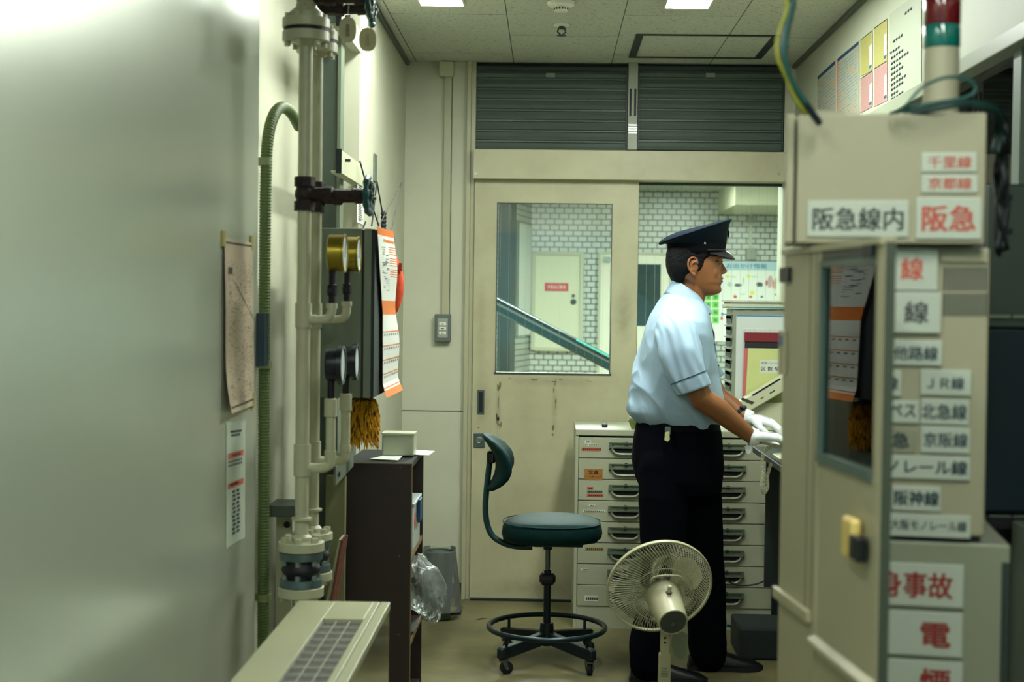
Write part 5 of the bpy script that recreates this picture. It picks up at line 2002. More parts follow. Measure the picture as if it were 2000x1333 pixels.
o, x0, x1, z0_, z1_ = frontcard(1437, 616, 1536, 788, yO0 - 0.004, 0.004, 'clear_file', mat('pale_blue_white_file', 'b9c2bc', 0.35), 'tall pale file with a blue top edge leaning on the organiser', 'file')
MB().box(x0 + 0.001, x1 - 0.001, yO0 - 0.0048, yO0 - 0.004, z1_ - 0.006, z1_ - 0.001).build('blue_edge', mat('blue_edge', '2d6aa0', 0.4), o)
o, x0, x1, z0_, z1_ = frontcard(1449, 643, 1536, 785, yO0 - 0.006, 0.0015, 'grid_sheet', mat('grid_paper', 'b4bab2', 0.6), 'pale ruled sheet between the blue-edged file and the red folder', 'paper')
b = MB()
for k in range(8):
    b.box(x0 + 0.012 + 0.022 * k, x0 + 0.0128 + 0.022 * k, yO0 - 0.0066, yO0 - 0.006, z1_ - 0.014, z1_ - 0.002)
b.box(x0 + 0.004, x1 - 0.004, yO0 - 0.0066, yO0 - 0.006, z1_ - 0.016, z1_ - 0.015)
b.box(x0 + 0.004, x0 + 0.0048, yO0 - 0.0066, yO0 - 0.006, z0_, z1_ - 0.016)
b.build('ruling', mat('thin_grey_ink', '5a6266', 0.7), o)
frontcard(1454, 650, 1536, 790, yO0 - 0.016, 0.008, 'black_folder', mat('black_folder_card', '14141c', 0.5), 'black folder in the organiser stack behind the pink file', 'folder')
frontcard(1454, 650, 1536, 668, yO0 - 0.020, 0.0035, 'red_folder', mat('deep_red_card', '6e1720', 0.45), 'deep red folder strip topmost in the organiser stack', 'folder')
frontcard(1451, 681, 1536, 790, yO0 - 0.026, 0.005, 'pink_folder', mat('coral_pink_card', 'b25a55', 0.5), 'coral pink folder standing behind the lime file', 'folder', skew=0.004)
o, x0, x1, z0_, z1_ = frontcard(1457, 681, 1536, 792, yO0 - 0.038, 0.010, 'lime_file', mat('pale_lime_card', 'b6bd7c', 0.5, var=0.08, vs=12), 'pale lime file with a white label in front of the organiser', 'file', skew=0.008)
a, c, d, e = rect(1484, 704, 1530, 729, yO0 - 0.038)
lb = MB().box(a, min(c, x1 - 0.002), yO0 - 0.0386, yO0 - 0.038, d, e).build('label', LM['w'], o)
lettering('区 数 早', frame4(((a + c) / 2 - 0.006, yO0 - 0.0388, d + (e - d) * 0.32), (1, 0, 0), (0, 0, 1)), (c - a) * 0.78, (e - d) * 0.34, INK, lb, bold=0.012)
lettering('地下鉄・ニュートラム', frame4(((a + c) / 2 - 0.004, yO0 - 0.0388, d + (e - d) * 0.76), (1, 0, 0), (0, 0, 1)), (c - a) * 0.8, (e - d) * 0.16, INK, lb)
# papers heaped on the organiser
zz_ = oz1 + 0.001
for i, (p0_, w_, th, m, lab) in enumerate(((1422, 0.2, 0.008, mat('teal_cover', '3c6f7c', 0.5), 'teal-covered booklet lowest in the heap on the organiser'), (1420, 0.2, 0.009, mat('cream_pages', 'a9a98a', 0.7), 'cream dog-eared booklet in the middle of the heap on the organiser'), (1424, 0.2, 0.010, mat('grey_pages', '6c715f', 0.7), 'grey booklet below the topmost one on the organiser'), (1419, 0.2, 0.007, mat('pale_pages', 'b4b59d', 0.7), 'pale booklet topmost in the heap on the organiser'))):
    x0 = at(p0_ + 3, 600, yO0 - 0.02).x
    b = MB()
    n = 14
    rings = []
    for k in range(n + 1):
        x = x0 + (XR - 0.04 - x0) * k / n
        dz = 0.0025 * math.sin(k * 1.3 + i * 2) * (1 - k / n)
        e = 0.003 * math.sin(k * 2.1 + i)
        rings.append([(x, yO0 - 0.01 + e, zz_ + 0.001), (x, yO1, zz_ + 0.001), (x, yO1, zz_ + th), (x, yO0 - 0.01 + e, zz_ + th + dz * 0)])
    b.loft(rings)
    tag(b.build('booklet', m), lab, 'booklet', 'booklets on the organiser')
    zz_ += th + 0.001

# sloped desk machine
yM = 6.30
t0 = at(1440, 790, yM)
t = thing('desk_machine', 'pale sloped desk machine with a display strip in front of the lime file', 'office machine', (t0.x + 0.12, yM, oz))
MC = mat('warm_white_plastic', 'b4b798', 0.42)
x0, x1, z0_, z1_ = rect(1452, 800, 1536, 838, yM)
MB().box(x0 + 0.012, XR - 0.03, yM, 6.37, oz, z1_ + 0.03).build('body', MC, t, bevel=0.004)
bp_ = [at(x, y, yM - 0.03) for x, y in ((1438, 789), (1461, 806), (1540, 760), (1540, 728), (1530, 733))]
b = MB()
k = len(bp_)
off = Vector((0, 0.085, 0.006))
b.prism([((p - bp_[0]).x, (p - bp_[0]).z) for p in (bp_[0], bp_[1], bp_[2], bp_[3])], bp_[0], (1, 0, 0), (0, 0, 1), (0, 1, 0), 0.09)
ar = b.build('sloped_panel', MC, t, bevel=0.004)
# marks on the sloped face (its front side)
f_ = bp_[0].y - 0.0004


def onface(pts, name, m):
    q = [at(x, y, yM - 0.0305) for x, y in pts]
    b = MB()
    b.prism([((p - q[0]).x, (p - q[0]).z) for p in q], q[0] + Vector((0, -0.0004, 0)), (1, 0, 0), (0, 0, 1), (0, 1, 0), 0.0006)
    b.build(name, m, ar)


onface([(1446, 781), (1450, 777), (1474, 786), (1469, 791)], 'dark_slot', mat('dark_display', '3a3c34', 0.3))
onface([(1468, 772), (1471, 774), (1526, 741), (1523, 739)], 'groove', DARKM)
onface([(1503, 768), (1513, 762), (1514, 764), (1504, 770)], 'button', BLACK)
onface([(1485, 779), (1492, 775), (1492, 777), (1486, 780)], 'tick_mark', BLACK)

# ---- desk shelf with telephone at the right wall
yd0, yd1 = 5.22, 6.02
xd = at(1512, 880, 5.45).x
zd = 0.835
t = thing('side_desk', 'dark narrow desk against the right wall below the man\'s gloves', 'desk', ((xd + XR) / 2, (yd0 + yd1) / 2, 0))
DK = mat('dark_desk_laminate', '1c2624', 0.45)
MB().box(xd, XR - 0.002, yd0, yd1, zd - 0.025, zd).build('desktop', DK, t, bevel=0.003)
for (x, y) in ((xd + 0.10, yd1 - 0.03), (XR - 0.03, yd0 + 0.03), (XR - 0.03, yd1 - 0.03)):
    MB().box(x - 0.014, x + 0.014, y - 0.014, y + 0.014, 0, zd - 0.026).build('leg', DARKM, t)
MB().box(xd + 0.05, XR - 0.04, yd1 - 0.06, yd1 - 0.045, 0.25, zd - 0.026).build('modesty_panel', DK, t)
tx = at(1522, 880, 5.45).x + 0.09
t = thing('telephone', 'ivory desk telephone under the man\'s gloved hand at the desk edge', 'telephone', (tx, 5.46, zd + 0.001))
b = MB()
b.prism([(-0.10, 0), (0.11, 0), (0.11, 0.05), (-0.10, 0.018)], (tx, 5.36, zd + 0.001), (1, 0, 0), (0, 0, 1), (0, 1, 0), 0.20)
b.build('base', MC, t, bevel=0.004)
b = MB()
for i in range(4):
    for j in range(3):
        b.box(tx - 0.02 + 0.026 * i, tx - 0.005 + 0.026 * i, 5.42 + 0.03 * j, 5.438 + 0.03 * j, zd + 0.028 + 0.004 * i, zd + 0.040 + 0.004 * i)
b.build('keypad', mat('grey_keys', '7d8278', 0.5), t)
b = MB()
b.capsule([Vector((tx - 0.06, 5.335, zd + 0.022)), Vector((tx + 0.0, 5.335, zd + 0.034)), Vector((tx + 0.08, 5.335, zd + 0.022))], [0.020, 0.014, 0.020], 14)
hsm = fuse(b, 0.004, 4)
place_mesh(hsm, 'handset', MC, t)
# coiled cord
path = [at(1522, 873, 5.34), at(1508, 872, 5.33), at(1495, 880, 5.32), at(1489, 896, 5.32), at(1492, 915, 5.32), at(1489, 935, 5.32), at(1488, 952, 5.32), at(1492, 964, 5.33), at(1499, 952, 5.34), at(1499, 930, 5.35), at(1506, 905, 5.36)]
path = smoothpath(path, 14)
hel = []
acc = 0
pa = None
for i, p in enumerate(path):
    d = (path[min(i + 1, len(path) - 1)] - path[max(i - 1, 0)]).normalized()
    if i:
        acc += (p - path[i - 1]).length
    if pa is None:
        a, b2 = frame_of(d)
    else:
        a = (pa - d * pa.dot(d)).normalized()
        b2 = a.cross(d)
    pa = a
    hel.append((p, a, b2, acc))
pts = []
for i in range(len(hel) - 1):
    for k in range(10):
        f = k / 10
        p = hel[i][0].lerp(hel[i + 1][0], f)
        s = hel[i][3] * (1 - f) + hel[i + 1][3] * f
        an = 2 * PI * s / 0.0052
        pts.append(p + (hel[i][1] * math.cos(an) + hel[i][2] * math.sin(an)) * 0.0055)
MB().tube(pts, 0.0018, 6).build('coiled_cord', mat('ivory_cord', 'c3c3a6', 0.4), t, smooth='all')
# floor cables behind the man
b = MB()
cp = [Vector((at(1398, 1100, 6.1).x, 6.1, 0.004)), at(1398, 1170, 6.1), at(1412, 1134, 6.1), at(1440, 1144, 6.1), at(1480, 1141, 6.1), at(1522, 1122, 6.1), at(1545, 1150, 6.1), Vector((at(1552, 1100, 6.1).x, 6.1, 0.004))]
b.tube(smoothpath(cp, 8), 0.0035, 8)
tag(b.build('black_cable', BLACK, smooth='all'), 'thin black cable sagging across the drawers behind the man\'s legs', 'cable')
b = MB()
cp = [at(1420, 1222, 6.0), at(1432, 1228, 6.0), Vector((at(1445, 1230, 5.95).x, 5.95, 0.02)), Vector((at(1480, 1235, 5.9).x, 5.9, 0.008)), Vector((at(1508, 1240, 5.9).x + 0.1, 5.9, 0.008))]
b.tube(smoothpath(cp, 8), 0.006, 8)
tag(b.build('teal_cable', mat('teal_cable', '0c4f4c', 0.4), smooth='all'), 'teal cable on the floor between the man\'s shoes and the cabinets', 'cable')
# dark box on the floor beneath the desk
a, c, d, e = rect(1432, 1245, 1540, 1290, 5.9)
b = MB().box(a + 0.0, XR - 0.05, 5.72, 6.0, 0.001, 0.13)
tag(b.build('floor_box', mat('dark_cloth_box', '1a2422', 0.8), bevel=0.01), 'low dark box on the floor under the side desk', 'box')

# ================================================================== RIGHT WALL NOTICES
XW = XR - 0.0015


def wquad(pts, dx=0.0):
    return [atX(x, y, XW - dx) for x, y in pts]


def wallposter(pts, name, m, label, head=None, lines=0, headm=None, side=None, linem=None, cat='poster'):
    q = wquad(pts)
    q = [Vector((XW, p.y, p.z)) for p in q]
    b = MB()
    b.add(q + [p + Vector((-0.001, 0, 0)) for p in q], [(0, 1, 2, 3), (7, 6, 5, 4), (0, 4, 5, 1), (1, 5, 6, 2), (2, 6, 7, 3), (3, 7, 4, 0)])
    o = tag(b.build(name, m), label, cat)
    P = lambda u, v: q[0].lerp(q[1], u).lerp(q[3].lerp(q[2], u), v) + Vector((-0.0014, 0, 0))
    b = MB()
    if head:
        b.use(1)
        b.quad(P(0.02, 0.0), P(0.98, 0.0), P(0.98, head), P(0.02, head))
    b.use(0)
    v = (head or 0) + 0.05
    while lines and v < 0.96:
        u = 0.06
        while u < 0.9:
            w_ = rnd.uniform(0.05, 0.22)
            b.use(rnd.choice([0, 0, 0, 2]) if side else 0)
            b.quad(P(u, v), P(min(u + w_, 0.95), v), P(min(u + w_, 0.95), v + 0.35 / lines), P(u, v + 0.35 / lines))
            u += w_ + 0.04
        v += 1.0 / lines
    if len(b.v):
        b.build('printing', [linem or mat('grey_print', '6f7a80'), headm or mat('navy_header', '1c3350', 0.6), mat('dull_orange_print', 'a8794c', 0.7)], o)
    return o, P


o_, P_ = wallposter([(1597, 150), (1632, 118), (1632, 262), (1597, 290)], 'timetable_poster', mat('pale_poster', '878d7b', 0.6), 'pale notice with a navy header, farthest left on the upper right wall', 0.05, 22, side=1)
o_, P_ = wallposter([(1636, 115), (1678, 80), (1678, 232), (1636, 262)], 'timetable_poster', MATS['pale_poster'], 'pale notice with navy header and a thin red left edge on the upper right wall', 0.045, 24, side=1)
MB().quad(P_(0, 0), P_(0.03, 0), P_(0.03, 1), P_(0, 1)).build('red_edge', REDINK, o_)
YEL, PNK = mat('pale_yellow_sheet', '918e50', 0.6), mat('pale_pink_sheet', '93766f', 0.6)
for pts, m, nm, lab in (([(1681, 78), (1704, 59), (1704, 137), (1681, 149)], YEL, 'yellow_sheet', 'yellow printed sheet on the upper right wall, left of two'),
                        ([(1708, 55), (1733, 36), (1733, 118), (1708, 134)], YEL, 'yellow_sheet', 'yellow printed sheet on the upper right wall, right of two'),
                        ([(1681, 154), (1704, 138), (1704, 208), (1681, 221)], PNK, 'pink_sheet', 'pink printed sheet on the upper right wall, left of two'),
                        ([(1708, 134), (1733, 118), (1733, 196), (1708, 209)], PNK, 'pink_sheet', 'pink printed sheet on the upper right wall, right of two')):
    o_, P_ = wallposter(pts, nm, m, lab, 0.025, 26, headm=DARKM, linem=mat('soft_print_' + nm, '8f8a48' if m is YEL else '9a6a66', 0.8))
    b = MB()
    b.quad(P_(0.78, 0.35), P_(0.97, 0.33), P_(0.97, 0.93), P_(0.78, 0.95))
    b.build('white_strip', PAPER, o_)
    b = MB()
    Pq = lambda u, v: P_(u, v) + Vector((-0.0006, 0, 0))
    b.quad(Pq(0.78, 0.86), Pq(0.97, 0.84), Pq(0.97, 0.92), Pq(0.78, 0.94))
    b.build('blue_mark', mat('blue_mark', '1d4a66', 0.6), o_)
o_, P_ = wallposter([(1738, 28), (1800, -20), (1800, 175), (1738, 215)], 'station_list', mat('pale_green_board', '8e9581', 0.55), 'pale panel with a column of black writing beside the coloured sheets', 0, 0)
b = MB()
rows = [(0.10, 0.50, 0.72), (0.30, 0.12, 0.42), (0.40, 0.02, 0.34), (0.46, 0.05, 0.40), (0.52, 0.05, 0.58), (0.575, 0.05, 0.36), (0.63, 0.05, 0.42), (0.685, 0.05, 0.38), (0.74, 0.05, 0.55), (0.79, 0.05, 0.42), (0.845, 0.05, 0.28), (0.89, 0.05, 0.40)]
for v, u0, u1 in rows:
    u = u0
    while u < u1:
        w_ = 0.072
        g_ = rnd.uniform(0.004, 0.012)
        b.quad(P_(u, v + g_), P_(u + w_, v + g_), P_(u + w_, v + 0.017 + g_), P_(u, v + 0.017 + g_))
        b.quad(P_(u + w_ * 0.3, v), P_(u + w_ * 0.75, v), P_(u + w_ * 0.75, v + 0.032), P_(u + w_ * 0.3, v + 0.032))
        u += 0.085
b.build('printing', INK, o_)

# ================================================================== CONCOURSE NOTICE BOARD
yN = YF - 0.02
a, c, d, e = rect(1352, 528, 1545, 668, yN)
t = thing('notice_board', 'white notice board with a pale blue header and bright pictures beyond the glass', 'notice board', ((a + c) / 2, yN, d))
NB_ = mat('notice_white', 'd3d9cf', 0.5)
MB().box(a, c, yN, YF, d, e).build('board', NB_, t)
a2, c2, d2_, e2 = rect(1405, 511, 1526, 529, yN)
hd = MB().box(a2, c2, yN - 0.002, YF, d2_, e2).build('header', mat('pale_blue_header', '9fbdc4', 0.5), t)
lettering('お出かけ情報', frame4(((a2 + c2) / 2 - 0.03, yN - 0.0025, (d2_ + e2) / 2), (1, 0, 0), (0, 0, 1)), 0.34, 0.042, mat('teal_ink', '1c5f82', 0.5), hd, bold=0.014)
gm = mat('leaf_green', '63b944', 0.6)
gd = mat('deep_green', '2c7a2a', 0.6)
b = MB()
for i in range(2):
    for j in range(4):
        a3, c3, d3_, e3 = rect(1376 + 15 * i, 574 + 15 * j, 1389 + 15 * i, 587 + 15 * j, yN)
        b.use(0).box(a3, c3, yN - 0.002, yN, d3_, e3)
        b.use(1).prism([((a3 + c3) / 2 + 0.017 * math.cos(q) * rnd.uniform(0.4, 1.2), (d3_ + e3) / 2 + 0.017 * math.sin(q) * rnd.uniform(0.4, 1.2)) for q in [PI * 2 * j / 9 for j in range(9)]], (0, yN - 0.003, 0), (1, 0, 0), (0, 0, 1), (0, 1, 0), 0.001)
b.build('green_pictures', [gm, gd], t)
b = MB()
mm = [mat('print_yellow', 'd3cf3c', 0.6), mat('print_red', 'b8483a', 0.6), mat('print_dark', '3b4a4a', 0.6), mat('print_blue', '3a7698', 0.6), mat('print_pinkish', 'b69a98', 0.6), mat('print_pale_green', 'a6c4a8', 0.6)]
for (x, y, w_, h_, k) in ((1421, 540, 8, 7, 0), (1462, 540, 8, 7, 0), (1469, 572, 9, 8, 0), (1421, 598, 9, 9, 0), (1442, 557, 16, 7, 2), (1484, 556, 14, 11, 2), (1504, 551, 10, 24, 4), (1518, 556, 12, 30, 4), (1510, 556, 3, 20, 1), (1497, 553, 5, 12, 1), (1436, 580, 8, 7, 1), (1466, 580, 7, 5, 1), (1488, 580, 7, 5, 3), (1411, 614, 6, 8, 3), (1410, 622, 6, 8, 1), (1432, 541, 14, 3, 5), (1474, 541, 14, 3, 5), (1450, 575, 12, 3, 5), (1519, 576, 14, 4, 2), (1425, 556, 10, 10, 5), (1452, 548, 4, 18, 5)):
    a3, c3, d3_, e3 = rect(x - w_ / 2, y - h_ / 2, x + w_ / 2, y + h_ / 2, yN)
    b.use(k).prism([((a3 + c3) / 2 + (c3 - a3) / 2 * math.cos(q) * rnd.uniform(0.75, 1.15), (d3_ + e3) / 2 + (e3 - d3_) / 2 * math.sin(q) * rnd.uniform(0.75, 1.15)) for q in [PI * 2 * j / 11 for j in range(11)]], (0, yN - 0.002, 0), (1, 0, 0), (0, 0, 1), (0, 1, 0), 0.002)
b.build('printed_pictures', mm, t)
a, c, d, e = rect(1456, 486, 1475, 508, YF)
t = thing('conduit_box', 'small grey box hanging on a conduit over the concourse notice board', 'junction box', ((a + c) / 2, YF, d))
MB().box(a, c, YF - 0.05, YF, d, e).build('box', mat('grey_box', '7b8576', 0.5), t, bevel=0.004)
a2, c2, d2_, e2 = rect(1463, 418, 1468, 486, YF)
MB().box(a2, c2, YF - 0.02, YF, d2_, e2).build('conduit', mat('pale_conduit', 'a8ae9c', 0.5), t)
a2, c2, d2_, e2 = rect(1460, 422, 1472, 436, YF)
MB().box(a2, c2, YF - 0.04, YF - 0.001, d2_, e2).build('coupling', mat('grey_box', '7b8576'), t)
# ================================================================== RIGHT FOREGROUND: THE SIGN CABINET
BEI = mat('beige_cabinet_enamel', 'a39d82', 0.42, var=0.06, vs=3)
BEI2 = mat('beige_cabinet_side', '94907a', 0.42)
pB = at(1740, 800, 2.45)
th = R(9)
uB = Vector((math.cos(th), -math.sin(th), 0))
nB = Vector((math.sin(th), math.cos(th), 0))          # away from the camera
TB = Matrix(((uB.x, nB.x, 0, pB.x), (uB.y, nB.y, 0, pB.y), (0, 0, 1, 0), (0, 0, 0, 1)))


def bl_(px, py, off):                          # local (s, z) on the cabinet front moved off towards us
    o = Vector((pB.x, pB.y, 0)) - nB * off
    r = ray(px, py)
    c = Vector((0, 0, H))
    t_ = (o - c).dot(nB) / r.dot(nB)
    p = c + r * t_
    return (p - o).dot(uB), p.z


def brect(x0, y0, x1, y1, off):
    ym, xm = (y0 + y1) / 2, (x0 + x1) / 2
    return bl_(x0, ym, off)[0], bl_(x1, ym, off)[0], bl_(xm, y1, off)[1], bl_(xm, y0, off)[1]


s0, s1, z0, z1 = brect(1640, 484, 1930, 1052, 0)
orig = TB @ Vector((0.05, 0.25, 0))
CAB = thing('sign_cabinet', 'beige steel cabinet in the right foreground covered with line-name signs', 'cabinet', orig)
_, _, zm, _ = brect(1735, 1052, 1930, 1053, 0)
sR = brect(1930, 700, 1931, 701, 0)[0]
sR2 = brect(1972, 1200, 1973, 1201, 0)[0]
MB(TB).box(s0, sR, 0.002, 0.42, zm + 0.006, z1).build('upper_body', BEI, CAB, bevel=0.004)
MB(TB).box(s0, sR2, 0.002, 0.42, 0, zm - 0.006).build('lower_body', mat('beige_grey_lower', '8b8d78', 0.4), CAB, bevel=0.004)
MB(TB).box(s0, sR - 0.005, 0.012, 0.40, zm - 0.007, zm + 0.007).build('shadow_seam', BLACK, CAB)
a, c, d, e = brect(1955, 1100, 1969, 1333, 0)
MB(TB).box(a, c, -0.003, 0.002, 0.05, e).build('lower_edge_strip', mat('dark_edge', '2b3733', 0.5), CAB)
a, c, d, e = brect(1838, 498, 1929, 512, 0)
b = MB(TB).box(a, c, -0.004, 0.002, d, e)
b.build('vent_trim', BEI, CAB)
b = MB(TB)
for (ya, yb_) in ((522, 568), (573, 618)):
    for k in range(11):
        x = 1843 + 8.0 * k
        a, c, d, e = brect(x, ya, x + 4.6, yb_, 0)
        b.box(a, c, 0.0008, 0.0035, d, e)
b.build('vent_slots', mat('vent_dark', '16292c', 0.6), CAB)
# upper box on top
off = 0.035
s0, s1, z0, z1 = brect(1556, 222, 1925, 476, off)
BX = thing('indicator_box', 'beige steel box standing on the sign cabinet below the signal tower', 'box', TB @ Vector(((s0 + s1) / 2, 0, z0)))
MB(TB).box(s0, s1, -off, -off + 0.022, z0, z1).build('box_door', BEI, BX, bevel=0.003)
MB(TB).box(s0 + 0.004, s1 - 0.004, -off + 0.0225, -off + 0.030, z0 + 0.004, z1 - 0.004).build('door_seal', BLACK, BX)
sH = brect(1535, 222, 1551, 476, off)
MB(TB).box(s0 - 0.004, s1, -off + 0.0305, -off + 0.17, z0, z1).build('box_body', BEI, BX, bevel=0.003)
MB(TB).box(sH[0], sH[1], -off - 0.001, -off + 0.17, z0, z1 + 0.001).build('side_flange', BEI, BX, bevel=0.003)
MB(TB).box(sH[1], s0 - 0.004, -off + 0.012, -off + 0.168, z0 + 0.002, z1 - 0.002).build('side_gap', BLACK, BX)
b = MB(TB)
a, c, d, e = brect(1592, 206, 1668, 223, off)
b.loft([[(a + 0.0, -off + 0.05, z1), (a + 0.0, -off + 0.11, z1), (a, -off + 0.11, z1 + 0.014), (a, -off + 0.05, z1 + 0.014)], [(c - 0.02, -off + 0.05, z1), (c - 0.02, -off + 0.11, z1), (c - 0.02, -off + 0.11, z1 + 0.012), (c - 0.02, -off + 0.05, z1 + 0.012)], [(c, -off + 0.05, z1), (c, -off + 0.11, z1), (c, -off + 0.11, z1 + 0.002), (c, -off + 0.05, z1 + 0.002)]])
b.build('cable_cover', BEI, BX)

# signs
SIGNW = mat('sign_white', 'b7bdae', 0.4)
REDS = mat('faded_sign_red', 'b4503f', 0.5)
REDD = mat('deep_sign_red', '8e2a22', 0.5)
NAVY = mat('sign_navy', '17303b', 0.5)
GRYI = mat('sign_grey_ink', '3c3f40', 0.5)
BLKI = mat('sign_black', '1f2a28', 0.5)


def sign(x0, y0, x1, y1, off, txt, col, label, tx=None, th_=0.004, hfrac=0.62, bold=0.022, group=None, border=True, base=SIGNW):
    a, c, d, e = brect(x0, y0, x1, y1, off + th_)
    o = MB(TB).box(a, c, -off - th_, -off - 0.0003, d, e).build('line_sign', base, bevel=0.0012)
    tag(o, label, 'sign', group)
    if txt:
        if tx:
            ta, tc, td, te = brect(tx[0], tx[1], tx[2], tx[3], off + th_)
        else:
            m_ = (c - a) * 0.07
            hh = (e - d) * hfrac
            ta, tc, td, te = a + m_, c - m_, (d + e) / 2 - hh / 2, (d + e) / 2 + hh / 2
        cc = TB @ Vector(((ta + tc) / 2, -off - th_ - 0.0002, (td + te) / 2))
        lettering(txt, frame4(cc, uB, (0, 0, 1)), tc - ta, te - td, col, o, bold=bold)
    return o


sign(1577, 392, 1775, 463, off, '阪急線内', BLKI, 'white sign with four black characters at the lower left of the upper box', tx=(1588, 406, 1764, 450), bold=0.02)
sign(1789, 386, 1917, 467, off, '阪急', REDS, 'large white sign with two red characters on the upper box', tx=(1802, 402, 1905, 452), bold=0.03)
sign(1800, 298, 1908, 336, off, '千里線', REDS, 'small white sign with three red characters, upper of two on the upper box', tx=(1813, 305, 1898, 329))
sign(1800, 341, 1910, 377, off, '京都線', REDS, 'small white sign with three red characters, lower of two on the upper box', tx=(1813, 347, 1898, 370))
o1 = sign(1743, 486, 1832, 568, 0, '線', mat('bright_sign_red', 'c0503a', 0.5), 'square white sign with one orange-red character beside the vent slots', tx=(1760, 504, 1803, 547), th_=0.008)
sign(1652, 526, 1738, 560, 0, '神戸', mat('bright_sign_red', 'c0503a'), 'white sign with red characters partly seen through the glass leaf', tx=(1658, 524, 1728, 546))
sign(1648, 570, 1838, 650, 0, '筋　線', GRYI, 'white sign with two grey characters below the orange-red one', tx=(1668, 589, 1813, 631), th_=0.008)
sign(1650, 664, 1840, 713, 0, '地下鉄他路線', NAVY, 'long white sign with black characters, third row of the cabinet front', tx=(1660, 676, 1832, 703))
sign(1700, 724, 1760, 774, 0, '線', NAVY, 'short white sign at the left of the sign with two Latin letters', tx=(1728, 737, 1754, 762))
sign(1798, 723, 1897, 773, 0, 'ＪＲ線', NAVY, 'white sign with two Latin letters and one character on the cabinet front', tx=(1811, 737, 1883, 761))
sign(1690, 782, 1795, 826, 0, 'ペス', NAVY, 'white sign ending in two kana below the vertical frame of the glass leaf', tx=(1738, 791, 1788, 815))
sign(1798, 780, 1893, 830, 0, '北急線', NAVY, 'white sign with three black characters, below the sign with Latin letters', tx=(1800, 790, 1888, 820))
sign(1735, 838, 1790, 886, 0, '急', NAVY, 'small dark-lettered sign at the left end of the fifth sign row', tx=(1742, 845, 1776, 875), base=mat('sign_beige', '8f8d76', 0.5))
sign(1798, 834, 1895, 886, 0, '京阪線', NAVY, 'white sign with three black characters, fifth row, right', tx=(1804, 846, 1890, 874))
sign(1680, 890, 1895, 936, 0, 'モノレール線', NAVY, 'long white sign with kana and one character, sixth row of the cabinet front', tx=(1700, 899, 1889, 926), bold=0.03)
sign(1742, 950, 1838, 999, 0, '阪神線', NAVY, 'white sign with three heavy black characters, seventh row', tx=(1747, 960, 1834, 988), bold=0.03)
sign(1735, 1005, 1896, 1050, 0, '大阪モノレール線', NAVY, 'long white sign lowest on the upper cabinet front', tx=(1740, 1017, 1888, 1037))
sign(1660, 1100, 1882, 1184, 0, '人身事故', REDD, 'white sign with large red characters, topmost on the lower cabinet', tx=(1668, 1117, 1860, 1167), bold=0.03)
sign(1660, 1194, 1880, 1280, 0, '停　電', REDD, 'white sign with red characters, middle of three on the lower cabinet', tx=(1672, 1212, 1855, 1262), bold=0.03)
sign(1660, 1289, 1880, 1375, 0, '発　煙', REDD, 'white sign with red characters cut by the bottom edge of the picture', tx=(1672, 1304, 1855, 1356), bold=0.03)

# signal tower
r_ = 0.0305
tw = at(1838, 150, 2.52)
t = thing('signal_tower', 'stack light with red and green lenses on a beige tube above the box', 'signal light', (tw.x, tw.y, z1 + 0.001))
zz = lambda py: at(1838, py, 2.52).z
MB().lathe((tw.x, tw.y, z1 + 0.001), (0, 0, 1), [(0, r_), (zz(95) - z1 - 0.002, r_)], 36).build('tube', mat('beige_tube', 'a9a48a', 0.4), t, smooth=True)
MB().lathe((tw.x, tw.y, zz(95)), (0, 0, 1), [(0, r_ * 1.0), (0.002, r_ * 1.03), (zz(50) - zz(95) - 0.004, r_ * 1.03), (zz(50) - zz(95) - 0.001, r_ * 0.98)], 36).build('green_lens', mat('green_lens', '06645a', 0.12, coat=0.5), t, smooth=True)
MB().lathe((tw.x, tw.y, zz(50)), (0, 0, 1), [(0, r_ * 1.0), (0.002, r_ * 1.03), (0.048, r_ * 1.03), (0.052, r_ * 0.98)], 36).build('red_lens', mat('red_lens', '5e0a12', 0.12, coat=0.5), t, smooth=True)
MB().lathe((tw.x, tw.y, zz(50) + 0.0525), (0, 0, 1), [(0, r_), (0.012, r_), (0.02, r_ * 0.6)], 36).build('cap', mat('beige_tube', 'a9a48a'), t, smooth=True)

# loose cables
TC = mat('teal_wire', '0f4a45', 0.4)
cb = []
pth = [at(1740, 221, 2.40), at(1765, 212, 2.37), at(1800, 172, 2.365), at(1850, 151, 2.365), at(1895, 158, 2.365), at(1905, 178, 2.365), at(1880, 192, 2.365), at(1830, 200, 2.365), at(1780, 210, 2.37), at(1752, 221, 2.40)]
tag(MB().tube(smoothpath(pth, 8), 0.0028, 8).build('wire_loop', TC, smooth='all'), 'loose teal wire looping in front of the signal tower', 'cable')
pth = [at(1770, 223, 2.42), at(1830, 214, 2.40), at(1880, 205, 2.40), at(1925, 210, 2.42), at(1950, 226, 2.46), at(1956, 260, 2.5), at(1948, 300, 2.5)]
b = MB()
for k, o_ in enumerate(((0, 0, 0), (0.003, 0.006, 0.006), (-0.003, 0.012, 0.003), (0.0, 0.02, 0.008))):
    b.tube([p + Vector(o_) for p in smoothpath(pth, 6)], 0.0042, 8)
WB = thing('wire_bundle', 'bundle of dark wires draped over the top right corner of the box', 'cable', at(1900, 222, 2.45))
b.build('draped_wires', mat('green_black_wire', '123530', 0.5), WB, smooth='all')
b = MB()
rn = random.Random(4)
for k in range(9):
    pts = [at(1944 + rn.uniform(-6, 12), 225 + rn.uniform(0, 20), 2.52 + rn.uniform(-0.03, 0.05))]
    for j in range(4):
        pts.append(at(1950 + rn.uniform(-8, 18), 265 + 75 * j + rn.uniform(-10, 10), 2.53 + rn.uniform(-0.03, 0.06)))
    b.tube(smoothpath(pts, 5), 0.0045, 7)
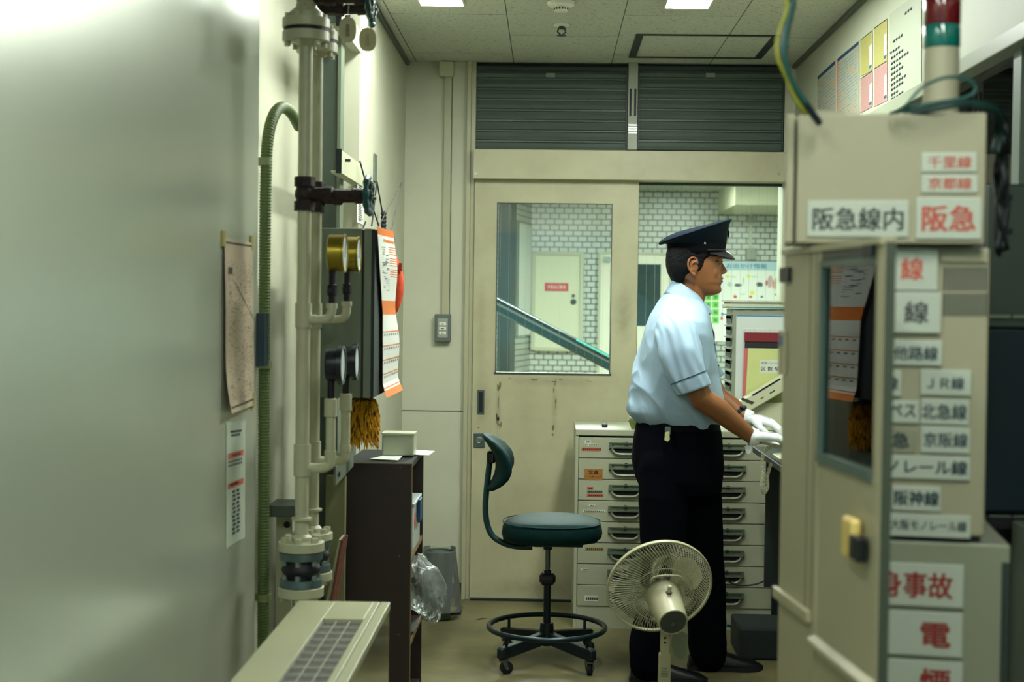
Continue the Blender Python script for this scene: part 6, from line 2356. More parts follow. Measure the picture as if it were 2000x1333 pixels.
b.build('hanging_wires', mat('near_black_wire', '0d1718', 0.5), WB, smooth='all')
pth = [Vector((at(1548, -60, 2.36).x, 2.36, ZC)), at(1548, -60, 2.36), at(1546, 10, 2.36), at(1534, 70, 2.36), at(1532, 120, 2.36), at(1552, 170, 2.37), at(1583, 216, 2.38), at(1600, 240, 2.40)]
sp = smoothpath(pth, 8)
t = thing('hanging_cable', 'dark navy cable with a yellow-green wire hanging from above the box', 'cable', sp[-1])
MB().tube(sp, 0.0062, 10).build('navy_sheath', mat('navy_cable', '12222c', 0.4), t, smooth='all')
sp2 = [p + Vector((-0.010 - 0.003 * math.sin(i * 0.3), -0.004, 0)) for i, p in enumerate(sp[:-6])]
MB().tube(sp2, 0.0032, 8).build('yellow_wire', mat('yellow_green_wire', '8b8a22', 0.4), t, smooth='all')
MB().tube([p + Vector((-0.001, -0.007, 0)) for p in sp[6:-10]], 0.004, 8).build('green_wire', TC, t, smooth='all')

# glazed leaf standing out towards us
d_ = Vector((-0.1044, 0.9945, 0)).normalized()
nL = Vector((-d_.y, d_.x, 0))                  # to the left, the side we see
N0 = at(1721, 800, 2.10)
TL = Matrix(((d_.x, nL.x, 0, N0.x), (d_.y, nL.y, 0, N0.y), (0, 0, 1, 0), (0, 0, 0, 1)))


def ll(px, py, off=0.0):
    o = Vector((N0.x, N0.y, 0)) + nL * off
    r = ray(px, py)
    c = Vector((0, 0, H))
    t_ = (o - c).dot(nL) / r.dot(nL)
    p = c + r * t_
    return (p - o).dot(d_), p.z


sF = ll(1527, 800)[0]
sG1 = ll(1601, 700)[0]
sG0 = ll(1708, 700)[0]
zT = (ll(1720, 476)[1] + ll(1560, 484)[1]) / 2
zGT = (ll(1700, 500)[1] + ll(1610, 512)[1]) / 2
zGB = (ll(1700, 930)[1] + ll(1601, 885)[1]) / 2
LEAF = thing('glazed_screen', 'beige steel screen panel with a narrow glass pane beside the sign cabinet', 'screen', Vector((N0.x, N0.y, 0)) + d_ * sF / 2)
FR = mat('warm_beige_frame', 'a59e80', 0.42)
w = 0.017
MB(TL).box(0.0, sG0, -w, 0, 0, zT).build('near_stile', FR, LEAF, bevel=0.002)
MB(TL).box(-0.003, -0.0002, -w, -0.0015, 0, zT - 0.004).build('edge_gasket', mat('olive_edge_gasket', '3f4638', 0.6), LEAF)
MB(TL).box(sG1, sF, -w, 0, 0, zT).build('far_stile', FR, LEAF, bevel=0.002)
MB(TL).box(sG0, sG1, -w, 0, zGT, zT).build('top_rail', mat('dark_top_rail', '1c2926', 0.4), LEAF, bevel=0.002)
MB(TL).box(sG0, sG1, -w + 0.003, -0.003, 0, zGB).build('lower_panel', FR, LEAF)
b = MB(TL)
b.box(sG0, sG1, -0.012, 0.004, zGB - 0.012, zGB + 0.004)
b.box(sG1 - 0.012, sG1, -0.012, 0.003, zGB, zGT)
b.box(sG0, sG1, -0.012, 0.003, zGT - 0.010, zGT)
b.build('glazing_bead', mat('teal_grey_bead', '4b5e58', 0.4), LEAF)
MB(TL).box(sG0, sG1, -0.009, -0.005, zGB, zGT).build('glass_pane', glassmat('dark_tinted_glass', (0.74, 0.80, 0.78), ior=1.33), LEAF)
zL = (ll(1690, 1325)[1] + ll(1575, 1245)[1]) / 2
b = MB(TL)
b.prism([(0, -0.012), (0.014, -0.006), (0.014, 0.004), (0, 0.012)], (0.0, 0, zL), (0, 1, 0), (0, 0, 1), (1, 0, 0), sG1)
b.build('ledge', FR, LEAF, bevel=0.001)
zL2 = ll(1545, 1165)[1]
MB(TL).box(sG1 + 0.02, sF + 0.01, -0.0, 0.010, zL2 - 0.02, zL2).build('hinge_ledge', FR, LEAF, bevel=0.002)
b = MB(TL)
zz_ = (zT + zGT) / 2
b.box(sF - 0.05, sF + 0.012, -w - 0.002, 0.006, zT - 0.055, zT - 0.028)
b.build('dark_clip', DARKM, LEAF)
MB(TL).box(sG0 + 0.0, sG0 + 0.04, 0.0, 0.008, zGT - 0.002, zGT + 0.018).build('dark_clip', DARKM, LEAF)
b = MB(TL)
b.box(0, sF, -w, 0.006, zT - 0.006, zT + 0.004)
b.build('top_cap', FR, LEAF)
# groove lines down the far stile
b = MB(TL)
for px in (1590, 1578):
    s = ll(px, 900)[0]
    b.box(s, s + 0.004, -0.001, 0.0008, zL + 0.02, zGB + 0.35)
b.build('stile_groove', mat('groove_brown', '6f6a52', 0.6), LEAF)
s_, z_ = ll(1566, 810)
b = MB(TL)
b.box(s_ - 0.014, s_ + 0.014, 0.0005, 0.0012, z_ - 0.055, z_ + 0.055)
b.build('faded_sticker', mat('faded_sticker', 'aaa88e', 0.5), LEAF)
s_, z_ = ll(1532, 668)
MB(TL).box(s_ - 0.018, s_ + 0.022, 0.001, 0.005, z_ - 0.06, z_ + 0.02).build('tag_holder', FR, LEAF, bevel=0.001)
MB(TL).box(s_ - 0.006, s_ + 0.014, 0.0052, 0.0062, z_ - 0.008, z_ + 0.012).build('blue_tag', mat('blue_tag', '1f5a8a', 0.4), LEAF)
# yellow handle
s_, zt_ = ll(1673, 1010)
_, zb_ = ll(1673, 1092)
h = MB(TL).box(s_ - 0.030, s_ + 0.022, 0.0005, 0.018, zb_, zt_).build('handle', mat('amber_handle', 'dcc070', 0.35), LEAF, bevel=0.007, bseg=4)
MB(TL).box(s_ - 0.062, s_ - 0.022, 0.002, 0.020, zb_ + 0.004, zb_ + 0.042).build('lever', mat('black_lever', '14171a', 0.3), h, bevel=0.004)

# ---- equipment rack and grey cabinet at the right edge
yR_ = 2.95
x0, x1, z0, z1 = rect(1925, 350, 2120, 1035, yR_)
t = thing('equipment_rack', 'dark equipment rack at the right edge behind the sign cabinet', 'rack', ((x0 + x1) / 2, yR_, 0.0))
TS = mat('olive_rack_face', '38443a', 0.5)
BF = mat('blue_black_face', '12222a', 0.4)
zz = lambda py: at(1990, py, yR_).z
RX1 = 1.12
MB().box(x0, RX1, yR_ + 0.02, yR_ + 0.35, 0, zz(358)).build('rack_frame', mat('black_rack', '0d1519', 0.5), t)
MB().box(x0 + 0.0, RX1, yR_, yR_ + 0.019, zz(640), zz(362)).build('upper_panel', TS, t, bevel=0.003)
MB().box(x0 + 0.0, RX1, yR_, yR_ + 0.019, zz(1000), zz(644)).build('lower_panel', BF, t, bevel=0.003)
b = MB()
for py in (386, 452):
    a, c, d, e = rect(1942, py - 6, 1978, py + 6, yR_)
    b.box(a, c, yR_ - 0.002, yR_ + 0.002, d, e)
b.build('slot', BLACK, t, bevel=0.001)
b = MB()
for py in (618, 1010):
    a, c, d, e = rect(1932, py - 3, 1972, py + 4, yR_)
    b.box(a, c, yR_ - 0.006, yR_ + 0.001, d, e)
    b.box(c + 0.006, RX1, yR_ - 0.006, yR_ + 0.001, d, e)
b.build('trim_strip', mat('pale_strip', '6f7a68', 0.4), t)
a, c, d, e = rect(1925, 1012, 2120, 1034, yR_ - 0.01)
MB().box(a, RX1, yR_ - 0.012, yR_ + 0.019, d, e).build('base_strip', BLACK, t)
a, c, d, e = rect(2012, 1036, 2100, 1333, 2.80)
b = MB().box(a, RX1, 2.80, 2.92, 0, e)
tag(b.build('low_cabinet', mat('grey_green_low', '59655b', 0.5), bevel=0.003), 'grey-green low cabinet at the lower right corner of the picture', 'cabinet')
# ================================================================== THE MAN
YM = 5.45


def PP(px, py, dy=0.0):                        # on the body's mid plane, then moved sideways
    return at(px, py, YM) + Vector((0, dy, 0))


def P2(px, py, dy=0.0):                        # at the depth it really has
    return at(px, py, YM + dy)


def ring(fr, re, hw, e=0.8, n=40, sq=0.0, yo=0.0):
    f, r = PP(*fr), PP(*re)
    c = (f + r) / 2
    h = (f - r) / 2
    out = []
    for k in range(n):
        a = 2 * PI * k / n
        ca, sa = math.cos(a), math.sin(a)
        x = abs(ca) ** e * (1 if ca > 0 else -1)
        y = abs(sa) ** e * (1 if sa > 0 else -1)
        out.append(c + h * x + Vector((0, yo + hw * y * (1 - sq * x), 0)))
    return out


def fold(me, amp, seed, axes=(7, 4, 12), shear=0.8, fine=0.35, mask=None):
    nrm = [v.normal.copy() for v in me.vertices]
    for v, n in zip(me.vertices, nrm):
        p = v.co
        q = Vector((p.x * axes[0] + p.z * shear * 6, p.y * axes[1], p.z * axes[2] - p.x * shear * 5)) + Vector((seed, seed, 0))
        a = noise.noise(q)
        a = (1 - abs(a) * 2.2) * 0.6 + noise.noise(q * 0.5) * 0.8
        b_ = noise.noise(q * 2.3) * fine
        k = mask(p) if mask else 1.0
        v.co = p + n * amp * k * (a + b_)


mx_ = PP(1320, 1300).x
MAN = thing('person', 'standing man in navy peaked cap, pale blue short-sleeved shirt, navy trousers and white gloves', 'person', (mx_, YM, 0))
SKIN = mat('tan_skin', '8c5831', 0.48, var=0.14, vs=26)
HAIR = mat('black_hair', '07070c', 0.75, spec=0.2, bump=0.3, bs=300, stretch=(1, 1, 0.2))
SHIRT = mat('pale_blue_cotton', '96b0c5', 0.75, var=0.05, vs=30, bump=0.08, bs=500)
NAVYC = mat('navy_trousers', '05070f', 0.95, spec=0.06)
CAPM = mat('navy_cap_cloth', '081825', 0.85, var=0.2, vs=40, spec=0.2)
CAPB = mat('cap_band_black', '05060f', 0.8, spec=0.15)
GLOVE = mat('white_cotton_glove', 'dfe4e4', 0.8, bump=0.08, bs=400)
SHOE = mat('black_shoe', '07080f', 0.35)

# ---- body: head, neck, torso, arms and legs in one skin
b = MB()
lv = [(468, 1390, 1326, 0.050), (477, 1404, 1312, 0.064), (487, 1410, 1306, 0.071), (497, 1411.5, 1304, 0.0735), (504, 1411.8, 1303, 0.0745), (511, 1408, 1304, 0.0750),
      (517, 1408, 1305, 0.0755), (524, 1408.5, 1307, 0.0750), (531, 1409, 1309, 0.0730), (537, 1409.5, 1313, 0.0700), (542, 1411.2, 1318, 0.0670), (547, 1410.2, 1324, 0.0645),
      (552, 1410.5, 1330, 0.0620), (557, 1407.5, 1336, 0.0590), (562, 1408.0, 1342, 0.0550), (567, 1408.2, 1350, 0.0500), (572, 1405.0, 1360, 0.0430), (576, 1398.0, 1370, 0.0320), (578, 1391, 1378, 0.016)]
b.loft([ring((xf, py), (xb, py + (xb - 1303) * 0.0), hw, 0.92, 44, sq=0.16) for py, xf, xb, hw in lv])
# nose
nr = []
for py, xt, hw in ((509, 1409.5, 0.006), (514, 1412.0, 0.0065), (520, 1415.4, 0.0085), (525, 1418.6, 0.011), (529.5, 1420.8, 0.0145), (533, 1419.6, 0.0165), (535.5, 1415.5, 0.0150)):
    nr.append([PP(1398, py, -hw * 1.4), PP((xt + 1398) / 2 + 3, py, -hw * 1.1), PP(xt - 1.5, py, -hw * 0.6), PP(xt, py, 0), PP(xt - 1.5, py, hw * 0.6), PP((xt + 1398) / 2 + 3, py, hw * 1.1), PP(1398, py, hw * 1.4)])
b.loft(nr)
for s in (-1, 1):
    b.sphere(PP(1412.8, 532.5, s * 0.0135), 0.0075, 12, 8)
    b.sphere(PP(1390, 534, s * 0.038), 0.019, 16, 10, (1.0, 0.9, 1.3))          # cheek
    b.sphere(PP(1404.5, 503.5, s * 0.026), 0.013, 12, 8, (0.9, 2.0, 0.7))       # brow
    b.sphere(PP(1402.6, 511.0, s * 0.031), 0.0128, 14, 10, (0.95, 1.35, 0.85))     # lid
    # ear
    ez = []
    for (x, y) in ((1358, 517), (1357, 509), (1352, 505), (1345, 505.5), (1340, 512), (1339.5, 521), (1343, 530), (1349, 537), (1354, 539)):
        ez.append(PP(x, y, s * (0.083 + 0.010 * (1358 - x) / 18)))
    rr = [0.0045, 0.0042, 0.0042, 0.0044, 0.0046, 0.0046, 0.0046, 0.0056, 0.005]
    b.tube(smoothpath(ez, 4), [rr[min(int(i / 4), 8)] for i in range(len(smoothpath(ez, 4)))], 10)
    b.loft([[PP(x, y, s * d) for (x, y) in ((1358, 515), (1352, 508), (1344, 510), (1342, 521), (1347, 532), (1354, 536), (1357, 530))] for d in (0.066, 0.0835)])
    b.sphere(PP(1358, 524, s * 0.079), 0.0065, 10, 8, (0.6, 0.8, 1.2))
    b.tube([PP(1354, 513, s * 0.088), PP(1348, 515, s * 0.090), PP(1346, 523, s * 0.090), PP(1350, 531, s * 0.088)], 0.0028, 8)
b.sphere(PP(1409.0, 543.6), 0.0092, 14, 10, (0.62, 2.1, 0.75))
b.sphere(PP(1407.9, 551.6), 0.0088, 14, 10, (0.62, 1.9, 0.75))
b.sphere(PP(1402, 566.5), 0.0155, 14, 10, (0.95, 1.3, 0.95))
# neck and trunk
b.capsule([PP(1359, 540), PP(1350, 565), PP(1341, 598), PP(1335, 640)], [0.056, 0.060, 0.062, 0.07], 24)
b.capsule([PP(1352, 540), PP(1343, 560)], [0.052, 0.05], 20)
b.loft([ring((1380, 625), (1288, 625), 0.12), ring((1380, 660), (1265, 660), 0.16), ring((1385, 720), (1256, 720), 0.145), ring((1388, 800), (1255, 800), 0.14), ring((1390, 870), (1255, 870), 0.14), ring((1380, 905), (1265, 905), 0.13)])
armN = [P2(1324, 668, -0.185), P2(1345, 725, -0.215), P2(1370, 779, -0.225), P2(1402, 800, -0.195), P2(1432, 825, -0.165), P2(1464, 851, -0.13), P2(1478, 856, -0.12)]
b.capsule(armN, [0.052, 0.046, 0.0435, 0.0435, 0.037, 0.0275, 0.026], 20)
armF = [P2(1330, 665, 0.185), P2(1372, 730, 0.215), P2(1402, 775, 0.205), P2(1430, 795, 0.150), P2(1454, 814, 0.085), P2(1468, 820, 0.07)]
b.capsule(armF, [0.050, 0.045, 0.042, 0.038, 0.0265, 0.025], 20)
legN = [P2(1305, 900, -0.09), P2(1294, 1090, -0.10), P2(1264, 1285, -0.10)]
legF = [P2(1352, 900, 0.09), P2(1372, 1090, 0.10), P2(1378, 1275, 0.13)]
for L in (legN, legF):
    b.capsule(L, [0.075, 0.055, 0.042], 18)
me = fuse(b, 0.0032, 5)
BODY = place_mesh(me, 'body', SKIN, MAN)

# lips, eyes, brows
LIP = mat('lip_colour', '8a4a3c', 0.5)
lp = MB()
lp.sphere(PP(1411.0, 544.9), 0.0056, 14, 8, (0.8, 2.9, 0.5))
lp.sphere(PP(1410.1, 550.2), 0.0056, 14, 8, (0.8, 2.6, 0.6))
lp.build('lips', LIP, MAN, smooth='all')
MB().tube([PP(1400.5, 547.2, -0.024), PP(1407, 547.8, -0.015), PP(1411.2, 547.6, 0), PP(1407, 547.8, 0.015), PP(1400.5, 547.2, 0.024)], 0.0011, 6).build('mouth_line', mat('dark_line', '3a1c16', 0.6), MAN)
for s in (-1, 1):
    ey = MB().sphere(PP(1400.8, 511.5, s * 0.030), 0.0108, 14, 10).build('eye', mat('eye_white', 'b8b4a6', 0.3), MAN, smooth='all')
    MB().tube(smoothpath([PP(1396.0, 511.6, s * 0.0475), PP(1402.5, 511.3, s * 0.043), PP(1408.4, 511.6, s * 0.033), PP(1409.8, 511.8, s * 0.021)], 5), 0.0024, 8).build('eyelash', BLACK, ey)
    MB().tube(smoothpath([PP(1391, 501, s * 0.056), PP(1401, 500, s * 0.046), PP(1409.5, 502.0, s * 0.028), PP(1412.0, 503, s * 0.012)], 5), 0.0030, 8).build('eyebrow', HAIR, MAN, smooth='all')

# ---- hair
b = MB()
hl = [(484, 1398, 1305, 0.074), (492, 1398, 1302.5, 0.079), (499, 1392, 1301.6, 0.0805), (506, 1381, 1301.2, 0.0815), (514, 1377, 1301.2, 0.082), (521, 1376, 1302, 0.0815), (527, 1374, 1303, 0.080), (532, 1369, 1304.5, 0.078), (535, 1348, 1306, 0.075), (541, 1341, 1308.5, 0.071), (548, 1336, 1312, 0.064), (554, 1331, 1319, 0.055), (557, 1328, 1323, 0.045)]
b.loft([ring((xf, py), (xb, py), hw, 0.5 if xf > 1345 else 0.75, 44, sq=-0.0) for py, xf, xb, hw in hl])
me = fuse(b, 0.003, 5)
for v in me.vertices:
    v.co += v.normal * 0.0018 * noise.noise(v.co * 130)
# keep the ear clear
ec = PP(1350, 522)
place_mesh(me, 'hair', HAIR, MAN)

# ---- cap
b = MB()
b.loft([ring((1412, 501), (1304, 499), 0.0795, 0.95, 56), ring((1416.5, 488), (1303.5, 489), 0.082, 0.95, 56), ring((1418.5, 478), (1302.5, 477), 0.084, 0.95, 56), ring((1419, 472), (1301.5, 473), 0.085, 0.95, 56)])
cb_ = MB()
capr = [ring((1418.6, 478), (1302.4, 477), 0.0838, 0.95, 56), ring((1421.0, 456), (1296, 476), 0.098, 0.95, 56), ring((1424.0, 440), (1290, 478.5), 0.114, 0.95, 56), ring((1426.8, 433), (1287.6, 478.8), 0.121, 0.95, 56), ring((1427.8, 429.6), (1287.4, 475.5), 0.122, 0.95, 56),
        ring((1425.0, 428.0), (1290, 470.6), 0.117, 0.95, 56), ring((1416, 430.0), (1303, 461.8), 0.098, 0.95, 56), ring((1400, 434.8), (1322, 453.6), 0.066, 0.95, 56), ring((1380, 440.2), (1345, 447.6), 0.028, 0.95, 56), ring((1366, 443.5), (1360, 444.6), 0.004, 0.95, 56)]
crown = cb_.loft(capr).build('cap_crown', CAPM, MAN, smooth='all')
CAP = crown
b.build('cap_band', CAPB, CAP, smooth='all')
b = MB()
q = capr[4]
b.tube(q, 0.0028, 8, close=True)
b.build('crown_piping', CAPM, CAP, smooth='all')
# visor
b = MB()
top, bot = [], []
n = 26
bf, br_ = PP(1416.0, 489), PP(1303.6, 490)
cc = (bf + br_) / 2
hx = (bf - br_).length / 2
dirx = (bf - br_).normalized()
rows = []
for i in range(7):
    f = i / 6
    row = []
    for k in range(n + 1):
        a = R(-66 + 132 * k / n)
        w_ = math.cos(a * 1.36)
        base = cc + dirx * (hx * math.cos(a)) + Vector((0, 0.082 * math.sin(a), 0))
        ext = f * max(w_, 0.0)
        p = base + Vector((0.040 * ext * math.cos(a), 0.022 * ext * math.sin(a), -0.030 * ext - 0.004 * f + 0.004 * math.sin(f * PI) * w_ - 0.012 * abs(math.sin(a)) ** 2))
        row.append(p)
    rows.append(row)
m_ = n + 1
vs = [p for r_ in rows for p in r_] + [p + Vector((-0.001, 0, -0.0028)) for r_ in rows for p in r_]
K = len(rows) * m_
fs = []
for i in range(6):
    for k in range(n):
        q = i * m_ + k
        fs += [(q, q + 1, q + m_ + 1, q + m_), (K + q, K + q + m_, K + q + m_ + 1, K + q + 1)]
for k in range(n):
    q = 6 * m_ + k
    fs.append((q, q + 1, K + q + 1, K + q))
    fs.append((k, K + k, K + k + 1, k + 1))
for i in range(6):
    for q in (i * m_, i * m_ + n):
        fs.append((q, q + m_, K + q + m_, K + q))
b.add(vs, fs)
b.build('cap_visor', mat('glossy_black_visor', '080b16', 0.2), CAP, smooth='all')
sp = [cc + dirx * (hx * 1.01 * math.cos(a)) + Vector((0, 0.0835 * math.sin(a), -0.001)) for a in [R(-72 + 144 * k / 24) for k in range(25)]]
MB().tube(sp, 0.0035, 8).build('chin_strap', BLACK, CAP, smooth='all')
for s in (-1, 1):
    c = PP(1372, 477.5, s * 0.0845)
    MB().sphere(c, 0.0048, 12, 8, (1, 0.6, 1)).build('cap_button', mat('silver_button', 'b9bfb8', 0.2, 1.0), CAP, smooth='all')
c = PP(1423.0, 457)
MB().sphere(c + Vector((-0.001, 0, 0)), 0.013, 14, 10, (0.35, 1, 1.2)).build('cap_badge', mat('dark_gold_badge', '2b2a22', 0.3, 0.9), CAP, smooth='all')

# ---- shirt
b = MB()
T = [((1374, 592), (1312, 566), 0.075, 0.9), ((1380, 602), (1297, 575), 0.105, 0.85), ((1383, 614), (1284, 592), 0.155, 0.8), ((1386, 632), (1270, 615), 0.195, 0.78), ((1389, 655), (1260, 642), 0.212, 0.78), ((1392, 690), (1250, 682), 0.208, 0.8),
     ((1398, 730), (1240, 728), 0.195, 0.82), ((1406, 768), (1234, 768), 0.188, 0.85), ((1410, 790), (1229.5, 790), 0.186, 0.85), ((1408, 806), (1229.5, 801), 0.184, 0.86), ((1402, 822), (1238, 812), 0.178, 0.86), ((1396, 834), (1250, 822), 0.170, 0.88), ((1392, 836), (1262, 826), 0.155, 0.9)]
b.loft([ring(f, r, hw, e, 48) for f, r, hw, e in T])


def sleeve(b, p0, p1, r0, r1, dep=0.05):
    ax = (p1 - p0).normalized()
    L = (p1 - p0).length
    b.lathe(p0, ax, [(-0.03, r0 * 0.6), (0, r0), (L * 0.3, (r0 * 1.04)), (L * 0.6, (r0 + r1) / 2 * 1.03), (L, r1), (L, r1 - 0.008), (L - dep, r1 - 0.012), (L - dep, 0.001)], 30)


s0n, s1n = P2(1318, 652, -0.178), P2(1356, 757, -0.226)
s0f, s1f = P2(1330, 650, 0.175), P2(1392, 738, 0.215)
b.sphere(P2(1314, 642, -0.155), 0.064, 20, 12)
b.sphere(P2(1330, 642, 0.165), 0.066, 20, 12)
me = fuse(b, 0.0042, 9)


def drape(me, amp, seed, lean, freq, along, mask):
    """soft vertical folds: crests run down the cloth, leaning by `lean`"""
    nrm = [v.normal.copy() for v in me.vertices]
    cl, sl = math.cos(lean), math.sin(lean)
    for v, n in zip(me.vertices, nrm):
        p = v.co
        u = p.x * cl + p.z * sl
        w_ = -p.x * sl + p.z * cl
        warp = 0.05 * noise.noise(Vector((p.x * 5, p.y * 4, p.z * 4)) + Vector((seed, 1, 2)))
        q = Vector(((u + warp) * freq, p.y * freq * 0.55, w_ * along)) + Vector((seed, seed * 0.7, 0))
        r_ = 1 - abs(noise.noise(q)) * 3.0
        r2 = 1 - abs(noise.noise(q * 2.1 + Vector((9, 0, 0)))) * 3.0
        v.co = p + n * amp * mask(p) * (r_ * 0.75 + r2 * 0.28)


zsh_ = PP(1300, 640).z
zwa_ = PP(1300, 800).z


def mask(p):
    return 0.15 + 0.85 * min(1, max(0, (zsh_ - p.z) / 0.16))


drape(me, 0.0135, 3.3, R(24), 9.5, 2.4, mask)
SH = place_mesh(me, 'shirt', SHIRT, MAN)

def sleevemesh(cl, rs, axis_end, seed, name):
    """a short sleeve as cloth with thickness, open at the hem"""
    cl = smoothpath(cl, 8)
    n = len(cl)
    m = 64
    rr = []
    for i in range(n):
        f = i / (n - 1)
        k = f * (len(rs) - 1)
        a = int(min(k, len(rs) - 2))
        rr.append(rs[a] * (1 - (k - a)) + rs[a + 1] * (k - a))
    outer, inner = [], []
    for i, p in enumerate(cl):
        f = i / (n - 1)
        d = (cl[min(i + 1, n - 1)] - cl[max(i - 1, 0)]).normalized()
        d = d.lerp(axis_end, f ** 3 * 0.7).normalized()
        a = Vector((0, 1, 0)) - d * d.y
        a.normalize()
        c2 = d.cross(a)
        ro, ri = [], []
        for j in range(m):
            an = 2 * PI * j / m
            dirv = a * math.cos(an) + c2 * math.sin(an)
            fo = noise.noise(Vector((math.cos(an) * 2.2, math.sin(an) * 2.2, f * 1.1)) + Vector((seed, 0, 0)))
            fo2 = 1 - 3 * abs(noise.noise(Vector((math.cos(an) * 2.6, math.sin(an) * 2.6, f * 1.6)) + Vector((0, seed, 5))))
            dsp = (0.010 * fo + 0.0085 * fo2) * min(1, f * 3 + 0.15) * (1 - 0.65 * f ** 4)
            if f > 0.84:
                dsp += 0.0012
            r_ = rr[i] + dsp
            ro.append(p + dirv * r_)
            ri.append(p + dirv * (r_ - 0.004))
        outer.append(ro)
        inner.append(ri)
    b = MB()
    b.loft(outer + list(reversed(inner)), cap=False, close=True)
    o = b.build(name, SHIRT, SH, smooth='all')
    h = [q for q in outer[int((n - 1) * 0.84)]]
    cen = sum(h, Vector()) / len(h)
    MB().tube([cen + (q - cen) * 1.012 for q in h], 0.0019, 6, close=True).build('sleeve_piping', mat('dark_green_piping', '0d3440', 0.7), o)
    return outer


so = sleevemesh([P2(1306, 632, -0.135), P2(1318, 652, -0.178), P2(1328, 690, -0.205), P2(1341, 728, -0.219), P2(1357, 762, -0.226)], [0.054, 0.073, 0.0765, 0.070, 0.062], Vector((0.30, -0.02, -0.95)).normalized(), 2.0, 'sleeve')
sleevemesh([P2(1326, 632, 0.14), P2(1334, 655, 0.178), P2(1350, 690, 0.205), P2(1372, 722, 0.213), P2(1388, 745, 0.215)], [0.052, 0.066, 0.066, 0.062, 0.057], Vector((0.45, 0.02, -0.89)).normalized(), 6.0, 'sleeve')
arc = [P2(1281, 664, -0.185), P2(1290, 640, -0.205), P2(1306, 629, -0.205), P2(1324, 627, -0.195), P2(1342, 634, -0.19), P2(1354, 650, -0.19)]
# collar
b = MB()
outer = [ring((1371, 583), (1315, 545), 0.066, 0.9, 48), ring((1376, 594), (1309, 553), 0.076, 0.9, 48), ring((1383, 607), (1300, 568), 0.092, 0.9, 48), ring((1386, 614), (1297, 574), 0.098, 0.9, 48)]
inner = [ring((1383, 610), (1301, 574), 0.094, 0.9, 48), ring((1370, 590), (1316, 552), 0.066, 0.9, 48), ring((1368, 585), (1317, 547), 0.063, 0.9, 48)]
b.loft(outer + inner, cap=False, close=True)
b.build('collar', SHIRT, SH, smooth='all')
b = MB()
for s in (-1, 1):
    b.prism([(0, 0), (0.026, -0.026), (0.034, -0.046), (0.004, -0.040)], PP(1373, 590, s * 0.045 - 0.003), (1, 0, 0), (0, 0, 1), (0, 1, 0), 0.006)
b.build('collar_point', SHIRT, SH, bevel=0.002)
MB().tube([ring((1386.5, 615), (1296.5, 575), 0.0985, 0.9, 48)[k] for k in range(48)], 0.0016, 6, close=True).build('collar_seam', mat('seam_shadow_blue', '2f4a5c', 0.8), SH)
# breast pocket line, front placket and blue lanyard
PK = mat('navy_line', '10263c', 0.7)
cpts = [PP(1377, 678, -0.120), PP(1384, 676, -0.105), PP(1391, 671, -0.085)]
MB().tube(cpts, 0.0020, 6).build('pocket_edge', PK, SH)
MB().tube([PP(1384, 616, -0.004), PP(1392, 650, -0.006), PP(1397, 690, -0.008), PP(1402, 730, -0.006), PP(1409, 768, -0.006)], 0.0035, 8).build('placket', mat('bright_blue_strap', '2b5f93', 0.6), SH, smooth='all')
MB().tube([PP(1386, 640, -0.05), PP(1391, 652, -0.052), PP(1391, 662, -0.055)], 0.0038, 8).build('name_badge_clip', BLACK, SH)
MB().sphere(PP(1378, 606, -0.038), 0.0045, 10, 6, (0.5, 1, 1)).build('collar_button', mat('pearl_button', 'c9d3d6', 0.3), SH)

# ---- trousers
b = MB()
b.loft([ring((1400, 815), (1252, 812), 0.165, 0.85, 48), ring((1405, 835), (1243, 832), 0.172, 0.85, 48), ring((1410, 860), (1237, 856), 0.180, 0.85, 48), ring((1412, 900), (1235.5, 892), 0.188, 0.85, 48), ring((1411, 935), (1242, 930), 0.186, 0.85, 48), ring((1408, 960), (1252, 955), 0.165, 0.85, 48)])
tn = [P2(1298, 905, -0.092), P2(1296, 1000, -0.098), P2(1295, 1090, -0.10), P2(1280, 1180, -0.10), P2(1266, 1268, -0.10), P2(1264, 1296, -0.10)]
tf = [P2(1356, 905, 0.092), P2(1364, 1000, 0.095), P2(1371, 1090, 0.10), P2(1379, 1180, 0.11), P2(1382, 1262, 0.12), P2(1384, 1282, 0.12)]
b.capsule(tn, [0.096, 0.090, 0.080, 0.073, 0.071, 0.068], 26)
b.capsule(tf, [0.098, 0.092, 0.082, 0.076, 0.072, 0.070], 26)
me = fuse(b, 0.005, 9)
fold(me, 0.0055, 9.1, (5, 4, 7), 0.5, 0.3)
TR_ = place_mesh(me, 'trousers', NAVYC, MAN)
MB().loft([ring((1403, 822), (1249, 819), 0.171, 0.85, 48), ring((1406, 838), (1243, 835), 0.176, 0.85, 48)]).build('belt', mat('black_belt', '040509', 0.8, spec=0.1), TR_, smooth=True)
kt = P2(1303, 848, -0.185)
b = MB()
b.box(kt.x - 0.008, kt.x + 0.012, kt.y - 0.012, kt.y + 0.01, kt.z - 0.002, kt.z + 0.026)
b.build('belt_clip', STEEL, TR_, bevel=0.002)
b = MB()
b.prism([(-0.010, 0.0), (0.006, 0.004), (0.008, -0.026), (0.0, -0.034), (-0.012, -0.028)], (kt.x + 0.001, kt.y - 0.016, kt.z + 0.006), (1, 0, 0), (0, 0, 1), (0, 1, 0), 0.004)
b.build('key_tag', mat('cream_key_tag', 'cfcf9c', 0.4), TR_, bevel=0.001)


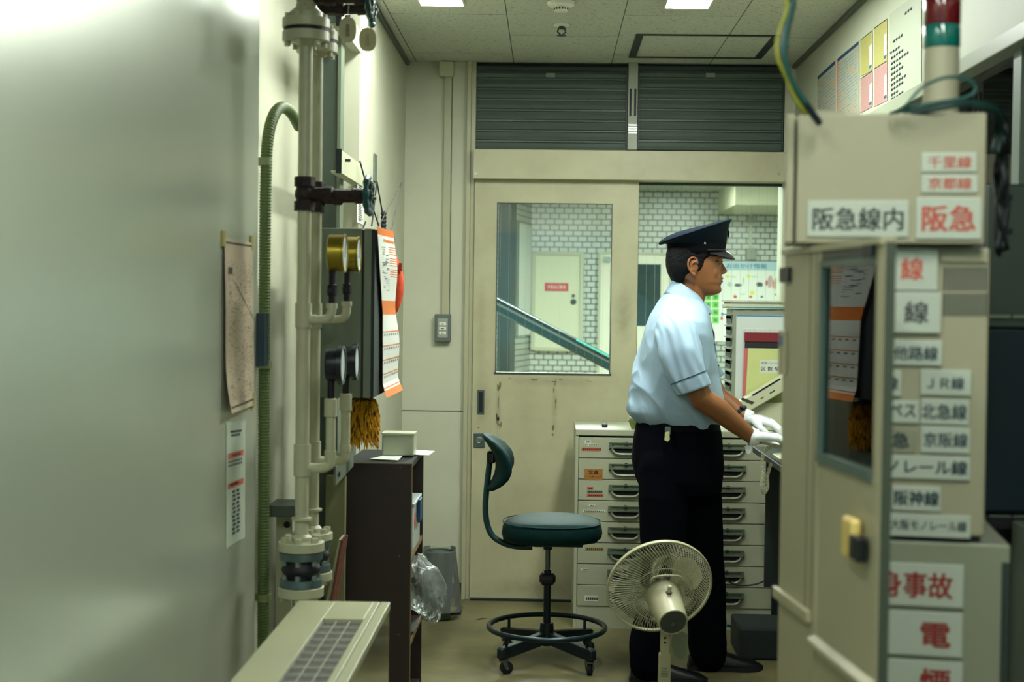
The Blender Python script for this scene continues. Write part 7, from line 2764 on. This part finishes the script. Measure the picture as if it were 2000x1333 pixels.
# ---- shoes
def shoe(hx, hy, ln, name='shoe'):
    b = MB()
    prof = [(-0.0, 0.028, 0.055), (0.03, 0.036, 0.075), (0.08, 0.036, 0.090), (0.13, 0.040, 0.075), (0.18, 0.047, 0.058), (0.225, 0.046, 0.046), (0.26, 0.036, 0.036), (0.283, 0.014, 0.024)]
    rings = []
    for x, w_, h_ in prof:
        x = x * ln / 0.283
        r_ = []
        for k in range(20):
            a = PI * k / 19
            r_.append((hx + x, hy - w_ * math.cos(a), 0.014 + (h_ - 0.014) * math.sin(a) ** 0.75))
        rings.append(r_)
    b.loft(rings)
    o = b.build(name, SHOE, MAN, smooth='all')
    b = MB()
    pts = [(-0.006, 0.0), (-0.002, 0.026), (0.03, 0.038), (0.09, 0.036), (0.18, 0.049), (0.23, 0.048), (0.266, 0.036), (0.29, 0.0)]
    poly = [(x * ln / 0.283, w_) for x, w_ in pts] + [(x * ln / 0.283, -w_) for x, w_ in reversed(pts[1:-1])]
    b.prism(poly, (hx, hy, 0.0015), (1, 0, 0), (0, 1, 0), (0, 0, 1), 0.018)
    b.build('sole', BLACK, o)
    return o


hN = atZ(1229, 1322, 0)
shoe(hN.x, 5.36, 0.285)
tF = at(1487, 1300, 5.57)
shoe(tF.x - 0.285, 5.57, 0.285)


# ---- gloved hands
def hand(wr, d, up, s, ln, curls, thumb, name, cuff=True):
    """wr wrist centre, d towards the fingers, up back of the hand, s = side of the thumb (unit vector)"""
    d = d.normalized()
    s = (s - d * s.dot(d)).normalized()
    up = s.cross(d)
    if up.z < 0:
        up = -up
    b = MB()
    kn = []
    for i, o_ in enumerate((0.030, 0.010, -0.010, -0.029)):
        k = wr + d * (0.088 - 0.006 * abs(i - 1)) + s * o_ + up * (0.004 - 0.004 * abs(i - 1.3))
        kn.append(k)
        b.capsule([wr + s * o_ * 0.55, wr.lerp(k, 0.5) + s * o_ * 0.12 + up * 0.003, k], [0.0205, 0.0175, 0.0135], 12)
    lens = [0.078, 0.086, 0.080, 0.062]
    for i, k in enumerate(kn):
        a = curls[i]
        p = k
        dirv = d + s * (0.10 - 0.07 * i)
        dirv.normalize()
        pts = [p]
        ang = 0.1
        for j, f in enumerate((0.45, 0.31, 0.24)):
            ang += a * (0.8 + 0.3 * j)
            v = dirv * math.cos(ang) - up * math.sin(ang)
            p = p + v * lens[i] * f * ln
            pts.append(p)
        b.capsule(pts, [0.0118, 0.0108, 0.0100, 0.0088], 12)
    t0 = wr + d * 0.022 + s * 0.026 - up * 0.004
    t1 = t0 + (d * 0.75 + s * 0.75 - up * thumb).normalized() * 0.042
    t2 = t1 + (d * 1.0 + s * 0.25 - up * thumb).normalized() * 0.032
    t3 = t2 + (d * 1.0 - s * 0.05 - up * thumb).normalized() * 0.024
    b.capsule([t0, t1, t2, t3], [0.0175, 0.0135, 0.0115, 0.0095], 12)
    me = fuse(b, 0.0028, 5)
    for v in me.vertices:
        v.co += v.normal * 0.0010 * noise.noise(v.co * 55)
    o = place_mesh(me, name, GLOVE, MAN)
    b = MB()
    b.lathe(wr - d * 0.022, d, [(0, 0.0325), (0.004, 0.0345), (0.02, 0.0330), (0.036, 0.029), (0.036, 0.025), (0.0, 0.0285)], 28)
    b.build('glove_cuff', GLOVE, o, smooth='all')
    b = MB()
    for q in (-0.012, 0.0, 0.012):
        b.tube([wr + d * 0.02 + s * q * 0.8 + up * 0.0205, wr + d * 0.05 + s * q + up * 0.0205, wr + d * 0.078 + s * q * 1.3 + up * 0.0165], 0.0012, 6)
    b.build('stitched_line', mat('glove_seam', 'aab3b3', 0.8), o)
    return o


wN = P2(1474, 854, -0.125)
gN = hand(wN, Vector((1, 0.10, -0.03)), Vector((0, 0, 1)), Vector((0, 1, -0.1)), 1.0, (0.22, 0.25, 0.28, 0.32), 0.25, 'glove')
b = MB()
q0 = P2(1462, 872, -0.14)
b.loft([[q0 + Vector((-0.014, 0, 0)), q0 + Vector((0.016, 0, 0.004)), q0 + Vector((0.016, 0.003, 0.004)), q0 + Vector((-0.014, 0.003, 0))],
        [q0 + Vector((-0.010, -0.004, -0.026)), q0 + Vector((0.006, -0.004, -0.030)), q0 + Vector((0.006, -0.001, -0.030)), q0 + Vector((-0.010, -0.001, -0.026))]])
b.build('loose_cuff_flap', GLOVE, gN, bevel=0.001)
wF = P2(1464, 818, 0.075)
hand(wF, Vector((1, -0.15, -0.18)), Vector((0, 0, 1)), Vector((0, -1, -0.1)), 0.92, (0.42, 0.45, 0.48, 0.5), 0.5, 'glove')
# wrist watch on the far arm
ax = (armF[4] - armF[3]).normalized()
wc = armF[4] - ax * 0.012
b = MB()
b.lathe(wc - ax * 0.009, ax, [(0, 0.0275), (0.0, 0.0305), (0.018, 0.0300), (0.018, 0.0270)], 28)
wt = b.build('wristwatch', BLACK, MAN, smooth=True)
MB().lathe(wc + Vector((0, -0.012, 0.0285)), (0, -0.3, 1), [(0, 0.014), (0.006, 0.014), (0.008, 0.011)], 20).build('watch_case', DARKM, wt, smooth=True)
